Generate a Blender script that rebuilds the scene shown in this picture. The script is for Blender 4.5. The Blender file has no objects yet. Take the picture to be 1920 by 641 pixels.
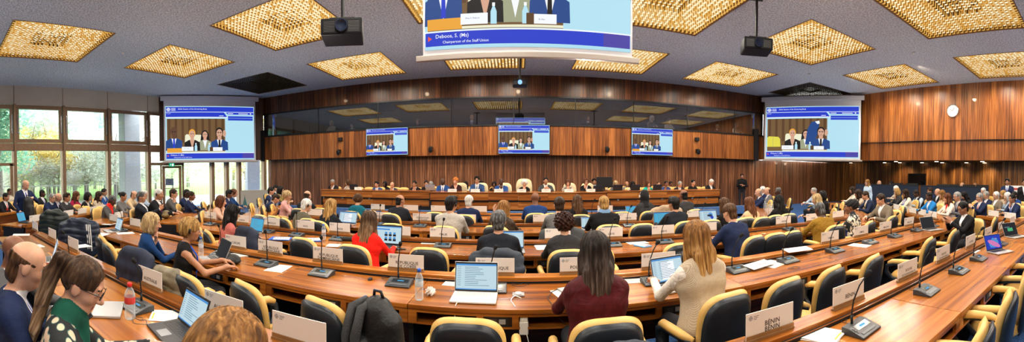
import bpy, bmesh, math, random, re
import numpy as np
from mathutils import Vector, Matrix, Euler

R = math.radians
rng = random.Random(7)
scene = bpy.context.scene
COL = scene.collection

# ------------------------------------------------------------------ view model (read from the photograph)
F_PX, H_PX, C_PX = 695.0, 332.0, 960.0
YAW, PITCH, EYE = 0.0167, 0.0187, 1.8

def ray(px, py):
    t = (px - C_PX) / F_PX
    v = (H_PX - py) / F_PX
    x, y, z = math.sin(t), math.cos(t), v
    c, s = math.cos(PITCH), math.sin(PITCH)
    y, z = y * c + z * s, -y * s + z * c
    c, s = math.cos(YAW), math.sin(YAW)
    return x * c - y * s, x * s + y * c, z

def P(px, py, z):
    d = ray(px, py); k = (z - EYE) / d[2]
    return d[0] * k, d[1] * k

def PYat(px, py, Y):
    d = ray(px, py); k = Y / d[1]
    return d[0] * k, Y, EYE + d[2] * k

def PXat(px, py, X):
    d = ray(px, py); k = X / d[0]
    return X, d[1] * k, EYE + d[2] * k

def Xrow(px, Y):
    d = ray(px, 340); return d[0] / d[1] * Y

def on_line(px, py, a, b):
    """point of the vertical plane through ground points a, b seen at a pixel"""
    d = ray(px, py)
    ux, uy = b[0] - a[0], b[1] - a[1]
    det = d[0] * (-uy) + ux * d[1]
    k = (a[0] * (-uy) + ux * a[1]) / det
    return Vector((d[0] * k, d[1] * k, EYE + d[2] * k))

# ------------------------------------------------------------------ object helpers
LABELS = {}
def tag(o, label=None, cat=None, group=None, kind=None):
    if label:
        o['label'] = label
        LABELS.setdefault(label, []).append(o.name)
    if cat: o['category'] = cat
    if group: o['group'] = group
    if kind: o['kind'] = kind
    return o

def empty(name, loc=(0, 0, 0), rz=0.0):
    o = bpy.data.objects.new(name, None)
    COL.objects.link(o)
    o.location = loc
    o.rotation_euler = (0, 0, rz)
    o.empty_display_size = 0.1
    return o

def link(name, me, parent=None):
    o = bpy.data.objects.new(name, me)
    COL.objects.link(o)
    if parent is not None: o.parent = parent
    return o

KIDS = {}
def copy_tree(o, parent=None):
    c = o.copy()
    COL.objects.link(c)
    for k in ('label', 'group'):
        if k in c and parent is None: del c[k]
    if parent is not None:
        c.parent = parent
    for ch in KIDS.get(o.name, ()):
        copy_tree(ch, c)
    return c

def remember(o):
    """note the children of a prototype once, so that copies need no search"""
    kids = [x for x in COL.objects if x.parent is o]
    KIDS[o.name] = kids
    for k in kids: remember(k)
    return o

class MB:
    def __init__(s):
        s.v, s.f, s.m, s.uv = [], [], [], []
        s.has_uv = False
    def add(s, vs, fs, mi=0, uvs=None):
        b = len(s.v)
        s.v.extend(vs)
        for i, f in enumerate(fs):
            s.f.append(tuple(b + j for j in f)); s.m.append(mi)
            if uvs is not None:
                s.has_uv = True; s.uv.append(uvs[i])
            else:
                s.uv.append(None)
    def quad(s, a, b, c, d, mi=0, uv=None):
        s.add([a, b, c, d], [(0, 1, 2, 3)], mi, [uv] if uv else None)
    def box(s, c, sz, mi=0, rz=0.0, rx=0.0, M=None):
        hx, hy, hz = sz[0] / 2, sz[1] / 2, sz[2] / 2
        pts = [(x, y, z) for z in (-hz, hz) for y in (-hy, hy) for x in (-hx, hx)]
        if rz or rx:
            m = Euler((rx, 0, rz)).to_matrix()
            pts = [tuple(m @ Vector(p)) for p in pts]
        pts = [(p[0] + c[0], p[1] + c[1], p[2] + c[2]) for p in pts]
        if M is not None: pts = [tuple(M @ Vector(p)) for p in pts]
        s.add(pts, [(0, 2, 3, 1), (4, 5, 7, 6), (0, 1, 5, 4), (2, 6, 7, 3), (0, 4, 6, 2), (1, 3, 7, 5)], mi)
    def span(s, x0, x1, y0, y1, z0, z1, mi=0):
        s.box(((x0 + x1) / 2, (y0 + y1) / 2, (z0 + z1) / 2), (abs(x1 - x0), abs(y1 - y0), abs(z1 - z0)), mi)
    def tube(s, pts, r, n=8, mi=0, caps=True):
        pts = [Vector(p) for p in pts]
        rs = r if isinstance(r, (list, tuple)) else [r] * len(pts)
        rings, prev = [], None
        for i, p in enumerate(pts):
            d = (pts[min(i + 1, len(pts) - 1)] - pts[max(i - 1, 0)])
            if d.length < 1e-9: d = Vector((0, 0, 1))
            d.normalize()
            if prev is None:
                a = Vector((0, 0, 1)) if abs(d.z) < 0.9 else Vector((1, 0, 0))
                u = d.cross(a).normalized()
            else:
                u = (prev - d * prev.dot(d))
                u = u.normalized() if u.length > 1e-6 else d.orthogonal().normalized()
            prev = u
            w = d.cross(u)
            rings.append([tuple(p + (u * math.cos(2 * math.pi * k / n) + w * math.sin(2 * math.pi * k / n)) * rs[i]) for k in range(n)])
        vs = [q for ring in rings for q in ring]
        fs = []
        for i in range(len(pts) - 1):
            for k in range(n):
                k2 = (k + 1) % n
                fs.append((i * n + k, i * n + k2, (i + 1) * n + k2, (i + 1) * n + k))
        if caps:
            fs.append(tuple(reversed(range(n))))
            fs.append(tuple((len(pts) - 1) * n + k for k in range(n)))
        s.add(vs, fs, mi)
    def lathe(s, prof, n=16, c=(0, 0, 0), mi=0, caps=True):
        vs, fs = [], []
        for r, z in prof:
            for k in range(n):
                a = 2 * math.pi * k / n
                vs.append((c[0] + r * math.cos(a), c[1] + r * math.sin(a), c[2] + z))
        for i in range(len(prof) - 1):
            for k in range(n):
                k2 = (k + 1) % n
                fs.append((i * n + k, i * n + k2, (i + 1) * n + k2, (i + 1) * n + k))
        if caps:
            fs.append(tuple(reversed(range(n))))
            fs.append(tuple((len(prof) - 1) * n + k for k in range(n)))
        s.add(vs, fs, mi)
    def grid(s, fn, nu, nv, mi=0, wrap=False):
        vs = [fn(i / nu, j / nv) for j in range(nv + 1) for i in range(nu + 1)]
        fs = [(j * (nu + 1) + i, j * (nu + 1) + i + 1, (j + 1) * (nu + 1) + i + 1, (j + 1) * (nu + 1) + i) for j in range(nv) for i in range(nu)]
        s.add(vs, fs, mi)
    def poly(s, pts, mi=0):
        s.add(list(pts), [tuple(range(len(pts)))], mi)
    def mesh(s, name, mats, smooth=False, bevel=0.0, bseg=2, recalc=False, weld=False):
        me = bpy.data.meshes.new(name)
        me.from_pydata(s.v, [], s.f)
        for m in (mats if isinstance(mats, (list, tuple)) else [mats]): me.materials.append(m)
        if any(s.m): me.polygons.foreach_set('material_index', s.m)
        if s.has_uv:
            ul = me.uv_layers.new(name='UVMap')
            li = 0
            for f, uv in zip(s.f, s.uv):
                for k in range(len(f)):
                    if uv is not None: ul.data[li].uv = uv[k]
                    li += 1
        if bevel or recalc or weld:
            bm = bmesh.new(); bm.from_mesh(me)
            if weld: bmesh.ops.remove_doubles(bm, verts=bm.verts, dist=1e-4)
            if recalc: bmesh.ops.recalc_face_normals(bm, faces=bm.faces)
            if bevel:
                es = [e for e in bm.edges if len(e.link_faces) == 2 and e.calc_face_angle(0) > 0.6]
                bmesh.ops.bevel(bm, geom=es, offset=bevel, segments=bseg, profile=0.6, affect='EDGES', clamp_overlap=True)
            bm.to_mesh(me); bm.free()
        if smooth:
            me.polygons.foreach_set('use_smooth', [True] * len(me.polygons))
        me.update()
        return me
    def build(s, name, mats, parent=None, **k):
        return link(name, s.mesh(name, mats, **k), parent)

def autosmooth(me, ang=0.7):
    me.polygons.foreach_set('use_smooth', [True] * len(me.polygons))
    try: me.set_sharp_from_angle(angle=ang)
    except Exception: pass
    return me

# ------------------------------------------------------------------ materials
MATS = {}
def node_mat(name):
    m = bpy.data.materials.new(name)
    m.use_nodes = True
    nt = m.node_tree
    b = nt.nodes['Principled BSDF']
    return m, nt, b

def setp(b, **k):
    for key, v in k.items():
        b.inputs[key].default_value = v

def rgba(c): return (c[0], c[1], c[2], 1.0)

def mk(name, col, rough=0.5, metal=0.0, emit=0.0, ecol=None, coat=0.0, var=0.0, vscale=(8, 8, 8), bump=0.0, bscale=80.0, spec=0.5, sheen=0.0):
    """plain procedural material: colour with noise variation and a fine bump"""
    if name in MATS: return MATS[name]
    m, nt, b = node_mat(name)
    N, L = nt.nodes, nt.links
    setp(b, Roughness=rough, Metallic=metal)
    b.inputs['Base Color'].default_value = rgba(col)
    b.inputs['Specular IOR Level'].default_value = spec
    if coat: b.inputs['Coat Weight'].default_value = coat; b.inputs['Coat Roughness'].default_value = 0.08
    if sheen: b.inputs['Sheen Weight'].default_value = sheen
    if emit:
        b.inputs['Emission Color'].default_value = rgba(ecol or col)
        b.inputs['Emission Strength'].default_value = emit
    if var or bump:
        tc = N.new('ShaderNodeTexCoord')
    if var:
        mp = N.new('ShaderNodeMapping'); mp.inputs['Scale'].default_value = vscale
        nz = N.new('ShaderNodeTexNoise'); nz.inputs['Scale'].default_value = 1.0; nz.inputs['Detail'].default_value = 4
        hs = N.new('ShaderNodeMix'); hs.data_type = 'RGBA'
        hs.inputs[6].default_value = rgba([max(0, c * (1 - var)) for c in col])
        hs.inputs[7].default_value = rgba([min(1, c * (1 + var)) for c in col])
        rp = N.new('ShaderNodeMapRange'); rp.inputs[1].default_value = 0.3; rp.inputs[2].default_value = 0.7
        L.new(tc.outputs['Object'], mp.inputs[0]); L.new(mp.outputs[0], nz.inputs[0])
        L.new(nz.outputs[0], rp.inputs[0]); L.new(rp.outputs[0], hs.inputs[0])
        L.new(hs.outputs[2], b.inputs['Base Color'])
    if bump:
        n2 = N.new('ShaderNodeTexNoise'); n2.inputs['Scale'].default_value = bscale; n2.inputs['Detail'].default_value = 3
        bp = N.new('ShaderNodeBump'); bp.inputs['Strength'].default_value = bump; bp.inputs['Distance'].default_value = 0.01
        L.new(tc.outputs['Object'], n2.inputs[0]); L.new(n2.outputs[0], bp.inputs['Height']); L.new(bp.outputs[0], b.inputs['Normal'])
    MATS[name] = m
    return m

def ramp(N, stops):
    r = N.new('ShaderNodeValToRGB')
    e = r.color_ramp.elements
    while len(e) < len(stops): e.new(0.5)
    for x, (p, c) in zip(e, stops):
        x.position = p; x.color = rgba(c)
    return r

def wood_planks(name, cols, plank=0.2, rough=0.35, streak=1.0, gap=0.03, coat=0.15, pv=0.34):
    """vertical boards along the UV: u runs along the wall in metres, v is height"""
    m, nt, b = node_mat(name)
    N, L = nt.nodes, nt.links
    uv = N.new('ShaderNodeUVMap')
    sx = N.new('ShaderNodeSeparateXYZ'); L.new(uv.outputs[0], sx.inputs[0])
    dv = N.new('ShaderNodeMath'); dv.operation = 'DIVIDE'; dv.inputs[1].default_value = plank
    L.new(sx.outputs[0], dv.inputs[0])
    fl = N.new('ShaderNodeMath'); fl.operation = 'FLOOR'; L.new(dv.outputs[0], fl.inputs[0])
    fr = N.new('ShaderNodeMath'); fr.operation = 'FRACT'; L.new(dv.outputs[0], fr.inputs[0])
    wn = N.new('ShaderNodeTexWhiteNoise'); wn.noise_dimensions = '1D'; L.new(fl.outputs[0], wn.inputs['W'])
    # streaks
    off = N.new('ShaderNodeMath'); off.operation = 'MULTIPLY_ADD'; off.inputs[1].default_value = 37.0
    L.new(wn.outputs[0], off.inputs[0]); L.new(sx.outputs[1], off.inputs[2])
    cb = N.new('ShaderNodeCombineXYZ'); L.new(sx.outputs[0], cb.inputs[0]); L.new(off.outputs[0], cb.inputs[1])
    mp = N.new('ShaderNodeMapping'); mp.inputs['Scale'].default_value = (26, 0.7, 1); L.new(cb.outputs[0], mp.inputs[0])
    nz = N.new('ShaderNodeTexNoise'); nz.inputs['Scale'].default_value = 1.0; nz.inputs['Detail'].default_value = 6; nz.inputs['Distortion'].default_value = 0.6
    L.new(mp.outputs[0], nz.inputs[0])
    mx = N.new('ShaderNodeMath'); mx.operation = 'MULTIPLY_ADD'; mx.inputs[1].default_value = 1.5 * streak; mx.inputs[2].default_value = -0.75 * streak + 0.02
    L.new(nz.outputs[0], mx.inputs[0])
    ad = N.new('ShaderNodeMath'); ad.operation = 'MULTIPLY_ADD'; ad.inputs[1].default_value = pv
    L.new(wn.outputs[0], ad.inputs[0]); L.new(mx.outputs[0], ad.inputs[2])
    a2 = N.new('ShaderNodeMath'); a2.operation = 'ADD'; a2.inputs[1].default_value = 0.5 - pv / 2; L.new(ad.outputs[0], a2.inputs[0])
    rp = ramp(N, cols); L.new(a2.outputs[0], rp.inputs[0])
    g = N.new('ShaderNodeMath'); g.operation = 'GREATER_THAN'; g.inputs[1].default_value = gap; L.new(fr.outputs[0], g.inputs[0])
    mg = N.new('ShaderNodeMix'); mg.data_type = 'RGBA'; mg.inputs[6].default_value = (0.012, 0.006, 0.004, 1)
    L.new(g.outputs[0], mg.inputs[0]); L.new(rp.outputs[0], mg.inputs[7])
    L.new(mg.outputs[2], b.inputs['Base Color'])
    setp(b, Roughness=rough); b.inputs['Coat Weight'].default_value = coat
    MATS[name] = m
    return m

def wood_desk(name, cols, axis=0, rough=0.18, coat=0.6, sc=1.0):
    m, nt, b = node_mat(name)
    N, L = nt.nodes, nt.links
    tc = N.new('ShaderNodeTexCoord')
    mp = N.new('ShaderNodeMapping')
    s = [22 * sc, 22 * sc, 22 * sc]; s[axis] = 0.8 * sc
    mp.inputs['Scale'].default_value = s
    L.new(tc.outputs['Object'], mp.inputs[0])
    oi = N.new('ShaderNodeObjectInfo')
    vm = N.new('ShaderNodeVectorMath'); vm.operation = 'ADD'
    sc2 = N.new('ShaderNodeMath'); sc2.operation = 'MULTIPLY'; sc2.inputs[1].default_value = 50
    L.new(oi.outputs['Random'], sc2.inputs[0])
    L.new(mp.outputs[0], vm.inputs[0]); L.new(sc2.outputs[0], vm.inputs[1])
    nz = N.new('ShaderNodeTexNoise'); nz.inputs['Scale'].default_value = 1.0; nz.inputs['Detail'].default_value = 5; nz.inputs['Distortion'].default_value = 0.5
    L.new(vm.outputs[0], nz.inputs[0])
    a = N.new('ShaderNodeMath'); a.operation = 'MULTIPLY_ADD'; a.inputs[1].default_value = 0.22
    L.new(oi.outputs['Random'], a.inputs[0]); L.new(nz.outputs[0], a.inputs[2])
    a3 = N.new('ShaderNodeMath'); a3.operation = 'SUBTRACT'; a3.inputs[1].default_value = 0.11; L.new(a.outputs[0], a3.inputs[0])
    rp = ramp(N, cols); L.new(a3.outputs[0], rp.inputs[0])
    L.new(rp.outputs[0], b.inputs['Base Color'])
    setp(b, Roughness=rough); b.inputs['Coat Weight'].default_value = coat; b.inputs['Coat Roughness'].default_value = 0.16
    MATS[name] = m
    return m

def emis(name, col, s=1.0):
    if name in MATS: return MATS[name]
    m, nt, b = node_mat(name)
    b.inputs['Base Color'].default_value = (0.01, 0.01, 0.01, 1)
    b.inputs['Emission Color'].default_value = rgba(col)
    b.inputs['Emission Strength'].default_value = s
    b.inputs['Roughness'].default_value = 0.6
    b.inputs['Specular IOR Level'].default_value = 0.1
    MATS[name] = m
    return m

def glass_mat(name, tint=(1, 1, 1), refl=0.08, rough=0.0, scale=1.0):
    if name in MATS: return MATS[name]
    m, nt, b = node_mat(name)
    N, L = nt.nodes, nt.links
    N.remove(b)
    out = [n for n in N if n.type == 'OUTPUT_MATERIAL'][0]
    t = N.new('ShaderNodeBsdfTransparent'); t.inputs[0].default_value = rgba(tint)
    g = N.new('ShaderNodeBsdfGlossy'); g.inputs['Roughness'].default_value = rough
    fz = N.new('ShaderNodeFresnel'); fz.inputs[0].default_value = 1.45
    md = N.new('ShaderNodeMath'); md.operation = 'MULTIPLY_ADD'; md.inputs[1].default_value = scale; md.inputs[2].default_value = refl; md.use_clamp = True
    L.new(fz.outputs[0], md.inputs[0])
    x = N.new('ShaderNodeMixShader')
    L.new(md.outputs[0], x.inputs[0]); L.new(t.outputs[0], x.inputs[1]); L.new(g.outputs[0], x.inputs[2]); L.new(x.outputs[0], out.inputs[0])
    MATS[name] = m
    return m

# ------------------------------------------------------------------ lettering
TXT = {}
def text_mesh(s, size, mat, align='CENTER', bold=False):
    key = (s, size, mat.name, align, bold)
    if key in TXT: return TXT[key]
    cu = bpy.data.curves.new('lettering', 'FONT')
    cu.body = s; cu.size = size; cu.align_x = align; cu.align_y = 'CENTER'
    cu.resolution_u = 2
    if bold: cu.offset = size * 0.008
    o = bpy.data.objects.new('lettering_source', cu)
    COL.objects.link(o)
    dg = bpy.context.evaluated_depsgraph_get()
    me = bpy.data.meshes.new_from_object(o.evaluated_get(dg))
    bpy.data.objects.remove(o)
    me.materials.clear(); me.materials.append(mat)
    TXT[key] = me
    return me

def text_into(mb, s, size, x, z, y, mi, align='CENTER', bold=False):
    """write text into a mesh lying in the XZ plane, readable from -Y"""
    me = text_mesh(s, size, next(iter(MATS.values())), align, bold)
    vs = [(v.co.x + x, y, v.co.y + z) for v in me.vertices]
    mb.add(vs, [tuple(p.vertices) for p in me.polygons], mi)
LAMP_W, EXPOSURE, SKY, UP_W, LAMPVIS = 145.0, 0.0, 8.5, 60.0, True
# ================================================================== THE ROOM
CEIL = 5.65
XL, XR, YF = -15.5, 14.6, 15.1
FL, FR = (-12.35, YF), (11.7, YF)            # ends of the front wall
CL, CR = (XL, 10.7), (XR, 11.0)              # where the corner facets meet the side walls

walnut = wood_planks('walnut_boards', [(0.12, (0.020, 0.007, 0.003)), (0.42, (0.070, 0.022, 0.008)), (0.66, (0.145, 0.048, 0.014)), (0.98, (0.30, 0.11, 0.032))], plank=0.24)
walnut_hi = wood_planks('walnut_boards_lit', [(0.1, (0.06, 0.018, 0.005)), (0.38, (0.20, 0.066, 0.016)), (0.65, (0.36, 0.130, 0.032)), (0.98, (0.60, 0.27, 0.085))], plank=0.26)  # lighter copy of the walnut, lighting put into the board colours
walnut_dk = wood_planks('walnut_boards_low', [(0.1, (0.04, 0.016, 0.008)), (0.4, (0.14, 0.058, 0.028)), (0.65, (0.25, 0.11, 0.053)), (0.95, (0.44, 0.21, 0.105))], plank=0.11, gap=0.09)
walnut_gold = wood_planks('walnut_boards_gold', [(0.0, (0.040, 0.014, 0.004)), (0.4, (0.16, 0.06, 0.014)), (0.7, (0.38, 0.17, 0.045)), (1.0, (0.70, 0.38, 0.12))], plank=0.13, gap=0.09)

def ceil_mat():
    m, nt, b = node_mat('ceiling_plaster')
    N, L = nt.nodes, nt.links
    tc = N.new('ShaderNodeTexCoord')
    nz = N.new('ShaderNodeTexNoise'); nz.inputs['Scale'].default_value = 26; nz.inputs['Detail'].default_value = 8; nz.inputs['Roughness'].default_value = 0.8
    L.new(tc.outputs['Object'], nz.inputs[0])
    rp = ramp(N, [(0.38, (0.25, 0.27, 0.29)), (0.5, (0.56, 0.58, 0.60)), (0.62, (0.86, 0.88, 0.88))])
    L.new(nz.outputs[0], rp.inputs[0]); L.new(rp.outputs[0], b.inputs['Base Color'])
    bp = N.new('ShaderNodeBump'); bp.inputs['Strength'].default_value = 0.6; bp.inputs['Distance'].default_value = 0.02
    L.new(nz.outputs[0], bp.inputs['Height']); L.new(bp.outputs[0], b.inputs['Normal'])
    setp(b, Roughness=0.95)
    return m

def carpet_mat():
    m, nt, b = node_mat('blue_carpet')
    N, L = nt.nodes, nt.links
    tc = N.new('ShaderNodeTexCoord')
    nz = N.new('ShaderNodeTexNoise'); nz.inputs['Scale'].default_value = 60; nz.inputs['Detail'].default_value = 4
    L.new(tc.outputs['Object'], nz.inputs[0])
    rp = ramp(N, [(0.35, (0.02, 0.06, 0.16)), (0.55, (0.05, 0.14, 0.36)), (0.7, (0.12, 0.26, 0.52))])
    L.new(nz.outputs[0], rp.inputs[0]); L.new(rp.outputs[0], b.inputs['Base Color'])
    setp(b, Roughness=0.95)
    MATS['blue_carpet'] = m
    return m

M_ceil, M_carpet = ceil_mat(), carpet_mat()
M_black = mk('matt_black', (0.012, 0.012, 0.014), 0.5)
M_dark = mk('dark_booth', (0.020, 0.021, 0.024), 0.7)
M_bronze = mk('bronze_frame', (0.26, 0.165, 0.10), 0.4, 0.3, var=0.1)
M_beige = mk('beige_panel', (0.58, 0.52, 0.42), 0.6, var=0.06, vscale=(1, 1, 1))
M_cream_post = mk('cream_post', (0.78, 0.70, 0.54), 0.5)
M_chrome = mk('brushed_steel', (0.62, 0.64, 0.66), 0.25, 0.9)
M_paper = mk('white_paper', (0.80, 0.79, 0.76), 0.7, var=0.02)
M_white = mk('white_plastic', (0.78, 0.77, 0.73), 0.4)
M_grey = mk('grey_metal', (0.33, 0.33, 0.34), 0.5, var=0.05)
M_ink = mk('black_ink', (0.02, 0.02, 0.025), 0.6)
M_greyink = mk('grey_ink', (0.22, 0.24, 0.27), 0.6)

def struct(o): o['kind'] = 'structure'; return o

def wall(name, pts, z0, z1, mat, ndiv=1, parent=None):
    """a flat-sided wall strip through ground points, inner face to the room, with board UVs"""
    mb = MB(); u = 0.0
    for (x0, y0), (x1, y1) in zip(pts, pts[1:]):
        l = math.hypot(x1 - x0, y1 - y0)
        n = max(1, int(l / 2.0)) if ndiv else 1
        for i in range(n):
            a, b = i / n, (i + 1) / n
            A, B = (x0 + (x1 - x0) * a, y0 + (y1 - y0) * a), (x0 + (x1 - x0) * b, y0 + (y1 - y0) * b)
            ua, ub = u + l * a, u + l * b
            mb.quad((*A, z0), (*B, z0), (*B, z1), (*A, z1), 0, [(ua, z0), (ub, z0), (ub, z1), (ua, z1)])
        u += l
    return struct(mb.build(name, mat, parent))

# floor, ceiling
mb = MB(); mb.quad((-15.7, -5.2, 0), (18, -5.2, 0), (18, 18.6, 0), (-15.7, 18.6, 0)); struct(mb.build('floor', M_carpet))

# ceiling with square recesses for the luminaires
GX = [-10.39 + 4.608 * i for i in range(6)]
GY = [-1.27, 3.39, 8.04, 12.68]
HW = 1.417
LIGHTS = {(0, 1): 1, (4, 1): 1, (5, 1): 1, (0, 2): 1, (1, 2): 1, (2, 2): 1, (3, 2): 1, (4, 2): 1, (5, 2): 1,
          (0, 3): 0, (1, 3): 1, (2, 3): 1, (3, 3): 1, (4, 3): 1, (5, 3): 0,
          }
outline_pts = [(XL, -5.0), (XR, -5.0), CR, FR, FL, CL]
def inside(x, y):
    ins = True
    n = len(outline_pts)
    for i in range(n):
        (x0, y0), (x1, y1) = outline_pts[i], outline_pts[(i + 1) % n]
        if (x1 - x0) * (y - y0) - (y1 - y0) * (x - x0) < -1e-6: ins = False
    return ins
def clip(poly):
    """clip a convex polygon to the room outline"""
    n = len(outline_pts)
    for i in range(n):
        (x0, y0), (x1, y1) = outline_pts[i], outline_pts[(i + 1) % n]
        def sd(p): return (x1 - x0) * (p[1] - y0) - (y1 - y0) * (p[0] - x0)
        out = []
        for k in range(len(poly)):
            a, b = poly[k], poly[(k + 1) % len(poly)]
            da, db = sd(a), sd(b)
            if da >= 0: out.append(a)
            if (da > 0) != (db > 0) and abs(da - db) > 1e-12:
                t = da / (da - db)
                out.append((a[0] + (b[0] - a[0]) * t, a[1] + (b[1] - a[1]) * t))
        poly = out
        if len(poly) < 3: return []
    return poly
xs = sorted({XL, XR} | {x + s * HW for x in GX for s in (-1, 1)})
ys = sorted({-5.0, YF} | {y + s * HW for y in GY for s in (-1, 1)})
xs = [x for x in xs if XL <= x <= XR]
mb = MB()
for i in range(len(xs) - 1):
    for j in range(len(ys) - 1):
        cx, cy = (xs[i] + xs[i + 1]) / 2, (ys[j] + ys[j + 1]) / 2
        hole = any(abs(cx - GX[a]) < HW and abs(cy - GY[b]) < HW for (a, b) in LIGHTS)
        if hole: continue
        pl = clip([(xs[i], ys[j]), (xs[i + 1], ys[j]), (xs[i + 1], ys[j + 1]), (xs[i], ys[j + 1])])
        if len(pl) >= 3:
            mb.poly([(x, y, CEIL) for x, y in reversed(pl)])
struct(mb.build('ceiling', M_ceil))

# front wall: upper fascia, glazed booths, balcony front, lower wall
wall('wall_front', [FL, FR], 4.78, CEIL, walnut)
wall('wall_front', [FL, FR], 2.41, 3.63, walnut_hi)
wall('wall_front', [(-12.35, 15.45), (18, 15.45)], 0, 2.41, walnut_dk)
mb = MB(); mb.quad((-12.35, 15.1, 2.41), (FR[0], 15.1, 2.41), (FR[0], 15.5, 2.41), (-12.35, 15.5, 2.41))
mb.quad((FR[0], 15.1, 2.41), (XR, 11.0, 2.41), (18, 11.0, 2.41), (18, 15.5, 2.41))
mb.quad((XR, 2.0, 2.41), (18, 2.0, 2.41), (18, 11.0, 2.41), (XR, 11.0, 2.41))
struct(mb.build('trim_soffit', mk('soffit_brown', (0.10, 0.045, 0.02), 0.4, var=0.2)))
mb = MB(); mb.span(-12.35, 11.7, 15.06, 15.12, 3.60, 3.66, 0); mb.span(-12.35, 11.7, 15.06, 15.12, 4.74, 4.80, 0)
struct(mb.build('trim_booth', M_black))
# booth interior
mb = MB()
mb.quad((-12.35, 17.8, 2.9), (11.7, 17.8, 2.9), (11.7, 17.8, 4.8), (-12.35, 17.8, 4.8))
mb.quad((-12.35, 15.12, 2.9), (11.7, 15.12, 2.9), (11.7, 17.8, 2.9), (-12.35, 17.8, 2.9))
mb.quad((-12.35, 15.12, 4.8), (-12.35, 17.8, 4.8), (11.7, 17.8, 4.8), (11.7, 15.12, 4.8))
mb.quad((-12.35, 15.12, 2.9), (-12.35, 17.8, 2.9), (-12.35, 17.8, 4.8), (-12.35, 15.12, 4.8))
mb.quad((11.7, 15.12, 2.9), (11.7, 15.12, 4.8), (11.7, 17.8, 4.8), (11.7, 17.8, 2.9))
struct(mb.build('wall_booth', M_dark))
G_booth = glass_mat('booth_glass', (0.88, 0.91, 0.92), 0.20, 0.0, 1.0)
cuts = [-12.3] + [PYat(px, 200, YF)[0] for px in (597, 709, 846, 963, 1079, 1188, 1289, 1377)] + [11.65]
for i in range(len(cuts) - 1):
    w = empty('window_%d' % (i + 1), ((cuts[i] + cuts[i + 1]) / 2, YF, 4.2)); struct(w)
    h = (cuts[i + 1] - cuts[i]) / 2
    mb = MB(); mb.span(-h + .01, h - .01, -.006, .006, -.55, .55); mb.build('pane', G_booth, w)
    mb = MB(); mb.span(h - .012, h + .012, -.02, .02, -.56, .56); mb.build('frame', M_black, w)
for px in (492, 1418):                        # tall black door posts at the balcony ends
    x, y, z = PYat(px, 270, 15.0)
    o = MB(); o.span(x - .12, x + .12, 14.96, 15.06, 2.35, 3.95); struct(o.build('trim_post', M_black))

# corner facets
wall('wall_corner_left', [CL, FL], 2.41, CEIL, walnut)
wall('wall_corner_right', [FR, CR], 2.41, CEIL, walnut)
# right wall
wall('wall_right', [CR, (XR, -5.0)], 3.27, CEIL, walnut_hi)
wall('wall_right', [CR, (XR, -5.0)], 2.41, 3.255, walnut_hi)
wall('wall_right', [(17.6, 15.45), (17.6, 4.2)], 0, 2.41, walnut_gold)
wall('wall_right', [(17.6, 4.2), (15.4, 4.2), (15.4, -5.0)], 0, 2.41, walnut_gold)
mb = MB(); mb.span(14.5, 14.6, -5, 11, 3.255, 3.27); struct(mb.build('trim_seam', M_black))
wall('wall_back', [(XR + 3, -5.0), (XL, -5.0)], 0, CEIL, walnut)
wall('wall_left', [(XL, -5.0), (XL, 1.15)], 0, CEIL, M_beige)
wall('wall_left', [(XL, 1.15), CL], 4.84, CEIL, M_beige)

# ---- glazed left wall
G_win = glass_mat('window_glass', (0.97, 0.99, 1.0), 0.02, 0.0, 0.8)
MY = [1.16, 3.37, 5.58, 7.80, 10.02]
for i in range(4):
    y0, y1 = MY[i] + .07, MY[i + 1] - .07
    w = struct(empty('window_%d' % (20 + i), (XL, (y0 + y1) / 2, 0)))
    h = (y1 - y0) / 2
    mb = MB()     # upper sash
    for (a, b, c, d) in ((-h, h, 4.66, 4.82), (-h, h, 3.20, 3.36), (-h, -h + .13, 3.36, 4.66), (h - .13, h, 3.36, 4.66)):
        mb.span(-.05, .05, a, b, c, d)
    mb.build('sash', M_bronze, w, bevel=.008)
    mb = MB(); mb.span(-.008, .008, -h + .13, h - .13, 3.36, 4.66); mb.build('pane', G_win, w)
    mb = MB(); mb.tube([(.09, h - .05, 3.6), (.09, h - .05, 4.4)], .022, 8); mb.build('handle', M_chrome, w)
    mb = MB(); mb.tube([(.09, -h + .06, 3.6), (.09, -h + .06, 4.4)], .022, 8); mb.build('handle', M_chrome, w)
    mb = MB(); mb.span(-.04, .09, -h - .02, h + .02, 2.86, 3.18); mb.build('transom', M_bronze, w, bevel=.01)
    mb = MB(); mb.span(-.008, .008, -h, h, 0.12, 2.86); mb.build('pane', G_win, w)
    mb = MB(); mb.span(-.05, .05, -h, h, 0.0, 0.12); mb.build('sill', M_bronze, w)
    if i == 0:
        mb = MB(); mb.span(-.05, .06, h - 1.3, h, 2.22, 2.34); mb.span(-.05, .06, h - .16, h - .04, 0, 2.3); mb.span(-.05, .06, h - 1.2, h - 1.08, 0, 2.3)
        mb.build('door_frame', M_bronze, w)
for i, y in enumerate(MY):
    mb = MB(); mb.span(XL - .12, XL + .16, y - .05, y + .05, 0, 4.84); mb.build('trim_%d' % (i + 1), M_bronze)['kind'] = 'structure'
    mb = MB(); mb.span(XL - .10, XL + .05, y - .14, y - .05, 0, 2.86, 0); struct(mb.build('trim_%d' % (i + 8), M_cream_post))
    mb = MB(); mb.span(XL + .0, XL + .012, y - .01, y + .01, 4.84, CEIL); struct(mb.build('trim_joint', M_bronze))
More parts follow.
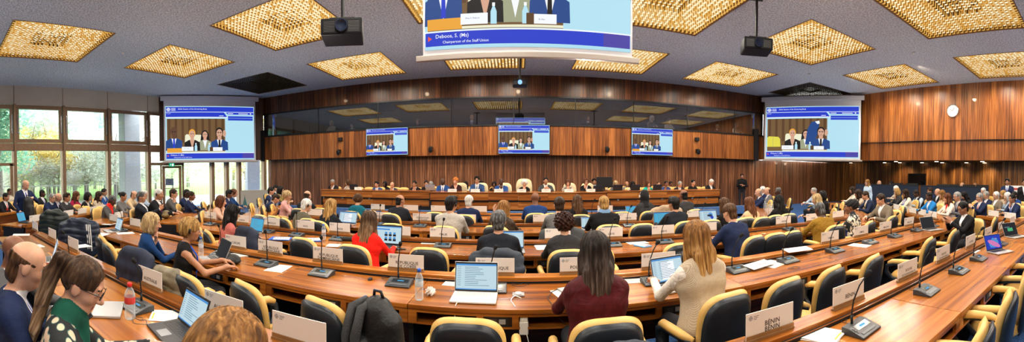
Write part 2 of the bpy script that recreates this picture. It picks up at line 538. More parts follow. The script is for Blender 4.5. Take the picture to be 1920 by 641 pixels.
# side light next to the door (left wall end) and the door in the corner facet
w = struct(empty('window_30', (XL, 10.4, 0)))
mb = MB(); mb.span(-.008, .008, -.33, .27, .1, 2.2); mb.span(-.008, .008, -.33, .27, 2.32, 2.86); mb.span(-.008, .008, -.33, .27, 3.2, 4.7); mb.build('pane', G_win, w)
mb = MB(); mb.span(-.05, .06, -.35, .3, 2.2, 2.32); mb.span(-.05, .06, -.35, .3, 2.86, 3.2); mb.span(-.05, .06, -.35, .3, 4.7, 4.84); mb.build('frame', M_bronze, w)

fa = math.atan2(FL[1] - CL[1], FL[0] - CL[0])       # facet direction
def facet(px): return (on_line(px, 340, CL, FL).to_2d() - Vector(CL)).length
FLEN = math.hypot(FL[0] - CL[0], FL[1] - CL[1])
fac_parts = [(0.0, facet(345), 'door'), (facet(345), facet(400), 'g'), (facet(400), facet(427), 'g'), (facet(427), facet(450), 'g'), (facet(450), facet(497), 'low')]
for i, (a, b, kind) in enumerate(fac_parts):
    nm = 'door_1' if kind == 'door' else 'window_%d' % (31 + i)
    w = struct(empty(nm, (CL[0], CL[1], 0), fa))
    top = 2.40
    if kind == 'door':
        mb = MB(); mb.span(a + .02, b, -.06, .05, 2.18, 2.34); mb.span(a + .02, a + .10, -.06, .05, 0, 2.2); mb.span(b - .10, b, -.06, .05, 0, 2.4); mb.build('frame', M_bronze, w, bevel=.008)
        d0, d1 = a + .12, b - .12
        mb = MB()
        for (p, q, c, d) in ((d0, d0 + .14, .05, 2.16), (d1 - .14, d1, .05, 2.16), (d0, d1, 2.04, 2.16), (d0, d1, .05, .25)): mb.span(p, q, -.03, .03, c, d)
        mb.build('door_leaf', M_bronze, w, bevel=.006)
        mb = MB(); mb.span(d0 + .14, d1 - .14, -.006, .006, .25, 2.04); mb.span(a, b, -.006, .006, 2.34, 2.41); mb.build('pane', G_win, w)
        mb = MB(); mb.tube([(d0 + .1, -.06, 1.02), (d1 - .1, -.06, 1.02)], .02, 8); mb.build('handle', M_bronze, w)
    else:
        z0 = .85 if kind == 'low' else .08
        mb = MB(); mb.span(a, b, -.006, .006, z0, top); mb.build('pane', G_win, w)
        mb = MB(); mb.span(b - .07, b + .07, -.08, .06, 0, top); mb.span(a, b, -.05, .05, 0, .1)
        mb.build('frame', M_bronze, w, bevel=.008)
        mb = MB(); mb.span(b - .20, b - .07, -.05, .05, 0, top); mb.build('post', M_cream_post, w)
        if kind == 'low':
            mb = MB(); mb.span(a, b + .1, -.12, .12, 0, .85); mb.build('sill', mk('sill_grey', (.45, .42, .36), .6), w)

# ---- dais
M_riser = mk('dais_carpet', (0.07, 0.15, 0.33), 0.9, var=0.25, vscale=(30, 30, 30))
mb = MB(); mb.span(-8.3, 8.4, 11.55, 15.4, 0, .20); mb.span(-8.3, 8.4, 11.55, 11.72, .1, .50); mb.build('floor_dais', M_riser)['kind'] = 'structure'
# ================================================================== LUMINAIRES
M_rod = [emis('gilt_tube_lit', (1.0, 0.77, 0.40), .98), emis('gilt_tube_gold', (0.86, 0.50, 0.13), 0.95), emis('gilt_tube_shaded', (0.55, 0.26, 0.045), 0.9), mk('gilt_tube_dim', (0.16, 0.085, 0.02), 0.4, 0.4, emit=0.10, ecol=(.6, .3, .06)), emis('gilt_tube_tip', (1.0, 0.90, 0.66), 1.15)]  # lit and shaded tube faces painted as separate glowing tones
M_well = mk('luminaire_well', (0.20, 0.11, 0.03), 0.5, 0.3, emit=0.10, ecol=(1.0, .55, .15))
M_off_rod = mk('unlit_tube', (0.10, 0.075, 0.04), 0.4, 0.5)
M_off_well = mk('unlit_well', (0.015, 0.012, 0.01), 0.8)

def luminaire_meshes():
    n = 23
    st = 2 * HW / n
    rods = MB()
    r2 = random.Random(3)
    for i in range(n):
        for j in range(n):
            x, y = -HW + (i + .5) * st, -HW + (j + .5) * st
            e = min(i, j, n - 1 - i, n - 1 - j)                     # ring number from the rim
            bot = .015 + .012 * e + (.05 if e > 7 else 0) + r2.uniform(-.008, .008)     # tubes shorten towards the middle
            top = .34
            mid = bot + (top - bot) * .42
            s = st * .25
            a = [(x - s, y - s), (x + s, y - s), (x + s, y + s), (x - s, y + s)]
            vs = [(p[0], p[1], bot) for p in a] + [(p[0], p[1], mid) for p in a] + [(p[0], p[1], top) for p in a]
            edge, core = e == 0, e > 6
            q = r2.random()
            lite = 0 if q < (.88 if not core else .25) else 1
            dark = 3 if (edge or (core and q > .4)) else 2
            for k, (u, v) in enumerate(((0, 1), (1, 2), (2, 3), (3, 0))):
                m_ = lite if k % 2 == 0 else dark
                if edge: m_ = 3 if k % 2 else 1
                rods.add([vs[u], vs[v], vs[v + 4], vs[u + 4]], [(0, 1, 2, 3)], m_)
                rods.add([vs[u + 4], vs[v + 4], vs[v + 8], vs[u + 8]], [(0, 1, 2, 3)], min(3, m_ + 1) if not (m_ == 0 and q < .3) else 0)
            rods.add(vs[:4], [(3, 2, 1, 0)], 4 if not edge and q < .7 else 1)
    well = MB()
    h, t = HW, .36
    well.quad((-h, -h, t), (-h, h, t), (h, h, t), (h, -h, t))
    for (a, b) in (((-h, -h), (h, -h)), ((h, -h), (h, h)), ((h, h), (-h, h)), ((-h, h), (-h, -h))):
        well.quad((*a, 0), (*a, t), (*b, t), (*b, 0))
    rim = MB()
    for sx in (-1, 1):
        rim.span(sx * h - .012, sx * h + .012, -h, h, -.008, .02); rim.span(-h, h, sx * h - .012, sx * h + .012, -.008, .02)
    return rods, well, rim
rods_mb, well_mb, rim_mb = luminaire_meshes()
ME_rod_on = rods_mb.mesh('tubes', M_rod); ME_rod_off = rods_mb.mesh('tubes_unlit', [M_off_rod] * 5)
ME_well_on = well_mb.mesh('well', M_well); ME_well_off = well_mb.mesh('well_unlit', M_off_well)
ME_rim = rim_mb.mesh('rim', M_bronze)
col_names = ['first', 'second', 'third', 'fourth', 'fifth', 'sixth']
row_names = {0: 'behind the camera', 1: 'nearest row', 2: 'middle row', 3: 'front wall row'}
for (i, j), on in LIGHTS.items():
    t = empty('ceiling_luminaire', (GX[i], GY[j], CEIL))
    tag(t, ('lit gold tube ceiling light, %s column from the windows, %s' if on else 'unlit dark ceiling light, %s column from the windows, %s') % (col_names[i], row_names[j]), 'ceiling light', 'square gold tube ceiling lights')
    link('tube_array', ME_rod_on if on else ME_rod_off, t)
    link('recess', ME_well_on if on else ME_well_off, t)
    link('rim', ME_rim, t)
for i in range(6):
    for j in range(4):
        if (i, j) in ((0, 3), (5, 3), (1, 1)): continue
        for dx in (-.7, .7):
            for dy in (-.7, .7):
                la = bpy.data.lights.new('luminaire_lamp', 'SPOT'); la.energy = LAMP_W; la.color = (1.0, 0.91, 0.78); la.spot_size = R(168); la.spot_blend = .5; la.shadow_soft_size = 0.0
                lo = bpy.data.objects.new('luminaire_lamp', la); COL.objects.link(lo); lo.location = (GX[i] + dx, GY[j] + dy, CEIL - .02)

# small ceiling sensors
for n, (px, py) in enumerate(((231, 98), (423, 139), (745, 72), (1713, 98), (1517, 138), (1194, 71))):
    x, y = P(px, py, CEIL)
    mb = MB(); mb.lathe([(.05, 0), (.05, -.03), (.03, -.05), (.0, -.052)], 12); o = mb.build('ceiling_sensor', M_white, smooth=True); o.location = (x, y, CEIL)
    tag(o, 'small round ceiling sensor, ' + ('near the window wall', 'beside the dark luminaire over the left screen', 'left of the overhead screen', 'right of the wall clock side', 'above the right corner screen', 'right of the overhead screen')[n], 'sensor', 'ceiling sensors')

# ================================================================== SCREENS
E_blue = emis('screen_blue', (0.035, 0.07, 0.62), 1.0)
E_blue2 = emis('screen_violet', (0.10, 0.08, 0.42), 1.0)
E_pale = emis('screen_pale', (0.50, 0.78, 0.90), 1.0)
E_white = emis('screen_white', (0.92, 0.95, 0.98), 1.0)
E_brown = emis('screen_brown', (0.22, 0.13, 0.06), 1.0)
E_brown2 = emis('screen_brown_dark', (0.14, 0.075, 0.035), 1.0)
E_suit = emis('screen_suit', (0.03, 0.09, 0.30), 1.0)
E_blk = emis('screen_black', (0.02, 0.018, 0.02), 1.0)
E_skin = emis('screen_skin', (0.70, 0.42, 0.30), 1.0)
E_skin2 = emis('screen_skin_dark', (0.16, 0.08, 0.05), 1.0)
E_hair1 = emis('screen_orange', (0.85, 0.42, 0.06), 1.0)
E_cream = emis('screen_cream', (0.88, 0.86, 0.66), 1.0)
E_yel = emis('screen_yellow', (0.80, 0.72, 0.10), 1.0)
E_red = emis('screen_red', (0.85, 0.12, 0.08), 1.0)
E_olive = emis('screen_olive', (0.40, 0.42, 0.28), 1.0)
SCR = [E_pale, E_blue, E_white, E_brown, E_brown2, E_suit, E_blk, E_skin, E_skin2, E_hair1, E_cream, E_yel, E_red, E_olive, E_blue2]
pale, blue, white_, brown, brown2, suit, blk, skin_, skin2, hair1, cream, yel, red, olive, vio = range(15)

def ellipse(cx, cz, rx, rz, n=18):
    return [(cx + rx * math.cos(2 * math.pi * k / n), cz + rz * math.sin(2 * math.pi * k / n)) for k in range(n)]

def screen_picture(w, h, variant=0):
    """the projected page, flat in XZ centred on the origin, facing -Y"""
    mb = MB(); state = [0.0]
    def pl(pts, mi):
        state[0] -= .0004
        mb.poly([(p[0] * w - w / 2, state[0], p[1] * h - h / 2) for p in pts], mi)
    def rc(a, b, c, d, mi): pl([(a, c), (b, c), (b, d), (a, d)], mi)
    def tx(s, size, x, z, mi=white_, al='LEFT', bold=False):
        state[0] -= .0004
        text_into(mb, s, size * h, x * w - w / 2, z * h - h / 2, state[0], mi, al, bold)
    rc(0, 1, 0, 1, pale)
    rc(.006, .994, .895, .985, blue)
    rc(0.0, 1, .885, .893, white_)
    pl([(.006, .80), (.69, .80), (.655, .885), (.006, .885)], blue)
    pl([(.70, .845), (.994, .845), (.994, .885), (.675, .885)], blue)
    rc(.0, .70, .785, .80, white_)
    rc(.70, .985, .735, .775, blue); rc(.70, .985, .78, .815, blue)
    # emblem
    pl(ellipse(.035, .94, .022, .032), white_); pl(ellipse(.035, .94, .015, .022), blue); rc(.031, .039, .915, .965, white_); rc(.018, .052, .936, .944, white_)
    for k in range(3): rc(.065, .115, .955 - .02 * k, .963 - .02 * k, white_)
    tx('355th Session of the Governing Body', .036, .14, .945, bold=True)
    tx('IT IL/W', .026, .012, .862)
    for (a, b, z) in ((.70, .76, .862), (.82, .93, .862)): rc(a, b, z - .006, z + .006, white_)
    pl(ellipse(.96, .864, .008, .012), white_); rc(.60, .65, .815, .825, white_)
    # the camera picture
    x0, x1, z0, z1 = .015, .665, .135, .765
    def U(x): return x0 + (x1 - x0) * x
    def V(z): return z0 + (z1 - z0) * z
    def prc(a, b, c, d, mi): rc(U(a), U(b), V(c), V(d), mi)
    def pel(cx, cz, rx, rz, mi, n=18): pl([(U(x), V(z)) for x, z in ellipse(cx, cz, rx, rz, n)], mi)
    def ppl(pts, mi): pl([(U(x), V(z)) for x, z in pts], mi)
    prc(0, 1, 0, 1, brown)
    for k in range(9): prc(.02 + k * .115, .06 + k * .115, .3, 1, brown2)
    def bust(cx, head_z, s, coat, skin, hair, long=False, tie=None, shirt=white_, glasses=False):
        if long: ppl([(cx - .075 * s, head_z + .05), (cx + .075 * s, head_z + .05), (cx + .10 * s, head_z - .30 * s), (cx - .10 * s, head_z - .30 * s)], hair)
        ppl([(cx - .15 * s, .06), (cx - .145 * s, head_z - .27 * s), (cx - .06 * s, head_z - .19 * s), (cx + .06 * s, head_z - .19 * s), (cx + .145 * s, head_z - .27 * s), (cx + .15 * s, .06)], coat)
        if shirt is not None: ppl([(cx - .045 * s, head_z - .185 * s), (cx + .045 * s, head_z - .185 * s), (cx, head_z - .50 * s)], shirt)
        if tie is not None: ppl([(cx - .014 * s, head_z - .2 * s), (cx + .014 * s, head_z - .2 * s), (cx + .02 * s, head_z - .48 * s), (cx - .02 * s, head_z - .48 * s)], tie)
        prcx = .032 * s
        ppl([(cx - prcx, head_z - .2 * s), (cx + prcx, head_z - .2 * s), (cx + prcx, head_z - .05), (cx - prcx, head_z - .05)], skin)
        pel(cx, head_z + .03 * s, .064 * s, .14 * s, hair)
        pel(cx, head_z - .005 * s, .052 * s, .125 * s, skin)
        pel(cx - .02 * s, head_z + .012, .011 * s, .012 * s, blk); pel(cx + .02 * s, head_z + .012, .011 * s, .012 * s, blk)
        if glasses:
            for q in (-1, 1): ppl([(cx + q * .004, head_z + .03 * s), (cx + q * .045 * s, head_z + .03 * s), (cx + q * .045 * s, head_z + .022 * s), (cx + q * .004, head_z + .022 * s)], blk)
        ppl([(cx - .018 * s, head_z - .075 * s), (cx + .018 * s, head_z - .075 * s), (cx + .014 * s, head_z - .085 * s), (cx - .014 * s, head_z - .085 * s)], red if not tie else brown2)
    if variant == 0:
        bust(.12, .60, .95, suit, skin2, skin2, tie=blue, glasses=True)
    else:
        ppl([(.0, .13), (.0, .42), (.03, .46), (.19, .44), (.22, .38), (.23, .13)], yel); prc(.10, .105, .15, .43, olive)
    ppl([(.30, .12), (.31, .50), (.33, .54), (.58, .52), (.60, .48), (.61, .06), (.30, .06)], cream)
    bust(.65, .52, .82, olive, skin_, blk, long=True, shirt=white_)
    bust(.43, .54, .90, blk, skin_, hair1, shirt=skin_)
    if variant == 1:
        ppl([(.64, .2), (.68, .68), (.74, .88), (.82, .92), (.87, .86), (.86, .6), (.78, .2)], suit); ppl([(.80, .9), (.87, .93), (.88, .84), (.84, .82)], white_)
    pel(.985, .56, .03, .1, skin_); bust(.90, .57, 1.0, suit, skin_, blk, tie=blk, glasses=True)
    prc(0, .26, .0, .13, hair1 if variant == 0 else brown); prc(.26, 1, 0, .03, cream)
    prc(.25, .45, .045, .17, white_); prc(.76, .95, .04, .15, white_)
    tx('Mme S. Deboos', .016, U(.285), V(.115), suit); tx('B. Hao', .016, U(.82), V(.09), suit)
    for cx in (.47, .70):
        ppl([(cx, .04), (cx + .045, .04), (cx + .045, .18), (cx + .03, .24), (cx + .015, .24), (cx, .18)], pale); prc(cx + .012, cx + .033, .24, .28, white_)
    ppl([(.73, .03), (.785, .03), (.785, .16), (.73, .16)], brown2)
    # caption bar
    rc(.006, .86, .02, .118, blue); rc(.86, .994, .02, .118, vio); rc(0, 1, .118, .128, white_)
    pl([(.018, .055), (.018, .095), (.038, .075)], red)
    tx('Deboos, S. (Ms)', .038, .055, .088, bold=True)
    tx('Chairperson of the Staff Union', .027, .09, .045, bold=True)
    return mb

def pull_screen(name, a, b, z0, z1, variant, label, case_z, skirt=.28, margin=.08, proud=.25):
    """projection screen hanging between ground points a and b (left, right as the room sees it)"""
    a, b = Vector(a), Vector(b)
    w = (b - a).length
    t = empty(name, ((a.x + b.x) / 2, (a.y + b.y) / 2, (z0 + z1) / 2), math.atan2(b.y - a.y, b.x - a.x))
    tag(t, label, 'projection screen', 'projection screens')
    h = z1 - z0
    mb = MB(); mb.span(-w / 2 - margin, w / 2 + margin, 0.0, .012, -h / 2 - .07, h / 2 + skirt); mb.build('fabric', mk('screen_fabric', (.66, .66, .68), .8), t)
    link('picture', screen_picture(w, h, variant).mesh('picture', SCR), t).location = (0, -.004, 0)
    mb = MB(); mb.span(-w / 2 - margin - .16, w / 2 + margin + .16, -.09, .09, h / 2 + skirt, case_z - (z0 + z1) / 2); mb.build('case', mk('screen_case', (.60, .60, .62), .4), t, bevel=.02)
    mb = MB(); mb.span(-w / 2 - margin - .10, w / 2 + margin + .10, -.03, .03, -h / 2 - .15, -h / 2 - .07); mb.build('bottom_bar', mk('screen_bar', (.40, .36, .33), .4, .2), t, bevel=.01)
    for s in (-1, 1): mb = MB(); mb.tube([(s * w * .42, 0, case_z - (z0 + z1) / 2 - .02), (s * w * .42, 0, CEIL - (z0 + z1) / 2)], .015, 6); mb.build('hanger', M_chrome, t)
    return t

def off(a, b, d):
    v = Vector((b[0] - a[0], b[1] - a[1])).normalized(); n = Vector((v.y, -v.x))
    return (a[0] + n.x * d, a[1] + n.y * d), (b[0] + n.x * d, b[1] + n.y * d)
A, B = off(CL, FL, .45)
pa, pb = on_line(311, 290, A, B), on_line(477, 298, A, B)
zt = on_line(395, 199, A, B).z; zb = on_line(395, 299, A, B).z
pull_screen('projection_screen', (pa.x, pa.y), (pb.x, pb.y), zb, zt, 0, 'large pull-down screen hanging in front of the corner beside the windows', on_line(395, 180, A, B).z)
A, B = off(FR, CR, .45)
pa, pb = on_line(1436, 290, A, B), on_line(1610, 298, A, B)
zt = on_line(1522, 199, A, B).z; zb = on_line(1522, 296, A, B).z
pull_screen('projection_screen', (pa.x, pa.y), (pb.x, pb.y), zb, zt, 1, 'large pull-down screen in the right corner, showing an empty yellow chair', on_line(1522, 180, A, B).z)
YS = 5.1
pa, pb = PYat(797, 60, YS), PYat(1182, 60, YS)
zb = PYat(985, 88, YS)[2]
pull_screen('projection_screen', (pa[0], YS), (pb[0], YS), zb, zb + (pb[0] - pa[0]) * .66, 0, 'overhead screen hanging from the ceiling in mid-room, cut by the top edge', CEIL - .02, skirt=.03, margin=.03)

def flat_tv(x0, x1, z0, z1, Y, label, variant=0):
    w, h = x1 - x0, z1 - z0
    t = empty('wall_monitor', ((x0 + x1) / 2, Y, (z0 + z1) / 2)); tag(t, label, 'monitor', 'monitors on the balcony front')
    mb = MB(); mb.span(-w / 2, w / 2, 0, .06, -h / 2, h / 2); mb.build('housing', M_black, t, bevel=.01)
    link('picture', screen_picture(w * .985, h * .975, variant).mesh('picture', SCR), t).location = (0, -.003, 0)
    mb = MB(); mb.span(-.25, .25, .06, .12, -.2, .2); mb.build('bracket', M_grey, t)
for (pxa, pxb, lab, v) in ((686, 765, 'wall monitor at the left end of the balcony front', 0), (934, 1031, 'wall monitor in the middle of the balcony front below the projector', 0), (1184, 1262, 'wall monitor on the right part of the balcony front', 0)):
    p0, p1 = PYat(pxa, 240, 14.96), PYat(pxb, 240, 14.96)
    flat_tv(p0[0], p1[0], 2.46, 3.63, 14.96, lab, v)
# second monitor standing behind the booth glass
p0, p1 = PYat(930, 230, 15.4), PYat(1022, 230, 15.4)
t = empty('booth_monitor', ((p0[0] + p1[0]) / 2, 15.4, 3.55)); tag(t, 'wide monitor behind the booth glass, mostly hidden by the middle balcony monitor', 'monitor')
mb = MB(); mb.span(-1.05, 1.05, 0, .06, -.45, .42); mb.build('housing', M_black, t, bevel=.01)
link('picture', screen_picture(2.04, .84, 0).mesh('picture', SCR), t).location = (0, -.004, 0)
mb = MB(); mb.span(-.2, .2, 0, .2, -.65, -.45); mb.build('stand', M_black, t)

# black television on the right wall
p0, p1 = PXat(1702, 335, 16.6), PXat(1735, 335, 16.6)
z1, z0 = PXat(1718, 325, 16.6)[2], PXat(1718, 347, 16.6)[2]
t = empty('television', (16.6, (p0[1] + p1[1]) / 2, 0)); tag(t, 'switched-off black television on a stand before the right wall', 'television')
hw = abs(p0[1] - p1[1]) / 2
mb = MB(); mb.span(0, .07, -hw, hw, z0, z1); mb.build('housing', M_black, t, bevel=.01)
mb = MB(); mb.quad((-.002, hw - .03, z0 + .03), (-.002, -hw + .03, z0 + .03), (-.002, -hw + .03, z1 - .03), (-.002, hw - .03, z1 - .03)); mb.build('glass_panel', mk('tv_glass', (.008, .01, .012), .06), t)
mb = MB(); mb.span(.0, .06, -.04, .04, .03, z0); mb.span(-.25, .3, -.35, .35, 0, .03); mb.build('stand', M_black, t)

# wall clock
cx, cy, cz = PXat(1787, 208, 14.58)
t = empty('wall_clock', (14.58, cy, cz), R(-90)); tag(t, 'round white clock on the lit walnut right wall', 'clock')
r = .27
mb = MB(); mb.lathe([(r, 0), (r, .05), (r - .02, .06), (r - .02, .045)], 32, caps=False); me = mb.mesh('rim', M_chrome, smooth=True); o = link('rim', me, t); o.rotation_euler = (R(90), 0, 0)
mb = MB(); mb.poly([(r * .95 * math.cos(a * math.pi / 16), -.04, r * .95 * math.sin(a * math.pi / 16)) for a in range(32)]); 
for k in range(12):
    a = k * math.pi / 6; c, s_ = math.cos(a), math.sin(a); mb.box((c * r * .82, -.043, s_ * r * .82), (.035 if k % 3 else .05, .003, .012), 1)
mb.build('dial', [M_paper, M_ink], t)
for n_, q in (('minute_hand', (.07, -.045, .14)), ('hour_hand', (-.13, -.045, .07))): mb = MB(); mb.tube([(0, -.045, 0), q], .008, 6); mb.build(n_, M_ink, t)

# ================================================================== PROJECTORS, LOUDSPEAKERS, SIGNS
def projector(px, py, D, label, scale=1.0, yaw=0.0, lens=False):
    d = ray(px, py); k = D / math.hypot(d[0], d[1]); x, y, z = d[0] * k, d[1] * k, EYE + d[2] * k
    t = empty('projector', (x, y, z), yaw); tag(t, label, 'projector')
    mb = MB(); w, dd, h = .60 * scale, .52 * scale, .24 * scale
    mb.span(-w / 2, w / 2, -dd / 2, dd / 2, -h / 2, h / 2); mb.build('housing', mk('projector_black', (.010, .010, .012), .5, spec=.2), t, bevel=.03)
    for a, b in ((-.42, -.16), (.16, .42)):
        mb = MB()
        for k in range(7): zz = -h / 2 + h * .2 + k * h * .09; mb.span(w * a, w * b, -dd / 2 - .004, -dd / 2, zz, zz + h * .03)
        mb.build('vent_grille', mk('vent_grey', (.05, .05, .055), .4), t)
    mb = MB(); mb.lathe([(.09 * scale, 0), (.09 * scale, .05), (.075 * scale, .05), (.07 * scale, .02), (0, .02)], 20)
    o = link('lens', mb.mesh('lens', emis('lens_glow', (.30, .55, 1.0), 1.4) if lens else mk('lens_glass', (.02, .03, .06), .08), smooth=True), t); o.rotation_euler = (R(90), 0, 0); o.location = (0, -dd / 2, 0)
    mb = MB(); mb.tube([(0, 0, h / 2), (0, 0, CEIL - z)], .03, 10); mb.span(-.16, .16, -.16, .16, CEIL - z - .03, CEIL - z); mb.span(-w * .3, w * .3, -dd * .3, dd * .3, h / 2, h / 2 + .05)
    mb.build('ceiling_mount', M_black, t)
projector(643, 61, 6.1, 'large black projector hanging left of the overhead screen', 1.1, R(22))
projector(1418, 88, 8.2, 'black projector hanging on a long pole at upper right', 1.05, R(-25))
projector(975, 157, 11.6, 'small projector with lit blue lens over the middle of the balcony', .75, 0, True)

for i, (px, py) in enumerate(((636, 286), (808, 281), (1138, 281), (1308, 285))):
    x, y, z = PYat(px, py, 14.98)
    t = empty('dome_camera', (x, 14.98, z)); tag(t, 'black dome camera bracketed on the balcony front, ' + ('left of the left monitor', 'right of the left monitor', 'between the middle and right monitors', 'right of the right monitor')[i], 'camera', 'dome cameras on the balcony')
    mb = MB(); mb.span(-.06, .06, 0, .08, -.02, .14); mb.span(-.05, .05, -.12, .02, .06, .14); mb.build('bracket', M_black, t, bevel=.01)
    mb = MB(); mb.lathe([(.085, .08), (.09, 0), (.08, -.06), (.045, -.105), (0, -.12)], 16, (0, -.10, 0)); mb.build('dome', mk('dome_gloss', (.02, .02, .025), .1), t, smooth=True)
for i, (px, py) in enumerate(((638, 261), (1307, 261))):
    x, y, z = PYat(px, py, 15.03)
    mb = MB(); mb.span(-.10, .10, -.06, .05, -.08, .08); mb.span(-.08, .08, -.066, -.06, -.06, .06); o = mb.build('wall_speaker', M_black, bevel=.008); o.location = (x, 15.03, z)
    tag(o, 'small black box speaker above a dome camera, %s end of the balcony' % ('window' if i == 0 else 'clock'), 'speaker', 'box speakers on the balcony')

# exit sign and notice on the corner door
p = on_line(322, 309, *off(CL, FL, .12))
t = empty('exit_sign', p, fa); tag(t, 'green running man exit sign above the glazed corner door', 'sign')
mb = MB(); mb.span(-.14, .14, 0, .05, -.09, .09); mb.build('housing', emis('exit_green', (.0, .42, .22), 1.0), t)
mb = MB(); mb.span(.01, .10, -.004, -.002, -.06, .06, 0); mb.poly([(x - .05, -.003, z + .045) for x, z in ellipse(0, 0, .014, .014, 10)])
for a, b in (((-.05, .03), (-.06, -.01)), ((-.06, -.01), (-.03, -.03)), ((-.03, -.03), (-.035, -.06)), ((-.06, -.01), (-.09, -.04)), ((-.05, .025), (-.02, .01)), ((-.05, .025), (-.08, .01))):
    mb.tube([(a[0], -.004, a[1]), (b[0], -.004, b[1])], .007, 5)
mb.build('pictogram', emis('exit_white', (.85, 1, .9), 1.2), t)
p = on_line(318, 341, *off(CL, FL, .05))
t = empty('door_notice', p, fa); tag(t, 'grey paper notice taped to the glass of the corner door', 'notice')
mb = MB(); mb.span(-.2, .2, -.002, .002, -.17, .17); mb.build('sheet', mk('notice_grey', (.13, .16, .24), .7), t)
mb = MB()
for a, b, z in ((-.12, .12, .10), (-.09, .09, .0), (-.05, .05, -.03)): mb.span(a, b, -.004, -.0025, z - .008, z + .008)
mb.build('print', M_ink, t)
# ================================================================== DESKS
desk_cols = [(0.22, (0.15, 0.042, 0.006)), (0.45, (0.30, 0.100, 0.013)), (0.62, (0.42, 0.160, 0.024)), (0.85, (0.56, 0.25, 0.05))]
front_cols = [(0.25, (0.09, 0.022, 0.007)), (0.5, (0.20, 0.060, 0.018)), (0.75, (0.34, 0.125, 0.038))]
W_top = wood_desk('desk_wood', desk_cols, 0, 0.26, 0.22, .75)
W_front = wood_desk('desk_front_wood', front_cols, 0, 0.3, 0.3)
W_dais = wood_desk('dais_wood', [(0.25, (0.19, 0.055, 0.012)), (0.5, (0.36, 0.125, 0.028)), (0.75, (0.54, 0.23, 0.06))], 0, 0.22, 0.4, 0.7)
M_shelf_dark = mk('shelf_shadow', (0.03, 0.014, 0.006), 0.6)  # dark tone for the shade inside the shelf, put into its colour

def desk(p0, p1, label, module=1.45, group='rows of conference desks'):
    """one desk row; local +y is the side of the raised rail, people sit at -y"""
    p0, p1 = Vector(p0), Vector(p1)
    L = (p1 - p0).length
    n = max(1, round(L / module)); w = L / n
    t = empty('conference_desk', ((p0.x + p1.x) / 2, (p0.y + p1.y) / 2, 0), math.atan2(p1.y - p0.y, p1.x - p0.x))
    tag(t, label, 'desk', group)
    top = MB(); top.span(-w / 2 + .002, w / 2 - .002, -.70, -.06, .715, .75); me_top = top.mesh('worktop', W_top, bevel=.006)
    sh = MB()
    a, b = -w / 2 + .002, w / 2 - .002
    sh.span(a, b, -.685, -.30, .595, .612, 0)                       # shelf board
    sh.span(a, b, -.690, -.670, .690, .716, 0)
    for x0, x1 in ((a, a + .07), (-.16, -.11), (.11, .16), (b - .07, b)): sh.span(x0, x1, -.690, -.660, .604, .70, 0)
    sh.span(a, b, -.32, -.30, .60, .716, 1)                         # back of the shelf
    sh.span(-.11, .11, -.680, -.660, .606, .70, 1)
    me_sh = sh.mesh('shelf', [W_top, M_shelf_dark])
    so = MB(); so.span(-.085, .085, -.690, -.675, .618, .690, 0)
    so.span(.01, .06, -.693, -.688, .635, .672, 1); so.span(-.06, -.01, -.693, -.688, .635, .672, 2)
    me_so = so.mesh('socket', [M_black, M_grey, mk('socket_dark', (.05, .05, .055), .3)])
    leg = MB(); leg.span(-.02, .02, -.60, .0, 0, .715); me_leg = leg.mesh('leg_panel', M_black)
    for i in range(n):
        x = -L / 2 + w * (i + .5)
        for nm, me in (('worktop', me_top), ('shelf', me_sh), ('socket', me_so)):
            o = link(nm, me, t); o.location = (x, 0, 0)
    for i in range(n + 1):
        o = link('leg_panel', me_leg, t); o.location = (-L / 2 + w * i + (.02 if i == 0 else -.02 if i == n else 0), 0, 0)
    mb = MB(); mb.span(-L / 2, L / 2, -.058, -.035, .73, .775, 1); mb.span(-L / 2, L / 2, -.035, .11, .735, .80, 0); mb.build('rail', [W_top, M_black], t, bevel=.005)
    mb = MB(); mb.span(-L / 2, L / 2, .05, .08, .08, .735); mb.build('front_panel', W_front, t, bevel=.004)
    return t

ROWY = {'Z': 1.72, 'A': 3.47, 'B': 5.22, 'C': 6.90, 'D': 8.55}
SEATY = {'Z': 0.70, 'A': 2.45, 'B': 4.17, 'C': 5.85, 'D': 7.5}
for k, x0, x1, lab in (('Z', -6.3, 8.6, 'long desk row nearest the camera, crossing both bottom corners'),
                       ('A', -6.5, 7.6, 'second long desk row from the camera, behind the red blazer'),
                       ('B', -6.0, 6.7, 'third desk row from the camera, with blue folders and open laptops'),
                       ('C', -4.6, 4.3, 'fourth desk row from the camera, in front of the dais'),
                       ('D', -3.3, 4.6, 'short fifth desk row right before the dais')):
    desk((x0, ROWY[k]), (x1, ROWY[k]), lab)
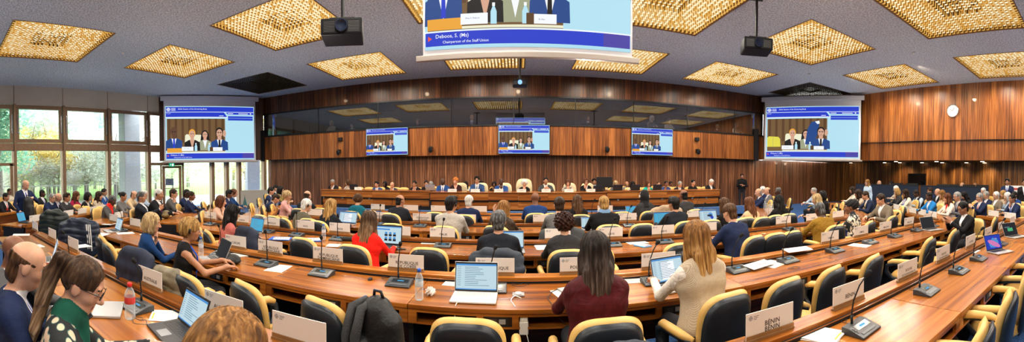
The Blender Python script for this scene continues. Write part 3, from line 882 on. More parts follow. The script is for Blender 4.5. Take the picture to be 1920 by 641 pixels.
# blocks at the sides, angled along the horseshoe (p0 -> p1 runs so that the rail faces the middle)
SIDE = {
    'L1': ((-9.15, 4.55), (-7.35, 1.75), 'angled reddish desk block along the windows with place cards'),
    'L0': ((-11.3, 3.6), (-9.7, 1.6), 'rear angled desk by the windows behind the first window block'),
    'L2': ((-8.15, 5.3), (-6.95, 3.45), 'second angled desk block on the window side, before a red scarf'),
    'L2b': ((-8.6, 8.6), (-6.0, 4.75), 'long angled desk block on the window side reaching towards the corner screen'),
    'L3': ((-7.0, 9.6), (-4.85, 5.75), 'angled desk block with bottles at the left end of the centre rows'),
    'L4': ((-5.75, 10.0), (-4.55, 7.9), 'angled desk block at the far left of the centre, before the pink blazer'),
    'R1': ((7.35, 3.35), (8.85, 5.6), 'reddish angled desk block on the right side below the blue jacket'),
    'R1b': ((8.0, 1.75), (8.75, 2.95), 'short angled desk block at the far right edge'),
    'R2': ((6.6, 5.3), (9.4, 8.9), 'angled desk block on the right with glasses along its rail'),
    'R3': ((4.9, 6.2), (6.4, 8.5), 'angled desk block with bottles at the right end of the centre rows'),
    'R4': ((5.5, 6.1), (7.3, 8.9), 'angled desk block behind the bottles on the right'),
    'R5': ((10.6, 4.6), (11.6, 6.2), 'rear angled desk on the right in front of the navy partition'),
}
for k, (a, b, lab) in SIDE.items():
    if k in ('R4',): continue
    desk(a, b, lab, group='angled desk blocks at the sides')

# ---- dais desks
def dais_desk(x0, x1, y, ztop, zbot, label, mod=1.05):
    t = empty('dais_desk', ((x0 + x1) / 2, y, 0)); tag(t, label, 'desk', 'dais desks')
    L = x1 - x0; n = max(1, round(L / mod)); w = L / n
    up = MB(); up.span(-w / 2 + .002, w / 2 - .002, -.02, .03, ztop - .27, ztop - .02)
    lo = MB(); lo.span(-w / 2 + .002, w / 2 - .002, .06, .10, zbot, ztop - .30)
    mu, ml = up.mesh('upper_panel', W_dais, bevel=.004), lo.mesh('lower_panel', W_dais, bevel=.004)
    for i in range(n):
        for nm, me in (('upper_panel', mu), ('lower_panel', ml)):
            o = link(nm, me, t); o.location = (-L / 2 + w * (i + .5), 0, 0)
    mb = MB(); mb.span(-L / 2 - .02, L / 2 + .02, -.05, .75, ztop - .03, ztop); mb.build('worktop', W_dais, t, bevel=.006)
    mb = MB(); mb.span(-L / 2, L / 2, .03, .07, ztop - .31, ztop - .26); mb.span(-L / 2, L / 2, .08, .12, .20, zbot); 
    for sx in (-1, 1): mb.span(sx * L / 2 - .02, sx * L / 2 + .02, .0, .7, .20, ztop - .03)
    mb.build('recess', M_black, t)
dais_desk(-7.23, -3.0, 12.30, 1.10, .56, 'left wing of the wooden dais desk')
dais_desk(-2.93, 2.93, 12.10, 1.08, .50, 'centre section of the wooden dais desk with the high cream chairs')
dais_desk(3.0, 7.44, 12.30, 1.10, .56, 'right wing of the wooden dais desk')

# ---- navy partition on the right
for i, (a, b, lab) in enumerate((((13.3, 10.3), (14.05, 7.5), 'navy partition wall below the black television'), ((14.07, 7.4), (14.75, 4.6), 'navy partition wall right of the black television'))):
    a, b = Vector(a), Vector(b)
    t = empty('partition', ((a.x + b.x) / 2, (a.y + b.y) / 2, 0), math.atan2(b.y - a.y, b.x - a.x)); tag(t, lab, 'partition', 'navy partitions'); L = (b - a).length
    mb = MB(); mb.span(-L / 2, L / 2, -.03, .03, 0, 1.29); mb.build('panel', mk('navy_fabric', (.012, .022, .045), .8, bump=.2), t, bevel=.01)
    mb = MB(); mb.span(-L / 2, L / 2, -.04, .04, 1.29, 1.32); mb.build('cap', M_black, t)

# ================================================================== CHAIRS
M_yel = mk('ochre_leather', (0.72, 0.47, 0.16), 0.38, var=0.12, vscale=(6, 6, 6), bump=0.08, bscale=30, coat=0.1)
M_shell = mk('black_leather', (0.020, 0.026, 0.034), 0.36, var=0.2, bump=0.10, bscale=160)
M_cream = mk('cream_leather', (0.66, 0.56, 0.36), 0.4, var=0.08, bump=0.06, bscale=30)
M_base = mk('chair_base', (0.02, 0.02, 0.022), 0.4, 0.3)

def super_panel(w_top, w_bot, z0, z1, y_of, thick, rnd=.28, nu=14, nv=14, curve=.05, mi=0, mb=None):
    """cushion-like panel with rounded corners; y_of(z) is the middle line"""
    mb = mb or MB()
    H = z1 - z0
    def outline(u, v):                                 # u, v in -1..1 -> rounded rectangle
        p = 3.2 if rnd < .3 else 2.6
        a = max(abs(u), abs(v))
        if a < 1e-6: return 0.0, 0.0
        k = a / ((abs(u) ** p + abs(v) ** p) ** (1 / p))
        return u * k, v * k
    def side(sgn):
        def fn(i, j):
            u, v = outline(i * 2 - 1, j * 2 - 1)
            z = z0 + H * (v + 1) / 2
            w = (w_bot + (w_top - w_bot) * (v + 1) / 2) / 2
            x = u * w
            e = max(abs(i * 2 - 1), abs(j * 2 - 1))
            bulge = thick / 2 * (1 - e ** 6) ** 0.5 if e < 1 else 0
            return (x, y_of(z) + curve * (u * u) * .9 + sgn * bulge, z)
        return fn
    b0 = len(mb.v)
    mb.grid(side(1), nu, nv, mi)
    nfront = len(mb.f)
    b1 = len(mb.f)
    mb.grid(side(-1), nu, nv, mi)
    # flip the faces of the rear side... front faces +y
    k = nu * nv
    for q in range(b1 - k, b1): mb.f[q] = tuple(reversed(mb.f[q]))
    return mb

def back_y(z):            # backrest leans backwards (local +y is where the sitter looks)
    return -.235 - (z - .46) * .16 + .35 * max(0, .62 - z) ** 2
def chair_proto(kind='standard'):
    t = empty('conference_chair')
    lea = M_cream if kind in ('cream', 'throne') else M_yel
    zt = {'standard': .97, 'cream': 1.15, 'throne': 1.30}[kind]
    wt = {'standard': .47, 'cream': .50, 'throne': .60}[kind]
    mb = super_panel(wt, wt * .93, .47, zt, lambda z: back_y(z) + .022, .066); o = mb.build('backrest', lea, t, smooth=True, weld=True)
    sm = lea if kind in ('cream', 'throne') else M_shell
    mb = super_panel(wt * .955, wt * .88, .37, zt - .018, lambda z: back_y(z) - .026, .062, mi=0)
    mb.tube([(-wt * .40, back_y(.56) - .035, .545), (0, back_y(.56) - .06, .53), (wt * .40, back_y(.56) - .035, .545)], .006, 6, 1)
    mb.build('back_shell', [sm, lea if kind == 'standard' else M_cream], t, smooth=True, weld=True)
    # seat: cushion
    mb = MB()
    def seat_fn(sg):
        def fn(i, j):
            u, v = i * 2 - 1, j * 2 - 1
            p = 3.0; a = max(abs(u), abs(v)); k = a / ((abs(u) ** p + abs(v) ** p) ** (1 / p)) if a > 1e-6 else 0
            e = a
            b = .055 * (1 - e ** 5) ** .5 if e < 1 else 0
            return (u * k * .25, .0 + v * k * .25, .435 + sg * b - .02 * max(0, v - .5))
        return fn
    mb.grid(seat_fn(1), 12, 12); q = len(mb.f); mb.grid(seat_fn(-1), 12, 12)
    for z in range(q, len(mb.f)): mb.f[z] = tuple(reversed(mb.f[z]))
    mb.build('seat', lea, t, smooth=True, weld=True)
    for s in (-1, 1):
        mb = MB()
        pts = [(s * .24, -.20, .655), (s * .275, -.12, .672), (s * .285, .02, .672), (s * .280, .14, .662), (s * .272, .20, .635)]
        mb.tube(pts, [.020, .031, .034, .033, .022], 10, 0)
        ar = mb.build('armrest', lea, t, smooth=True)
        mb = MB()
        mb.tube([(s * .26, -.20, .645), (s * .285, -.08, .645), (s * .29, .12, .640), (s * .282, .215, .60), (s * .272, .225, .52), (s * .262, .15, .44), (s * .24, .02, .41), (s * .2, -.05, .40)],
                [.016, .02, .022, .026, .028, .026, .024, .02], 8, 0)
        mb.build('arm_bracket', sm if kind != 'standard' else M_shell, t, smooth=True)
    mb = MB(); mb.lathe([(.028, .12), (.028, .38), (.06, .39), (.10, .40)], 12); mb.build('column', M_base, t, smooth=True)
    mb = MB()
    for k in range(5):
        a = k * 2 * math.pi / 5 + .3
        mb.tube([(0, 0, .13), (.15 * math.cos(a), .15 * math.sin(a), .11), (.28 * math.cos(a), .28 * math.sin(a), .075)], [.03, .022, .016], 6)
        mb.tube([(.28 * math.cos(a) - .02 * math.sin(a), .28 * math.sin(a) + .02 * math.cos(a), .03), (.28 * math.cos(a) + .02 * math.sin(a), .28 * math.sin(a) - .02 * math.cos(a), .03)], .03, 8)
    mb.build('star_base', M_base, t)
    return remember(t)
CH = {}
def chair(x, y, yaw, label, kind='standard', z=0.0, group=None, tilt=0):
    if kind not in CH:
        CH[kind] = chair_proto(kind); o = CH[kind]
    else:
        o = copy_tree(CH[kind])
    o.location = (x, y, z); o.rotation_euler = (tilt, 0, yaw)
    tag(o, label, 'chair', group or 'conference chairs')
    return o
# ================================================================== PLATES, MICROPHONES, LAPTOPS, BOTTLES
M_card = mk('card_white', (0.74, 0.72, 0.69), 0.45, var=0.02)
M_holder = mk('card_holder', (0.34, 0.20, 0.09), 0.4, 0.2, var=0.2)
M_fontdark = mk('plate_ink', (0.03, 0.03, 0.03), 0.6)
PLATE = {}
def plate_mesh(text, w=.37, h=.16):
    mb = MB(); mb.span(-w / 2, w / 2, -.003, .003, 0, h, 0)
    # emblem and two grey lines
    cx, cz, r = -w / 2 + .032, h - .030, .014
    ring = []
    for k in range(14):
        a, b = 2 * math.pi * k / 14, 2 * math.pi * (k + 1) / 14
        mb.quad((cx + r * math.cos(a), -.0036, cz + r * math.sin(a)), (cx + r * math.cos(b), -.0036, cz + r * math.sin(b)), (cx + r * .75 * math.cos(b), -.0036, cz + r * .75 * math.sin(b)), (cx + r * .75 * math.cos(a), -.0036, cz + r * .75 * math.sin(a)), 1)
    mb.span(cx - .002, cx + .002, -.0038, -.0034, cz - .014, cz + .014, 1); mb.span(cx - .011, cx + .011, -.0038, -.0034, cz - .002, cz + .002, 1)
    for k in range(3): mb.span(cx + .022, cx + .060 - .008 * k, -.0038, -.0034, cz + .008 - .009 * k - .0025, cz + .008 - .009 * k + .001, 1)
    lines = text.split('\n') if text else []
    for i, ln in enumerate(lines):
        s = .042 if max(len(l) for l in lines) < 13 else .036
        if len(ln) > 16: s = .022
        zz = h * .40 + (.012 if len(lines) > 1 else 0) - i * .036
        text_into(mb, ln, s, .012, zz, -.0036, 2, 'CENTER', True)
    return mb.mesh('card', [M_card, M_greyink, M_fontdark])
holder_mb = MB(); holder_mb.span(-.185, .185, -.018, .018, 0, .012); holder_mb.span(-.185, .185, -.010, -.0035, .0, .034); holder_mb.span(-.185, .185, .0035, .010, 0, .034)
ME_holder = holder_mb.mesh('holder', M_holder)
def plate(px, py, row, text, label, y=None, rz=0.0, x=None):
    Y = (ROWY[row] + .03) if y is None else y
    X = Xrow(px, Y) if x is None else x
    t = empty('name_plate', (X, Y, .80), rz)
    tag(t, label, 'name plate', 'country name plates')
    if text not in PLATE: PLATE[text] = plate_mesh(text)
    link('card', PLATE[text], t).location = (0, 0, .006)
    link('holder', ME_holder, t)
    return t

# microphone: wedge body with display and keys, gooseneck, capsule
def mic_proto(neck=True):
    t = empty('desk_microphone')
    mb = MB()
    w = .115
    prof = [(-.085, 0), (-.085, .012), (.035, .045), (.085, .045), (.085, 0)]
    vs = [(-w, y, z) for y, z in prof] + [(w, y, z) for y, z in prof]
    n = len(prof)
    fs = [tuple(range(n)), tuple(reversed(range(n, 2 * n)))] + [(i, i + n, (i + 1) % n + n, (i + 1) % n) for i in range(n)]
    mb.add(vs, fs); mb.build('body', mk('mic_body', (.05, .055, .062), .35), t, recalc=True, bevel=.004)
    def on(y): return .012 + (y + .085) * (.033 / .12) + .0012
    mb = MB(); mb.quad((-.07, -.02, on(-.02)), (.085, -.02, on(-.02)), (.085, .03, on(.03)), (-.07, .03, on(.03)), 0)
    mb.quad((-.02, -.005, on(-.005) + .0006), (.04, -.005, on(-.005) + .0006), (.04, .012, on(.012) + .0006), (-.02, .012, on(.012) + .0006), 1)
    mb.build('display', [mk('mic_display', (.02, .03, .035), .08), emis('mic_lit', (.1, .45, .8), .8)], t)
    mb = MB(); mb.box((.0, -.055, on(-.055)), (.16, .02, .004), 0, rx=.27)
    for k in range(3): mb.box((-.09, -.03 + .02 * k, on(-.03 + .02 * k) + .001), (.02, .012, .005), 0, rx=.27)
    mb.build('keys', mk('mic_keys', (.10, .11, .12), .4), t)
    if neck:
        ends = [(-.03, .06, .045), (-.032, .06, .12), (-.028, .05, .20), (-.005, .02, .30), (.015, -.02, .37)]
        mb = MB(); mb.tube(ends, [.007, .006, .0055, .005, .005], 8); mb.tube([(-.03, .06, .04), (-.031, .06, .10)], .009, 8); mb.build('gooseneck', M_black, t, smooth=True)
        mb = MB(); mb.tube([(.012, -.013, .362), (.018, -.026, .378), (.026, -.042, .394), (.030, -.05, .402)], [.010, .017, .017, .008], 10); mb.build('capsule', mk('mic_foam', (.016, .016, .018), .9), t, smooth=True)
    return remember(t)
MIC = {}
def mic(x, y, label, rz=0.0, neck=True, z=.752, lean=0.0):
    if neck not in MIC: MIC[neck] = mic_proto(neck); o = MIC[neck]
    else: o = copy_tree(MIC[neck])
    o.location = (x, y, z); o.rotation_euler = (0, 0, rz); tag(o, label, 'microphone', 'desk microphones')
    return o

E_doc = emis('display_doc', (.62, .80, .88), .9)
E_docb = emis('display_doc_blue', (.10, .35, .75), .9)
E_teal = emis('display_teal', (.10, .50, .75), .9)
E_night = emis('display_dark', (.03, .035, .05), .6)
E_wall = emis('display_wallpaper', (.03, .07, .55), .9)
E_pink = emis('display_pink', (.75, .25, .55), .9)
E_line = emis('display_text', (.22, .34, .45), .8)
E_grn = emis('display_green', (.10, .55, .25), .9)
def display_mb(w, h, style):
    mb = MB()
    base = {'doc': 0, 'doc2': 0, 'teal': 2, 'dark': 3, 'wall': 4, 'green': 3, 'apps': 0, 'circle': 0}[style]
    y = 0.0
    def rc(a, b, c, d, mi, dy=.0006):
        mb.quad((a * w - w / 2, -dy, c * h), (b * w - w / 2, -dy, c * h), (b * w - w / 2, -dy, d * h), (a * w - w / 2, -dy, d * h), mi)
    rc(0, 1, 0, 1, base, .0002)
    if style in ('doc', 'doc2', 'teal', 'circle'):
        rc(0, 1, .93, 1, 1); rc(0, 1, 0, .04, 1)
        r = random.Random(len(style))
        for k in range(11):
            z = .86 - k * .07
            rc(.22, .22 + r.uniform(.25, .6), z, z + .018, 6)
            rc(.03, .12, z, z + .015, 6)
    if style == 'doc2': rc(.28, .72, .08, .85, 7, .0004)
    if style == 'apps':
        rc(0, .55, .78, .86, 1); rc(0, 1, .94, 1, 1)
        for a in range(3):
            for b in range(2): rc(.34 + a * .17, .46 + a * .17, .42 - b * .28, .54 - b * .28, 3); mb.poly([(w * (.40 + a * .17 - .5) + .02 * math.cos(q), -.0008, h * (.60 - b * .28) + .016 * math.sin(q)) for q in [i * math.pi / 6 for i in range(12)]], 1)
    if style == 'wall':
        for k in range(5): mb.poly([(w * .02 + .05 * math.cos(q) * (1 + .3 * k), -.0006 - .0002 * k, h * (.5 - .03 * k) + .06 * math.sin(q + k)) for q in [i * math.pi / 7 for i in range(14)]], (1, 5, 2, 1, 5)[k])
    if style == 'green': rc(.3, .7, .3, .6, 8); rc(.1, .5, .65, .72, 6)
    if style == 'circle':
        mb.poly([(w * .15 + .05 * math.cos(q), -.001, h * .55 + .05 * math.sin(q)) for q in [i * math.pi / 8 for i in range(16)]], 1)
        mb.poly([(w * .22 + .035 * math.cos(q), -.0012, h * .35 + .035 * math.sin(q)) for q in [i * math.pi / 8 for i in range(16)]], 4); rc(.45, .72, .45, .6, 3, .0014)
    return mb
M_silver = mk('laptop_silver', (.55, .55, .55), .35, .5)
M_lapblk = mk('laptop_black', (.03, .03, .034), .4)
def laptop(x, y, rz, label, style='doc', col='silver', w=.32, d=.22, open_=18, z=.752):
    t = empty('laptop', (x, y, z), rz); tag(t, label, 'laptop')
    body = {'silver': M_silver, 'white': mk('laptop_white', (.74, .73, .71), .4), 'black': M_lapblk}[col]
    mb = MB(); mb.span(-w / 2, w / 2, -d, 0, .002, .016); mb.build('base', body, t, bevel=.004)
    mb = MB()
    for r_ in range(5):
        for c_ in range(13): mb.span(-w * .44 + c_ * w * .068, -w * .44 + c_ * w * .068 + w * .056, -.035 - r_ * .020, -.020 - r_ * .020, .016, .0175, 0)
    mb.span(-.05, .05, -d + .02, -.135, .016, .0166, 1)
    mb.build('keyboard', [M_lapblk if col != 'white' else mk('key_white', (.62, .62, .61), .5), M_grey if col != 'white' else mk('pad_white', (.68, .67, .66), .4)], t)
    lid = empty('lid', (0, 0, .014)); lid.parent = t; lid.rotation_euler = (R(-open_), 0, 0)
    mb = MB(); mb.span(-w / 2, w / 2, 0, .008, 0, d); mb.build('lid_shell', body, lid, bevel=.003)
    mb = MB(); mb.span(-w / 2 + .004, w / 2 - .004, -.0012, 0, .004, d - .004); mb.build('bezel', M_lapblk, lid)
    o = link('display', display_mb(w * .94, d * .86, style).mesh('display', [E_doc, E_docb, E_teal, E_night, E_wall, E_pink, E_line, E_white, E_grn]), lid); o.location = (0, -.0018, .018)
    return t

def water_mat():
    m, nt, b = node_mat('bottle_plastic'); N, L = nt.nodes, nt.links
    out = [n for n in N if n.type == 'OUTPUT_MATERIAL'][0]
    setp(b, Roughness=.08); b.inputs['Base Color'].default_value = (.80, .88, .93, 1)
    t = N.new('ShaderNodeBsdfTransparent'); t.inputs[0].default_value = (.95, .98, 1, 1)
    lw = N.new('ShaderNodeLayerWeight'); lw.inputs[0].default_value = .35
    md = N.new('ShaderNodeMath'); md.operation = 'MULTIPLY_ADD'; md.inputs[1].default_value = .55; md.inputs[2].default_value = .14
    L.new(lw.outputs['Facing'], md.inputs[0]); x = N.new('ShaderNodeMixShader'); L.new(md.outputs[0], x.inputs[0]); L.new(t.outputs[0], x.inputs[1]); L.new(b.outputs[0], x.inputs[2]); L.new(x.outputs[0], out.inputs[0])
    MATS['bottle_plastic'] = m; return m
M_water = water_mat()
def bottle(x, y, label, cap=(0.02, .12, .55), band=None, h=.24, r=.033, z=.752, n=18, glass=False):
    t = empty('water_bottle', (x, y, z)); tag(t, label, 'bottle')
    k = h / .24; q = r / .033
    prof = [(.0, .002), (.027, 0), (.033, .010), (.033, .05), (.029, .062), (.033, .075), (.033, .09), (.030, .105), (.031, .13), (.033, .15), (.032, .165), (.022, .195), (.013, .208), (.0125, .220)]
    mb = MB(); mb.lathe([(a * q, b * k) for a, b in prof], n, caps=False); mb.build('body', M_water, t, smooth=True)
    mb = MB(); mb.lathe([(.0, .217), (.0155, .217), (.0155, .236), (.013, .24), (0, .24)], 14, caps=False) if False else mb.lathe([(.0155 * q, .215 * k), (.0155 * q, .236 * k), (.013 * q, .24 * k), (.001, .24 * k)], 14); mb.build('cap', mk('cap_%d_%d_%d' % tuple(int(c * 99) for c in cap), cap, .4), t, smooth=True)
    if band is not None:
        mb = MB(); mb.lathe([(.0325 * q, .106 * k), (.0335 * q, .11 * k), (.0335 * q, .146 * k), (.0325 * q, .15 * k)], n, caps=False)
        m_ = [mk('band_%d_%d_%d' % tuple(int(c * 99) for c in band), band, .5)]
        mb.build('label_band', m_, t, smooth=True)
    return t

M_tumbler = glass_mat('tumbler_glass', (.9, .95, .96), .08, .02, 1.0)
def tumbler(x, y, z, label, group):
    mb = MB(); mb.lathe([(.0, .004), (.026, .0), (.032, .10), (.029, .10), (.024, .01), (.0, .012)], 12, caps=False)
    o = mb.build('drinking_glass', M_tumbler, smooth=True); o.location = (x, y, z); tag(o, label, 'glass', group); return o

PAPER_ME = {}
def paper(x, y, rz, label, kind='sheet', z=.752, w=.21, h=.297, n=1):
    mb = MB()
    r = random.Random(int(x * 1000 + y * 77))
    for k in range(n):
        a = 0 if k == n - 1 else r.uniform(-.12, .12)
        mb.box((0, 0, .001 + .0022 * k), (w, h, .0016), 0, rz=a)
    zt = .0022 * n + .0002
    for k in range(13):
        yy = h * .40 - k * h * .06
        if r.random() < .12: continue
        e = r.uniform(.55, .85) * w
        mb.quad((-w * .42, yy, zt), (-w * .42 + e, yy, zt), (-w * .42 + e, yy + .0025, zt), (-w * .42, yy + .0025, zt), 1)
    if kind == 'marked': mb.quad((-w * .2, -h * .45, zt + .0002), (w * .35, -h * .45, zt + .0002), (w * .35, -h * .41, zt + .0002), (-w * .2, -h * .41, zt + .0002), 2)
    o = mb.build('paper_sheet' if n == 1 else 'paper_stack', [M_paper, mk('print_grey', (.38, .39, .41), .7), mk('marker_yellow', (.85, .65, .08), .6)])
    o.location = (x, y, z); o.rotation_euler = (0, 0, rz); tag(o, label, 'paper'); return o

def folder(x, y, rz, label, col=(.02, .13, .55), w=.25, h=.33, z=.752):
    t = empty('folder', (x, y, z), rz); tag(t, label, 'folder')
    mb = MB(); mb.span(-w / 2, w / 2, -h / 2, h / 2, 0, .012); mb.build('cover', mk('folder_%d%d%d' % tuple(int(c * 99) for c in col), col, .4), t, bevel=.003)
    mb = MB(); mb.box((.01, .02, .0135), (w * .8, h * .75, .003), 0, rz=.15)
    for k in range(5): mb.box((.0, .09 - .045 * k, .0154), (w * .5, .012, .0006), 1, rz=.15)
    mb.build('leaflet', [M_paper, mk('red_print', (.55, .05, .06), .6)], t)
    return t

def phone(x, y, rz, label, z=.752, rx=0, lit=False):
    t = empty('phone', (x, y, z)); t.rotation_euler = (rx, 0, rz); tag(t, label, 'phone')
    mb = MB(); mb.span(-.037, .037, -.075, .075, 0, .008); mb.build('case', M_black, t, bevel=.003)
    mb = MB(); mb.quad((-.033, -.070, .0084), (.033, -.070, .0084), (.033, .070, .0084), (-.033, .070, .0084)); mb.build('glass', E_doc if lit else mk('phone_glass', (.02, .02, .025), .06), t)
    return t

def cable(pts, label, r=.003, mat=None):
    # smooth through points
    P_ = [Vector(p) for p in pts]; out = []
    for i in range(len(P_) - 1):
        p0, p1, p2, p3 = P_[max(i - 1, 0)], P_[i], P_[i + 1], P_[min(i + 2, len(P_) - 1)]
        for k in range(6):
            t = k / 6
            out.append(.5 * ((2 * p1) + (p2 - p0) * t + (2 * p0 - 5 * p1 + 4 * p2 - p3) * t * t + (3 * p1 - p0 - 3 * p2 + p3) * t ** 3))
    out.append(P_[-1])
    mb = MB(); mb.tube(out, r, 6); o = mb.build('cable', mat or M_black, smooth=True); tag(o, label, 'cable'); return o
# ================================================================== PEOPLE: smooth-blended bodies polygonised on a graded grid
def np3(p): return np.array(p, dtype=np.float64)

class Field:
    def __init__(s): s.p = []
    def cap(s, a, b, ra, rb, mat, k=.02): s.p.append(('c', np3(a), np3(b), ra, rb, mat, k)); return s
    def ell(s, c, r, mat, k=.012, M=None): s.p.append(('e', np3(c), np3(r), M, 0, mat, k)); return s
    def cut(s, c, r, k=.008, M=None): s.p.append(('x', np3(c), np3(r), M, 0, -1, k)); return s
    def bounds(s, q):
        if q[0] == 'c':
            lo = np.minimum(q[1] - q[3], q[2] - q[4]); hi = np.maximum(q[1] + q[3], q[2] + q[4])
        else:
            m = float(max(q[2])) if q[3] is not None else q[2]
            lo, hi = q[1] - m, q[1] + m
        return lo, hi
    def dist(s, q, X, Y, Z):
        if q[0] == 'c':
            a, b, ra, rb = q[1], q[2], q[3], q[4]
            ab = b - a; l2 = float(ab @ ab) + 1e-12
            px, py, pz = X - a[0], Y - a[1], Z - a[2]
            t = np.clip((px * ab[0] + py * ab[1] + pz * ab[2]) / l2, 0, 1)
            return np.sqrt((px - t * ab[0]) ** 2 + (py - t * ab[1]) ** 2 + (pz - t * ab[2]) ** 2) - (ra + (rb - ra) * t)
        c, r, M = q[1], q[2], q[3]
        px, py, pz = X - c[0], Y - c[1], Z - c[2]
        if M is not None:
            px, py, pz = (M[0, 0] * px + M[1, 0] * py + M[2, 0] * pz, M[0, 1] * px + M[1, 1] * py + M[2, 1] * pz, M[0, 2] * px + M[1, 2] * py + M[2, 2] * pz)
        k0 = np.sqrt((px / r[0]) ** 2 + (py / r[1]) ** 2 + (pz / r[2]) ** 2)
        k1 = np.sqrt((px / r[0] ** 2) ** 2 + (py / r[1] ** 2) ** 2 + (pz / r[2] ** 2) ** 2)
        return k0 * (k0 - 1) / (k1 + 1e-9)
    def sample(s, xs, ys, zs):
        D = np.full((len(xs), len(ys), len(zs)), .3)
        for q in s.p:
            lo, hi = s.bounds(q); m = q[6] + .035
            i0, i1 = np.searchsorted(xs, lo[0] - m), np.searchsorted(xs, hi[0] + m)
            j0, j1 = np.searchsorted(ys, lo[1] - m), np.searchsorted(ys, hi[1] + m)
            k0, k1 = np.searchsorted(zs, lo[2] - m), np.searchsorted(zs, hi[2] + m)
            if i1 <= i0 or j1 <= j0 or k1 <= k0: continue
            d = s.dist(q, xs[i0:i1, None, None], ys[None, j0:j1, None], zs[None, None, k0:k1])
            B = D[i0:i1, j0:j1, k0:k1]; k = q[6]
            if q[0] == 'x':
                h = np.clip(.5 - .5 * (B + d) / k, 0, 1); D[i0:i1, j0:j1, k0:k1] = B * (1 - h) - d * h + k * h * (1 - h)
            else:
                h = np.clip(.5 + .5 * (B - d) / k, 0, 1); D[i0:i1, j0:j1, k0:k1] = B * (1 - h) + d * h - k * h * (1 - h)
        return D
    def mats(s, pts):
        best = np.full(len(pts), 9.0); mt = np.zeros(len(pts), dtype=np.int32)
        X, Y, Z = pts[:, 0], pts[:, 1], pts[:, 2]
        for q in s.p:
            if q[5] < 0: continue
            lo, hi = s.bounds(q); lo = lo - .04; hi = hi + .04
            w = np.nonzero((X > lo[0]) & (X < hi[0]) & (Y > lo[1]) & (Y < hi[1]) & (Z > lo[2]) & (Z < hi[2]))[0]
            if not len(w): continue
            d = s.dist(q, X[w], Y[w], Z[w])
            u = d < best[w]
            best[w[u]] = d[u]; mt[w[u]] = q[5]
        return mt

def surface_nets(D, xs, ys, zs):
    S = D < 0
    c = np.zeros(tuple(n - 1 for n in D.shape), dtype=np.int8)
    for a in (0, 1):
        for b in (0, 1):
            for e in (0, 1):
                c += S[a:a + c.shape[0], b:b + c.shape[1], e:e + c.shape[2]]
    act = (c > 0) & (c < 8)
    I, J, K = np.nonzero(act)
    idx = np.full(c.shape, -1, dtype=np.int64); idx[I, J, K] = np.arange(len(I))
    acc = np.zeros((len(I), 3)); cnt = np.zeros(len(I))
    ax = (xs, ys, zs)
    for d in range(3):
        for o1 in (0, 1):
            for o2 in (0, 1):
                a = [0, 0, 0]; a[(d + 1) % 3] = o1; a[(d + 2) % 3] = o2
                b = list(a); b[d] = 1
                d1 = D[I + a[0], J + a[1], K + a[2]]; d2 = D[I + b[0], J + b[1], K + b[2]]
                m = (d1 < 0) != (d2 < 0)
                t = np.where(m, d1 / np.where(m, d1 - d2, 1), 0)
                for q, base in ((0, I), (1, J), (2, K)):
                    p = ax[q][base + a[q]]
                    if q == d: p = p + t * (ax[q][base + 1] - ax[q][base])
                    acc[:, q] += np.where(m, p, 0)
                cnt += m
    V = acc / cnt[:, None]
    F = []
    for d in range(3):
        e, f = (d + 1) % 3, (d + 2) % 3
        sl = [slice(None)] * 3
        a = [slice(1, -1)] * 3; b = [slice(1, -1)] * 3
        a[d] = slice(0, -1); b[d] = slice(1, None)
        sa, sb = S[tuple(a)], S[tuple(b)]
        g = np.nonzero(sa != sb)
        P_ = [g[0] + (0 if d == 0 else 1), g[1] + (0 if d == 1 else 1), g[2] + (0 if d == 2 else 1)]
        inside = sa[g]
        def cell(de, df):
            q = list(P_); q[e] = q[e] + de; q[f] = q[f] + df
            return idx[q[0], q[1], q[2]]
        q = np.stack([cell(-1, -1), cell(0, -1), cell(0, 0), cell(-1, 0)], 1)
        q[~inside] = q[~inside][:, ::-1]
        F.append(q)
    F = np.concatenate(F)
    return V, F

def biggest(V, F):
    """index of the faces of the largest connected piece"""
    lab = np.arange(len(V))
    while True:
        m = lab[F].min(1); new = lab.copy()
        for k in range(4): np.minimum.at(new, F[:, k], m)
        new = new[new]
        if (new == lab).all(): break
        lab = new
    fl = lab[F[:, 0]]; u, c = np.unique(fl, return_counts=True)
    return fl == u[c.argmax()]
def np_mesh(name, V, F, mi=None, smooth=True):
    keep = biggest(V, F)
    if not keep.all():
        F = F[keep]; mi = mi[keep] if mi is not None else None
    me = bpy.data.meshes.new(name)
    me.vertices.add(len(V)); me.vertices.foreach_set('co', V.astype(np.float32).ravel())
    me.loops.add(len(F) * 4); me.loops.foreach_set('vertex_index', F.astype(np.int32).ravel())
    me.polygons.add(len(F))
    me.polygons.foreach_set('loop_start', np.arange(0, len(F) * 4, 4, dtype=np.int32))
    try: me.polygons.foreach_set('loop_total', np.full(len(F), 4, dtype=np.int32))
    except Exception: pass
    if mi is not None: me.polygons.foreach_set('material_index', mi.astype(np.int32))
    me.polygons.foreach_set('use_smooth', np.ones(len(F), dtype=bool))
    me.update(calc_edges=True); me.validate()
    return me

def axis(lo, hi, coarse, fines, fstep):
    """graded coordinates: step coarse, fstep inside the given intervals"""
    out = [lo]
    while out[-1] < hi:
        x = out[-1]; st = coarse
        for a, b in fines:
            if a <= x < b: st = fstep; break
            if x < a < x + coarse: st = max(a - x, fstep * .5); break
        out.append(x + st)
    return np.array(out)

def V3(*a): return np.array(a, dtype=np.float64)
def unit(v): return v / (np.linalg.norm(v) + 1e-9)
def rotx(a):
    c, s = math.cos(a), math.sin(a); return np.array([[1, 0, 0], [0, c, -s], [0, s, c]])
def roty(a):
    c, s = math.cos(a), math.sin(a); return np.array([[c, 0, s], [0, 1, 0], [-s, 0, c]])
def rotz(a):
    c, s = math.cos(a), math.sin(a); return np.array([[c, -s, 0], [s, c, 0], [0, 0, 1]])

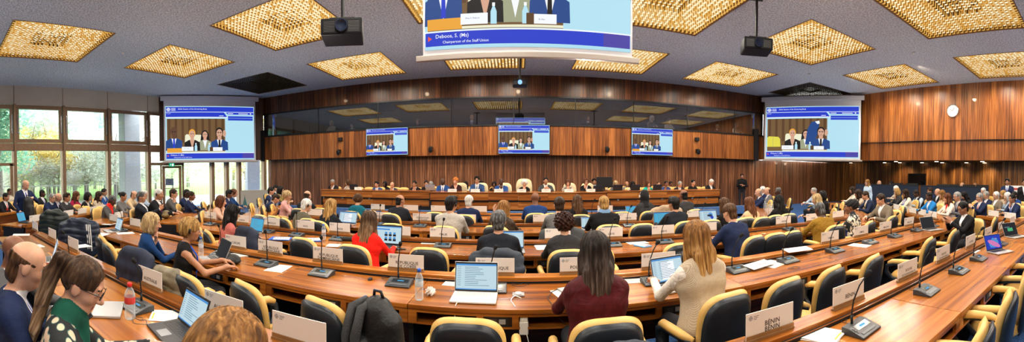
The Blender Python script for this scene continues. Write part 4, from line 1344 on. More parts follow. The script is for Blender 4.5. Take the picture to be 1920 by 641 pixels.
SKIN, TOP, SHIRT, TIE, TROU, SHOE, EYEW, IRIS, LIP, BROW, SLEEVE = range(11)

def add_hand(f, W, d, n, right, size=1.0, curl=.5, fist=False):
    """palm, four separate fingers of different length and a thumb leaving the side of the palm"""
    d = unit(d); n = unit(n - d * (n @ d)); s = np.cross(d, n) * (1 if right else -1)     # s points to the thumb side
    z = size
    f.cap(W - d * .03, W + d * .02 * z, .026 * z, .025 * z, SKIN, .015)
    k = []
    for i, o in enumerate((.030, .010, -.010, -.029)):
        kn = W + d * (.088, .092, .088, .078)[i] * z + s * o * z
        f.cap(W + d * .02 * z + s * o * .75 * z, kn, .0145 * z, .0118 * z, SKIN, .010)
        k.append(kn)
    ln = (.040, .045, .042, .032)
    for i, kn in enumerate(k):
        c1 = curl * (.75 + .12 * i); c2 = curl * 1.9 + .1 * i; c3 = curl * 2.6 + .1 * i
        sp = s * (.10 - .07 * i)
        a = kn + unit(d * math.cos(c1) + n * math.sin(c1) + sp) * ln[i] * z
        b = a + unit(d * math.cos(c2) + n * math.sin(c2) + sp * .5) * ln[i] * .62 * z
        e = b + unit(d * math.cos(c3) + n * math.sin(c3)) * ln[i] * .46 * z
        f.cap(kn, a, .0105 * z, .0092 * z, SKIN, .004); f.cap(a, b, .0092 * z, .0083 * z, SKIN, .003); f.cap(b, e, .0083 * z, .0068 * z, SKIN, .003)
    t0 = W + d * .022 * z + s * .022 * z + n * .006
    t1 = t0 + unit(d * .62 + s * .72 + n * .25) * .042 * z
    t2 = t1 + unit(d * .88 + s * .25 + n * .35) * .032 * z
    t3 = t2 + unit(d * .95 + s * .02 + n * .4) * .024 * z
    f.cap(t0, t1, .0155 * z, .0125 * z, SKIN, .010); f.cap(t1, t2, .0118 * z, .0105 * z, SKIN, .004); f.cap(t2, t3, .0105 * z, .0082 * z, SKIN, .003)

def ik(S, W, l1, l2, pole):
    v = W - S; D = np.linalg.norm(v); u = v / (D + 1e-9); D = min(D, (l1 + l2) * .995); D = max(D, .12)
    a = (l1 * l1 - l2 * l2 + D * D) / (2 * D); h = math.sqrt(max(l1 * l1 - a * a, 0))
    p = pole - u * (pole @ u); p = unit(p)
    return S + u * a + p * h, S + u * D

POSES = {
    # lean, (right wrist, right dir, right palm, pole), left ... ; wrists given relative to seat/chest or to the head ('h')
    'type':   dict(lean=.16, r=((.15, .47, .80), (-.35, 1, -.12), (0, 0, -1), (.6, -.2, -1)), l=((-.15, .47, .80), (.35, 1, -.12), (0, 0, -1), (-.6, -.2, -1)), curl=.35),
    'desk':   dict(lean=.14, r=((.04, .42, .80), (-1, .35, -.05), (0, .1, -1), (.8, .1, -1)), l=((-.10, .46, .81), (.9, .2, .0), (0, 0, -1), (-.8, .1, -1)), curl=.3),
    'chin':   dict(lean=.20, r=('h', (.045, .085, -.215), (-.42, .10, .9), (-.5, -.5, 0), (.7, .5, -1)), l=('h', (-.045, .090, -.225), (.42, .10, .9), (.5, -.5, 0), (-.7, .5, -1)), curl=.75),
    'clasp':  dict(lean=.10, r=((.085, .40, .93), (-.75, .25, .55), (-.4, -.6, -.3), (.8, .3, -1)), l=((-.085, .40, .93), (.75, .25, .55), (.4, -.6, -.3), (-.8, .3, -1)), curl=.8),
    'rest':   dict(lean=.16, r=('h', (.055, .075, -.235), (-.25, .12, 1), (-.3, -.9, 0), (.5, .6, -1)), l=((-.04, .42, .80), (1, .3, 0), (0, 0, -1), (-.8, .1, -1)), curl=.8),
    'restl':  dict(lean=.16, l=('h', (-.055, .075, -.235), (.25, .12, 1), (.3, -.9, 0), (-.5, .6, -1)), r=((.04, .42, .80), (-1, .3, 0), (0, 0, -1), (.8, .1, -1)), curl=.8),
    'lap':    dict(lean=-.02, r=((.10, .26, .66), (-.6, .8, -.1), (0, 0, -1), (.7, -.4, -.7)), l=((-.10, .26, .66), (.6, .8, -.1), (0, 0, -1), (-.7, -.4, -.7)), curl=.5),
    'phone':  dict(lean=.06, r=((.075, .37, .93), (-.45, .65, .55), (-.6, -.3, .1), (.8, -.2, -1)), l=((-.075, .37, .93), (.45, .65, .55), (.6, -.3, .1), (-.8, -.2, -1)), curl=.7),
    'write':  dict(lean=.24, r=((.12, .46, .79), (-.45, 1, -.15), (-.3, 0, -1), (.8, -.1, -.8)), l=((-.13, .40, .79), (.85, .6, -.05), (0, 0, -1), (-.8, 0, -.8)), curl=.6),
    'raise':  dict(lean=.08, r=((.12, .46, .80), (-.4, 1, -.1), (0, 0, -1), (.6, -.2, -1)), l=((-.27, .30, 1.10), (-.3, .2, 1), (.3, .9, .2), (-.6, .3, -1)), curl=.7),
    'hang':   dict(lean=.0, stand=True, r=((.255, .05, .80), (0, .12, -1), (-1, 0, 0), (.3, -1, 0)), l=((-.255, .05, .80), (0, .12, -1), (1, 0, 0), (-.3, -1, 0)), curl=.35),
    'hold':   dict(lean=.03, stand=True, r=((.09, .30, 1.16), (-.75, .5, .1), (0, -.4, -1), (.6, -.3, -1)), l=((-.10, .30, 1.12), (.75, .5, .1), (0, -.4, -1), (-.6, -.3, -1)), curl=.8),
    'pack':   dict(lean=.10, stand=True, r=((.24, .26, .92), (.0, .7, -.7), (-1, 0, 0), (.6, -.6, -.2)), l=((-.08, .34, 1.24), (.5, .6, .1), (0, -.4, -1), (-.8, -.2, -.6)), curl=.9),
}

def make_body(pose, female=False, hyaw=0.0, hpitch=0.0, coarse=.015, fine=.0065, lean=None, sleeves='long', neck='suit', twist=0.0, stout=0.0, hands=True, extra=None, handfine=False):
    """one continuous figure; the skin and clothes are told apart by region. returns mesh, head matrix"""
    p = POSES[pose]; f = Field()
    ln = p['lean'] if lean is None else lean
    st = p.get('stand', False)
    Pv = V3(0, 0, .95) if st else V3(0, -.02, .57)
    Rl = rotz(twist) @ rotx(-ln)
    up = lambda x, y, z: Pv + Rl @ V3(x, y, z)
    sw = .158 if female else .182
    g = 1 + stout
    # legs
    for s in (-1, 1):
        if st:
            hip, kn, an, toe = V3(s * .09, 0, .90), V3(s * .10, .015, .50), V3(s * .105, -.015, .09), V3(s * .13, .13, .035)
        else:
            hip, kn, an, toe = V3(s * .095, .0, .545), V3(s * .115, .40, .525), V3(s * .115, .37, .10), V3(s * .13, .50, .035)
        f.cap(hip, kn, .082 * g, .058, TROU, .04); f.cap(kn, an, .057, .043, TROU, .03)
        f.cap(an + V3(0, -.03, -.05), toe, .040, .034, SHOE, .02)
    # trunk
    f.cap(up(-.075, 0, .0), up(.075, 0, .0), .112 * g, .112 * g, TROU, .05)
    if neck in ('suit', 'shirt', 'open', 'scarf', 'high', 'polo'): f.cap(up(-.072, 0, .035), up(.072, 0, .035), .119 * g, .119 * g, TOP, .04)
    if st and neck in ('suit', 'scarf'): f.cap(up(-.075, 0, -.07), up(.075, 0, -.07), .124 * g, .124 * g, TOP, .03)
    f.cap(up(-.06, 0, .16), up(.06, 0, .16), (.108 if female else .118) * g, (.108 if female else .118) * g, TOP, .06)
    f.cap(up(-.085, .005, .31), up(.085, .005, .31), (.108 if female else .122) * g, (.108 if female else .122) * g, TOP, .06)
    f.cap(up(-sw + .045, -.012, .405), up(sw - .045, -.012, .405), .066, .066, TOP, .05)
    f.cap(up(-.07, -.02, .43), up(.07, -.02, .43), .060, .060, TOP, .04)
    if female:
        for s in (-1, 1): f.ell(up(s * .070, .092, .285), (.058, .05, .058), TOP, .03)
    # neck and head
    nb = up(0, -.012, .455)
    Rh = Rl @ rotx(ln * .75) @ rotz(hyaw) @ rotx(-hpitch)
    Hc = nb + Rl @ V3(0, .028, .085) + Rh @ V3(0, .012, .085)
    f.cap(nb + V3(0, 0, -.02), Hc + Rh @ V3(0, -.018, -.05), .054 if not female else .046, .050 if not female else .043, SKIN, .025)
    if neck in ('suit', 'shirt', 'polo'):
        f.cap(nb + Rl @ V3(0, .012, .004), nb + Rl @ V3(0, .018, .024), .061 if not female else .054, .0555 if not female else .048, SHIRT if neck != 'polo' else TOP, .006)
    if neck == 'high': f.cap(nb, nb + Rl @ V3(0, .02, .05), .064, .058, TOP, .02)
    if neck == 'scarf':
        f.cap(nb + Rl @ V3(-.03, .02, .015), nb + Rl @ V3(.03, .02, .02), .075, .075, TIE, .02); f.cap(nb + Rl @ V3(.03, .08, .0), nb + Rl @ V3(.05, .13, -.22), .035, .032, TIE, .02)
    H = lambda x, y, z: Hc + Rh @ V3(x, y, z)
    MR = Rh
    f.ell(H(0, -.012, .028), (.077, .097, .088), SKIN, .02, MR)
    f.ell(H(0, .024, -.034), (.060, .069, .084), SKIN, .03, MR)
    f.ell(H(0, .046, -.088), (.033, .034, .026), SKIN, .03, MR)
    for s in (-1, 1):
        f.ell(H(s * .034, .052, -.030), (.026, .026, .024), SKIN, .02, MR)
        f.ell(H(s * .076, -.008, -.010), (.010, .020, .031), SKIN, .008, MR)
        f.cut(H(s * .031, .096, .006), (.017, .016, .011), .010, MR)
    f.cap(H(-.034, .078, .026), H(.034, .078, .026), .0095, .0095, SKIN, .014)
    f.cap(H(0, .088, .006), H(0, .110, -.032), .008, .0135, SKIN, .012)
    for s in (-1, 1): f.ell(H(s * .012, .098, -.036), (.009, .010, .008), SKIN, .006, MR)
    for s in (-1, 1):
        f.ell(H(s * .031, .0765, .003), (.0125, .0120, .0070), EYEW, .003, MR)
        f.cap(H(s * .020, .0865, .0125), H(s * .043, .0805, .0115), .0042, .0038, SKIN, .004); f.cap(H(s * .021, .0855, -.006), H(s * .042, .0800, -.006), .0036, .0034, SKIN, .004)
        f.ell(H(s * .031, .0840, .003), (.0062, .0060, .0066), IRIS, .001, MR)
        f.cap(H(s * .017, .089, .024), H(s * .044, .081, .025), .0042, .0032, BROW, .003)
    f.cap(H(-.020, .082, -.060), H(.020, .082, -.060), .0058, .0058, LIP, .005); f.cap(H(-.017, .083, -.068), H(.017, .083, -.068), .0062, .0062, LIP, .005)
    # arms
    hz = []
    for side, sg in (('r', 1), ('l', -1)):
        q = p[side]; S = up(sg * sw, -.01, .40)
        if q[0] == 'h': Wt = Hc + Rh @ V3(*q[1]); d, n, pole = Rh @ V3(*q[2]), Rh @ V3(*q[3]), V3(*q[4])
        else: Wt, d, n, pole = V3(*q[0]), V3(*q[1]), V3(*q[2]), V3(*q[3])
        if extra and side in extra: Wt, d, n, pole = [V3(*a) for a in extra[side]]
        if female: S = up(sg * sw, -.01, .395)
        E_, W = ik(S, Wt, .29, .25, pole)
        am = SLEEVE if sleeves == 'long' else SKIN
        th = .052 if not female else .043
        bare = .86 if sleeves != 'long' else 1.0
        f.cap(S, E_, th * g * bare, th * .86 * bare, SLEEVE if sleeves == 'long' else (SLEEVE if sleeves == 'short' else SKIN), .035 if sleeves == 'long' else .02)
        fw = E_ + (W - E_) * .93
        if sleeves == 'long':
            f.cap(E_, fw, th * .88, th * .70, SLEEVE, .02)
            if neck in ('suit', 'shirt'): f.cap(fw, E_ + (W - E_) * .99, th * .62, th * .60, SHIRT, .004)
        else: f.cap(E_, W, th * .80, th * .56, SKIN, .02)
        if hands: add_hand(f, W + unit(W - E_) * .012, d, n, sg > 0, .98 if not female else .88, p['curl'])
        hz.append(W + unit(d) * .06)
    # graded grid
    lo = np.min([f.bounds(q)[0] for q in f.p], 0) - .03; hi = np.max([f.bounds(q)[1] for q in f.p], 0) + .03
    fx, fy, fz = [(Hc[0] - .10, Hc[0] + .10)], [(Hc[1] - .12, Hc[1] + .135)], [(Hc[2] - .145, Hc[2] + .125)]
    if handfine:
        for h_ in hz: fx.append((h_[0] - .10, h_[0] + .10)); fy.append((h_[1] - .12, h_[1] + .12)); fz.append((h_[2] - .08, h_[2] + .10))
    xs, ys, zs = axis(lo[0], hi[0], coarse, fx, fine), axis(lo[1], hi[1], coarse, fy, fine), axis(lo[2], hi[2], coarse, fz, fine)
    D = f.sample(xs, ys, zs)
    V, F = surface_nets(D, xs, ys, zs)
    cen = V[F].mean(1)
    mt = f.mats(cen)
    me = np_mesh('body', V, F, mt)
    # signed distance to the opening of the jacket / blouse, and to the tie, in trunk coordinates
    L_ = (V - Pv) @ Rl
    t = (.475 - L_[:, 2]) / (.27 if neck != 'open' else .16)
    half = .062 * (1 - t) + .004
    a = np.abs(L_[:, 0]) - half
    a = np.where((t < -.25) | (t > 1.05) | (L_[:, 1] < .0), .2, a)
    tie = np.abs(L_[:, 0]) - (.012 + .014 * np.clip(t, 0, 1))
    tie = np.where((L_[:, 1] < 0), .2, tie)
    for nm, arr in (('opening', a), ('tie', tie)):
        at = me.attributes.new(nm, 'FLOAT', 'POINT'); at.data.foreach_set('value', arr.astype(np.float32))
    M = Matrix([[*Rh[i], Hc[i]] for i in range(3)] + [[0, 0, 0, 1]])
    return me, M, dict(nb=nb, Rl=Rl, Pv=Pv)

# ---- clothing materials -----------------------------------------------------------
def cloth(name, top, shirt=None, tie=None, rough=.75, var=.18, lap=True, bump=.25, bscale=14, vs=9):
    """cloth whose front opening shows the shirt and the tie; folds are a soft bump"""
    key = 'cloth_' + name
    if key in MATS: return MATS[key]
    m, nt, b = node_mat(key); N, L = nt.nodes, nt.links
    tc = N.new('ShaderNodeTexCoord')
    nz = N.new('ShaderNodeTexNoise'); nz.inputs['Scale'].default_value = vs; nz.inputs['Detail'].default_value = 4; L.new(tc.outputs['Object'], nz.inputs[0])
    mx = N.new('ShaderNodeMix'); mx.data_type = 'RGBA'; mx.inputs[6].default_value = rgba([c * (1 - var) for c in top]); mx.inputs[7].default_value = rgba([min(1, c * (1 + var) + .004) for c in top])
    L.new(nz.outputs[0], mx.inputs[0]); last = mx.outputs[2]
    if shirt is not None:
        at = N.new('ShaderNodeAttribute'); at.attribute_name = 'opening'
        if lap:
            l1 = N.new('ShaderNodeMath'); l1.operation = 'LESS_THAN'; l1.inputs[1].default_value = .006; L.new(at.outputs['Fac'], l1.inputs[0])
            m1 = N.new('ShaderNodeMix'); m1.data_type = 'RGBA'; m1.inputs[7].default_value = rgba([c * .4 for c in top]); L.new(l1.outputs[0], m1.inputs[0]); L.new(last, m1.inputs[6]); last = m1.outputs[2]
        l2 = N.new('ShaderNodeMath'); l2.operation = 'LESS_THAN'; l2.inputs[1].default_value = 0; L.new(at.outputs['Fac'], l2.inputs[0])
        m2 = N.new('ShaderNodeMix'); m2.data_type = 'RGBA'; m2.inputs[7].default_value = rgba(shirt); L.new(l2.outputs[0], m2.inputs[0]); L.new(last, m2.inputs[6]); last = m2.outputs[2]
        if tie is not None:
            a2 = N.new('ShaderNodeAttribute'); a2.attribute_name = 'tie'
            l3 = N.new('ShaderNodeMath'); l3.operation = 'LESS_THAN'; l3.inputs[1].default_value = 0; L.new(a2.outputs['Fac'], l3.inputs[0])
            an = N.new('ShaderNodeMath'); an.operation = 'MULTIPLY'; L.new(l3.outputs[0], an.inputs[0]); L.new(l2.outputs[0], an.inputs[1])
            m3 = N.new('ShaderNodeMix'); m3.data_type = 'RGBA'; m3.inputs[7].default_value = rgba(tie); L.new(an.outputs[0], m3.inputs[0]); L.new(last, m3.inputs[6]); last = m3.outputs[2]
    L.new(last, b.inputs['Base Color'])
    n2 = N.new('ShaderNodeTexNoise'); n2.inputs['Scale'].default_value = bscale; n2.inputs['Detail'].default_value = 3; n2.inputs['Distortion'].default_value = 1.2; L.new(tc.outputs['Object'], n2.inputs[0])
    bp = N.new('ShaderNodeBump'); bp.inputs['Strength'].default_value = bump; bp.inputs['Distance'].default_value = .04; L.new(n2.outputs[0], bp.inputs['Height']); L.new(bp.outputs[0], b.inputs['Normal'])
    setp(b, Roughness=rough); b.inputs['Specular IOR Level'].default_value = .18
    MATS[key] = m; return m

def pattern_cloth(name, kind, c1, c2, scale=14):
    key = 'cloth_' + name
    if key in MATS: return MATS[key]
    m, nt, b = node_mat(key); N, L = nt.nodes, nt.links
    tc = N.new('ShaderNodeTexCoord'); last = tc.outputs['Object']
    if kind == 'spots':
        mp = N.new('ShaderNodeMapping'); mp.inputs['Scale'].default_value = (scale, scale * .9, scale * .42); mp.inputs['Rotation'].default_value = (.5, .7, .3); L.new(last, mp.inputs[0])
        v = N.new('ShaderNodeTexVoronoi'); v.inputs['Scale'].default_value = 1.0; L.new(mp.outputs[0], v.inputs[0])
        rp = ramp(N, [(.34, c2), (.42, (.05, .22, .2)), (.46, c1)]); L.new(v.outputs['Distance'], rp.inputs[0])
    elif kind == 'tweed':
        ck = N.new('ShaderNodeTexChecker'); ck.inputs['Scale'].default_value = scale * 9; ck.inputs[1].default_value = rgba(c1); ck.inputs[2].default_value = rgba(c2); L.new(last, ck.inputs[0])
        rp = None
    else:
        nz = N.new('ShaderNodeTexNoise'); nz.inputs['Scale'].default_value = scale; nz.inputs['Detail'].default_value = 1; nz.inputs['Distortion'].default_value = 2; L.new(last, nz.inputs[0])
        rp = ramp(N, [(.49, c1), (.51, c2)]); L.new(nz.outputs[0], rp.inputs[0])
    L.new(rp.outputs[0] if rp else ck.outputs[0], b.inputs['Base Color'])
    n2 = N.new('ShaderNodeTexNoise'); n2.inputs['Scale'].default_value = 14; L.new(tc.outputs['Object'], n2.inputs[0])
    bp = N.new('ShaderNodeBump'); bp.inputs['Strength'].default_value = .25; bp.inputs['Distance'].default_value = .04; L.new(n2.outputs[0], bp.inputs['Height']); L.new(bp.outputs[0], b.inputs['Normal'])
    setp(b, Roughness=.8); MATS[key] = m; return m

def skin_mat(name, c):
    key = 'skin_' + name
    if key in MATS: return MATS[key]
    m = mk(key, c, .48, var=.10, vscale=(18, 18, 18), bump=.05, bscale=200)
    b = m.node_tree.nodes['Principled BSDF']; b.inputs['Subsurface Weight'].default_value = .06; b.inputs['Subsurface Radius'].default_value = (.02, .008, .005); b.inputs['Subsurface Scale'].default_value = .5
    return m
SKINS = {'pale': (.66, .40, .29), 'fair': (.58, .33, .22), 'tan': (.42, .215, .125), 'brown': (.23, .105, .06), 'dark': (.085, .040, .026)}

def hair_mat(name, cols):
    """strand streaks along the fall of the hair"""
    key = 'hair_' + name
    if key in MATS: return MATS[key]
    m, nt, b = node_mat(key); N, L = nt.nodes, nt.links
    tc = N.new('ShaderNodeTexCoord'); mp = N.new('ShaderNodeMapping'); mp.inputs['Scale'].default_value = (70, 70, 7); L.new(tc.outputs['Object'], mp.inputs[0])
    nz = N.new('ShaderNodeTexNoise'); nz.inputs['Scale'].default_value = 1; nz.inputs['Detail'].default_value = 5; nz.inputs['Distortion'].default_value = .4; L.new(mp.outputs[0], nz.inputs[0])
    rp = ramp(N, [(.30, cols[0]), (.52, cols[1]), (.72, cols[2])]); L.new(nz.outputs[0], rp.inputs[0])
    last = rp.outputs[0]
    if len(cols) > 3:     # lighter towards the ends (low z in head space)
        sx = N.new('ShaderNodeSeparateXYZ'); L.new(tc.outputs['Object'], sx.inputs[0])
        mr = N.new('ShaderNodeMapRange'); mr.inputs[1].default_value = .02; mr.inputs[2].default_value = -.28; L.new(sx.outputs[2], mr.inputs[0])
        r2 = ramp(N, [(.30, cols[3]), (.52, cols[4]), (.72, cols[5])]); L.new(nz.outputs[0], r2.inputs[0])
        mx = N.new('ShaderNodeMix'); mx.data_type = 'RGBA'; L.new(mr.outputs[0], mx.inputs[0]); L.new(last, mx.inputs[6]); L.new(r2.outputs[0], mx.inputs[7]); last = mx.outputs[2]
    L.new(last, b.inputs['Base Color'])
    bp = N.new('ShaderNodeBump'); bp.inputs['Strength'].default_value = .8; bp.inputs['Distance'].default_value = .008; L.new(nz.outputs[0], bp.inputs['Height']); L.new(bp.outputs[0], b.inputs['Normal'])
    setp(b, Roughness=.45); b.inputs['Specular IOR Level'].default_value = .22
    MATS[key] = m; return m
HC = {
    'black': [(.004, .004, .005), (.012, .010, .010), (.045, .04, .04)],
    'dark': [(.010, .006, .004), (.035, .020, .013), (.10, .065, .045)],
    'brown': [(.025, .012, .006), (.085, .042, .020), (.20, .115, .06)],
    'auburn': [(.008, .004, .003), (.035, .014, .010), (.11, .045, .03)],
    'chestnut': [(.03, .012, .006), (.12, .045, .02), (.26, .12, .06)],
    'blonde': [(.14, .075, .025), (.36, .215, .075), (.68, .47, .20)],
    'paleblonde': [(.18, .12, .06), (.46, .33, .17), (.80, .66, .42)],
    'ginger': [(.16, .045, .01), (.45, .15, .03), (.75, .34, .09)],
    'grey': [(.10, .10, .10), (.28, .28, .27), (.55, .55, .54)],
    'white': [(.35, .35, .34), (.62, .62, .60), (.85, .85, .84)],
    'saltpepper': [(.02, .02, .02), (.09, .09, .09), (.35, .35, .35)],
    'balayage': [(.02, .011, .007), (.065, .036, .02), (.15, .09, .05), (.10, .055, .03), (.32, .20, .11), (.62, .46, .30)],
    'ombre': [(.006, .005, .005), (.022, .016, .014), (.07, .055, .05), (.03, .02, .016), (.10, .07, .055), (.26, .2, .17)],
    'honey': [(.08, .035, .012), (.24, .115, .035), (.45, .25, .09), (.16, .075, .022), (.48, .27, .09), (.80, .56, .26)],
}

def hair_field(style, seed=0):
    """head-space signed distance of a hairstyle"""
    r = random.Random(seed); ph = [r.uniform(0, 6) for _ in range(4)]
    E = Field()
    def ell(X, Y, Z, c, q): return E.dist(('e', np3(c), np3(q), None, 0, 0, 0), X, Y, Z)
    def cap(X, Y, Z, a, b, ra, rb): return E.dist(('c', np3(a), np3(b), ra, rb, 0, 0), X, Y, Z)
    def smin(a, b, k): h = np.clip(.5 + .5 * (b - a) / k, 0, 1); return b * (1 - h) + a * h - k * h * (1 - h)
    def locks(X, Y, Z, amp, n):
        phi = np.arctan2(X, -Y)
        return amp * (np.sin(n * phi + ph[0] + 3 * np.sin(9 * Z + ph[1])) + .6 * np.sin(2.3 * n * phi + ph[2] + 5 * Z) + .4 * np.sin(40 * Z + 3 * phi))
    def fn(X, Y, Z):
        skull = ell(X, Y, Z, (0, -.014, .030), (.087, .107, .097))
        face = ell(X, Y, Z, (0, .105, -.045), (.074, .080, .128))
        back = -(Z + (.104 if style in ('bald', 'buzz', 'short', 'quiff', 'crop') else .080))                                            # neckline
        ear = np.maximum(np.maximum(-(Y + .040), Z - .010), -(np.abs(X) - .04))
        if style in ('short', 'buzz', 'bald', 'quiff', 'crop', 'fringe'):
            s_ = {'buzz': -.006, 'bald': -.0075, 'quiff': .006, 'crop': 0, 'short': .0, 'fringe': .002}[style]
            d = skull - s_; d = smin(d, ell(X, Y, Z, (0, -.036, -.050), (.069, .067, .070)), .02)
            if style == 'quiff': d = smin(d, ell(X, Y, Z, (.01, .045, .105), (.055, .045, .030)), .03)
            d = d + locks(X, Y, Z, .0018, 11)
            d = np.maximum(d, -face); d = np.maximum(d, back); d = np.maximum(d, -ear)
            d = np.maximum(d, -(ell(X, Y, Z, (0, .08, -.09), (.12, .09, .10))))
            if style == 'bald': d = np.maximum(d, Z - .040 + .25 * (Y + .03)); 
            if style == 'fringe': d = np.maximum(d, -(ell(X, Y, Z, (0, .02, .135), (.05, .09, .06))))
            return d
        if style in ('curly', 'afro'):
            big = ell(X, Y, Z, (0, -.025, .020), (.118, .128, .118) if style == 'curly' else (.100, .112, .104))
            n_ = .012 * np.sin(95 * X + ph[0]) * np.sin(90 * Y + ph[1]) * np.sin(92 * Z + ph[2]) + .009 * np.sin(130 * X + ph[1] + 40 * Z) * np.sin(120 * Z + ph[3] + 50 * Y)
            d = big + n_ * (1 if style == 'curly' else .5); d = np.maximum(d, -ell(X, Y, Z, (0, .115, -.05), (.070, .085, .125)))
            return np.maximum(d, -(Z + .12))
        if style in ('bob', 'bobshort'):
            side = ell(X, Y, Z, (0, -.022, -.030), (.101, .112, .135)); d = smin(skull - .004, side, .03) + locks(X, Y, Z, .0035, 9)
            d = np.maximum(d, -ell(X, Y, Z, (.01, .120, -.055), (.066, .085, .120))); return np.maximum(d, -(Z + (.145 if style == 'bob' else .095)))
        if style == 'pixie':
            side = ell(X, Y, Z, (0, -.030, .015), (.098, .113, .108)); d = smin(skull - .003, side, .03)
            d = d + locks(X, Y, Z, .0055, 8) + .003 * np.sin(60 * X + 30 * Z + ph[3])
            d = np.maximum(d, -ell(X, Y, Z, (.015, .118, -.055), (.070, .085, .118))); d = np.maximum(d, -ear - .012); return np.maximum(d, -(Z + .085))
        if style in ('long', 'longwavy', 'sleek', 'locs'):
            L_ = {'long': .36, 'longwavy': .30, 'sleek': .40, 'locs': .36}[style]
            d = skull - .006
            d = smin(d, ell(X, Y, Z, (0, -.030, -.060), (.097, .095, .125)), .03)
            bk = cap(X, Y * 1.5 + .05, Z, (-.045, -.075, -.12), (-.050, -.085, -L_ + .05), .056, .045)
            bk = np.minimum(bk, cap(X, Y * 1.5 + .05, Z, (.045, -.075, -.12), (.050, -.085, -L_ + .05), .056, .045))
            bk = np.minimum(bk, cap(X, Y * 1.5 + .05, Z, (0, -.080, -.10), (0, -.09, -L_ + .035), .060, .045))
            d = smin(d, bk, .03)
            for s in (-1, 1):
                d = smin(d, cap(X, Y, Z, (s * .082, .0, -.03), (s * .095, .025, -L_ * .72), .028, .020), .025)
            amp = {'long': .0045, 'longwavy': .008, 'sleek': .0025, 'locs': .008}[style]
            d = d + locks(X, Y, Z, amp, 10 if style != 'locs' else 17)
            return np.maximum(d, -ell(X, Y, Z, (.006, .125, -.085), (.062, .085, .150)))
        if style in ('ponytail', 'bun'):
            d = skull + .003 + locks(X, Y, Z, .0018, 14); d = np.maximum(d, -face); d = np.maximum(d, -(Z + .075 + .3 * np.maximum(0, Y + .02))); d = np.maximum(d, -ear - .004)
            if style == 'bun': return smin(d, ell(X, Y, Z, (0, -.118, .050), (.046, .040, .044)) + .004 * np.sin(60 * X + 50 * Z), .012)
            pts = [(0, -.095, .070), (0, -.135, .055), (0, -.150, -.03), (.005, -.135, -.16), (.01, -.11, -.30), (.015, -.09, -.40)]
            rr = [.022, .036, .040, .036, .026, .010]
            for i in range(5): d = smin(d, cap(X, Y, Z, pts[i], pts[i + 1], rr[i], rr[i + 1]) + .003 * np.sin(220 * X + 30 * Z) + .002 * np.sin(160 * Y + 20 * Z), .012)
            return d
        if style == 'hijab':
            d = ell(X, Y, Z, (0, -.012, .012), (.098, .120, .125)); d = smin(d, cap(X, Y, Z, (0, -.01, -.08), (0, -.0, -.22), .085, .13), .05)
            d = d + .003 * np.sin(40 * Z + 12 * X); d = np.maximum(d, -ell(X, Y, Z, (0, .12, -.02), (.055, .07, .088))); return np.maximum(d, -(Z + .24))
        if style == 'turban':
            d = ell(X, Y, Z, (0, -.045, .050), (.098, .128, .092)); d = smin(d, ell(X, Y, Z, (0, -.09, .02), (.075, .075, .075)), .03) + .0035 * np.sin(90 * Z + 60 * Y)
            d = np.maximum(d, -ell(X, Y, Z, (0, .11, -.06), (.085, .085, .115))); return np.maximum(d, -(Z + .05 - .3 * Y))
        raise ValueError(style)
    return fn
HAIR = {}
def hair_mesh(style, seed=0, step=.008):
    key = (style, seed, step)
    if key in HAIR: return HAIR[key]
    fn = hair_field(style, seed)
    zlo = {'long': -.42, 'longwavy': -.40, 'sleek': -.46, 'locs': -.44, 'ponytail': -.46, 'hijab': -.26}.get(style, -.17)
    if style in ('short', 'buzz', 'bald', 'quiff', 'crop', 'fringe', 'pixie', 'turban', 'bun'): zlo = -.13
    w = .15 if style not in ('hijab',) else .20
    xs, ys, zs = np.arange(-w, w, step), np.arange(-.24, .18, step), np.arange(zlo, .19, step)
    D = fn(xs[:, None, None], ys[None, :, None], zs[None, None, :]) + 0 * (xs[:, None, None] + ys[None, :, None] + zs[None, None, :])
    V, F = surface_nets(D, xs, ys, zs)
    me = np_mesh('hair', V, F)
    HAIR[key] = me
    return me

def glasses_mesh():
    mb = MB()
    for s in (-1, 1):
        pts = [(s * .033 + .024 * math.cos(a), .104 - .05 * abs(s * .033 + .024 * math.cos(a)), .004 + .018 * math.sin(a)) for a in [k * math.pi / 7 for k in range(15)]]
        mb.tube(pts, .0019, 5, caps=False)
        mb.tube([(s * .057, .101, .008), (s * .077, .055, .010), (s * .080, -.005, .006), (s * .078, -.022, -.012)], .0018, 5)
    mb.tube([(-.010, .104, .008), (0, .106, .011), (.010, .104, .008)], .0018, 5)
    return mb.mesh('glasses', M_black, smooth=True)
ME_glasses = glasses_mesh()
def earphone_mesh(big=False):
    mb = MB()
    if big:
        for s in (-1, 1): mb.lathe([(.0, -.0), (.038, .0), (.042, .012), (.036, .028), (.0, .03)], 16, caps=False); 
        pts = [(.088 * math.cos(a), -.005, .02 + .108 * math.sin(a)) for a in [k * math.pi / 10 for k in range(11)]]
        mb.v = []; mb.f = []; mb.m = []; mb.uv = []
        mb.tube(pts, .009, 8)
        for s in (-1, 1): mb.tube([(s * .080, -.005, -.005), (s * .108, -.005, -.005)], [.040, .034], 16)
        return mb.mesh('headphones', mk('headphone_white', (.6, .58, .55), .4), smooth=True)
    mb.tube([(.084, -.012, .022), (.094, -.018, .016), (.095, -.018, -.020), (.086, -.010, -.032)], [.006, .013, .013, .006], 8)
    return mb.mesh('earpiece', M_black, smooth=True)
ME_ear, ME_head = earphone_mesh(), earphone_mesh(True)

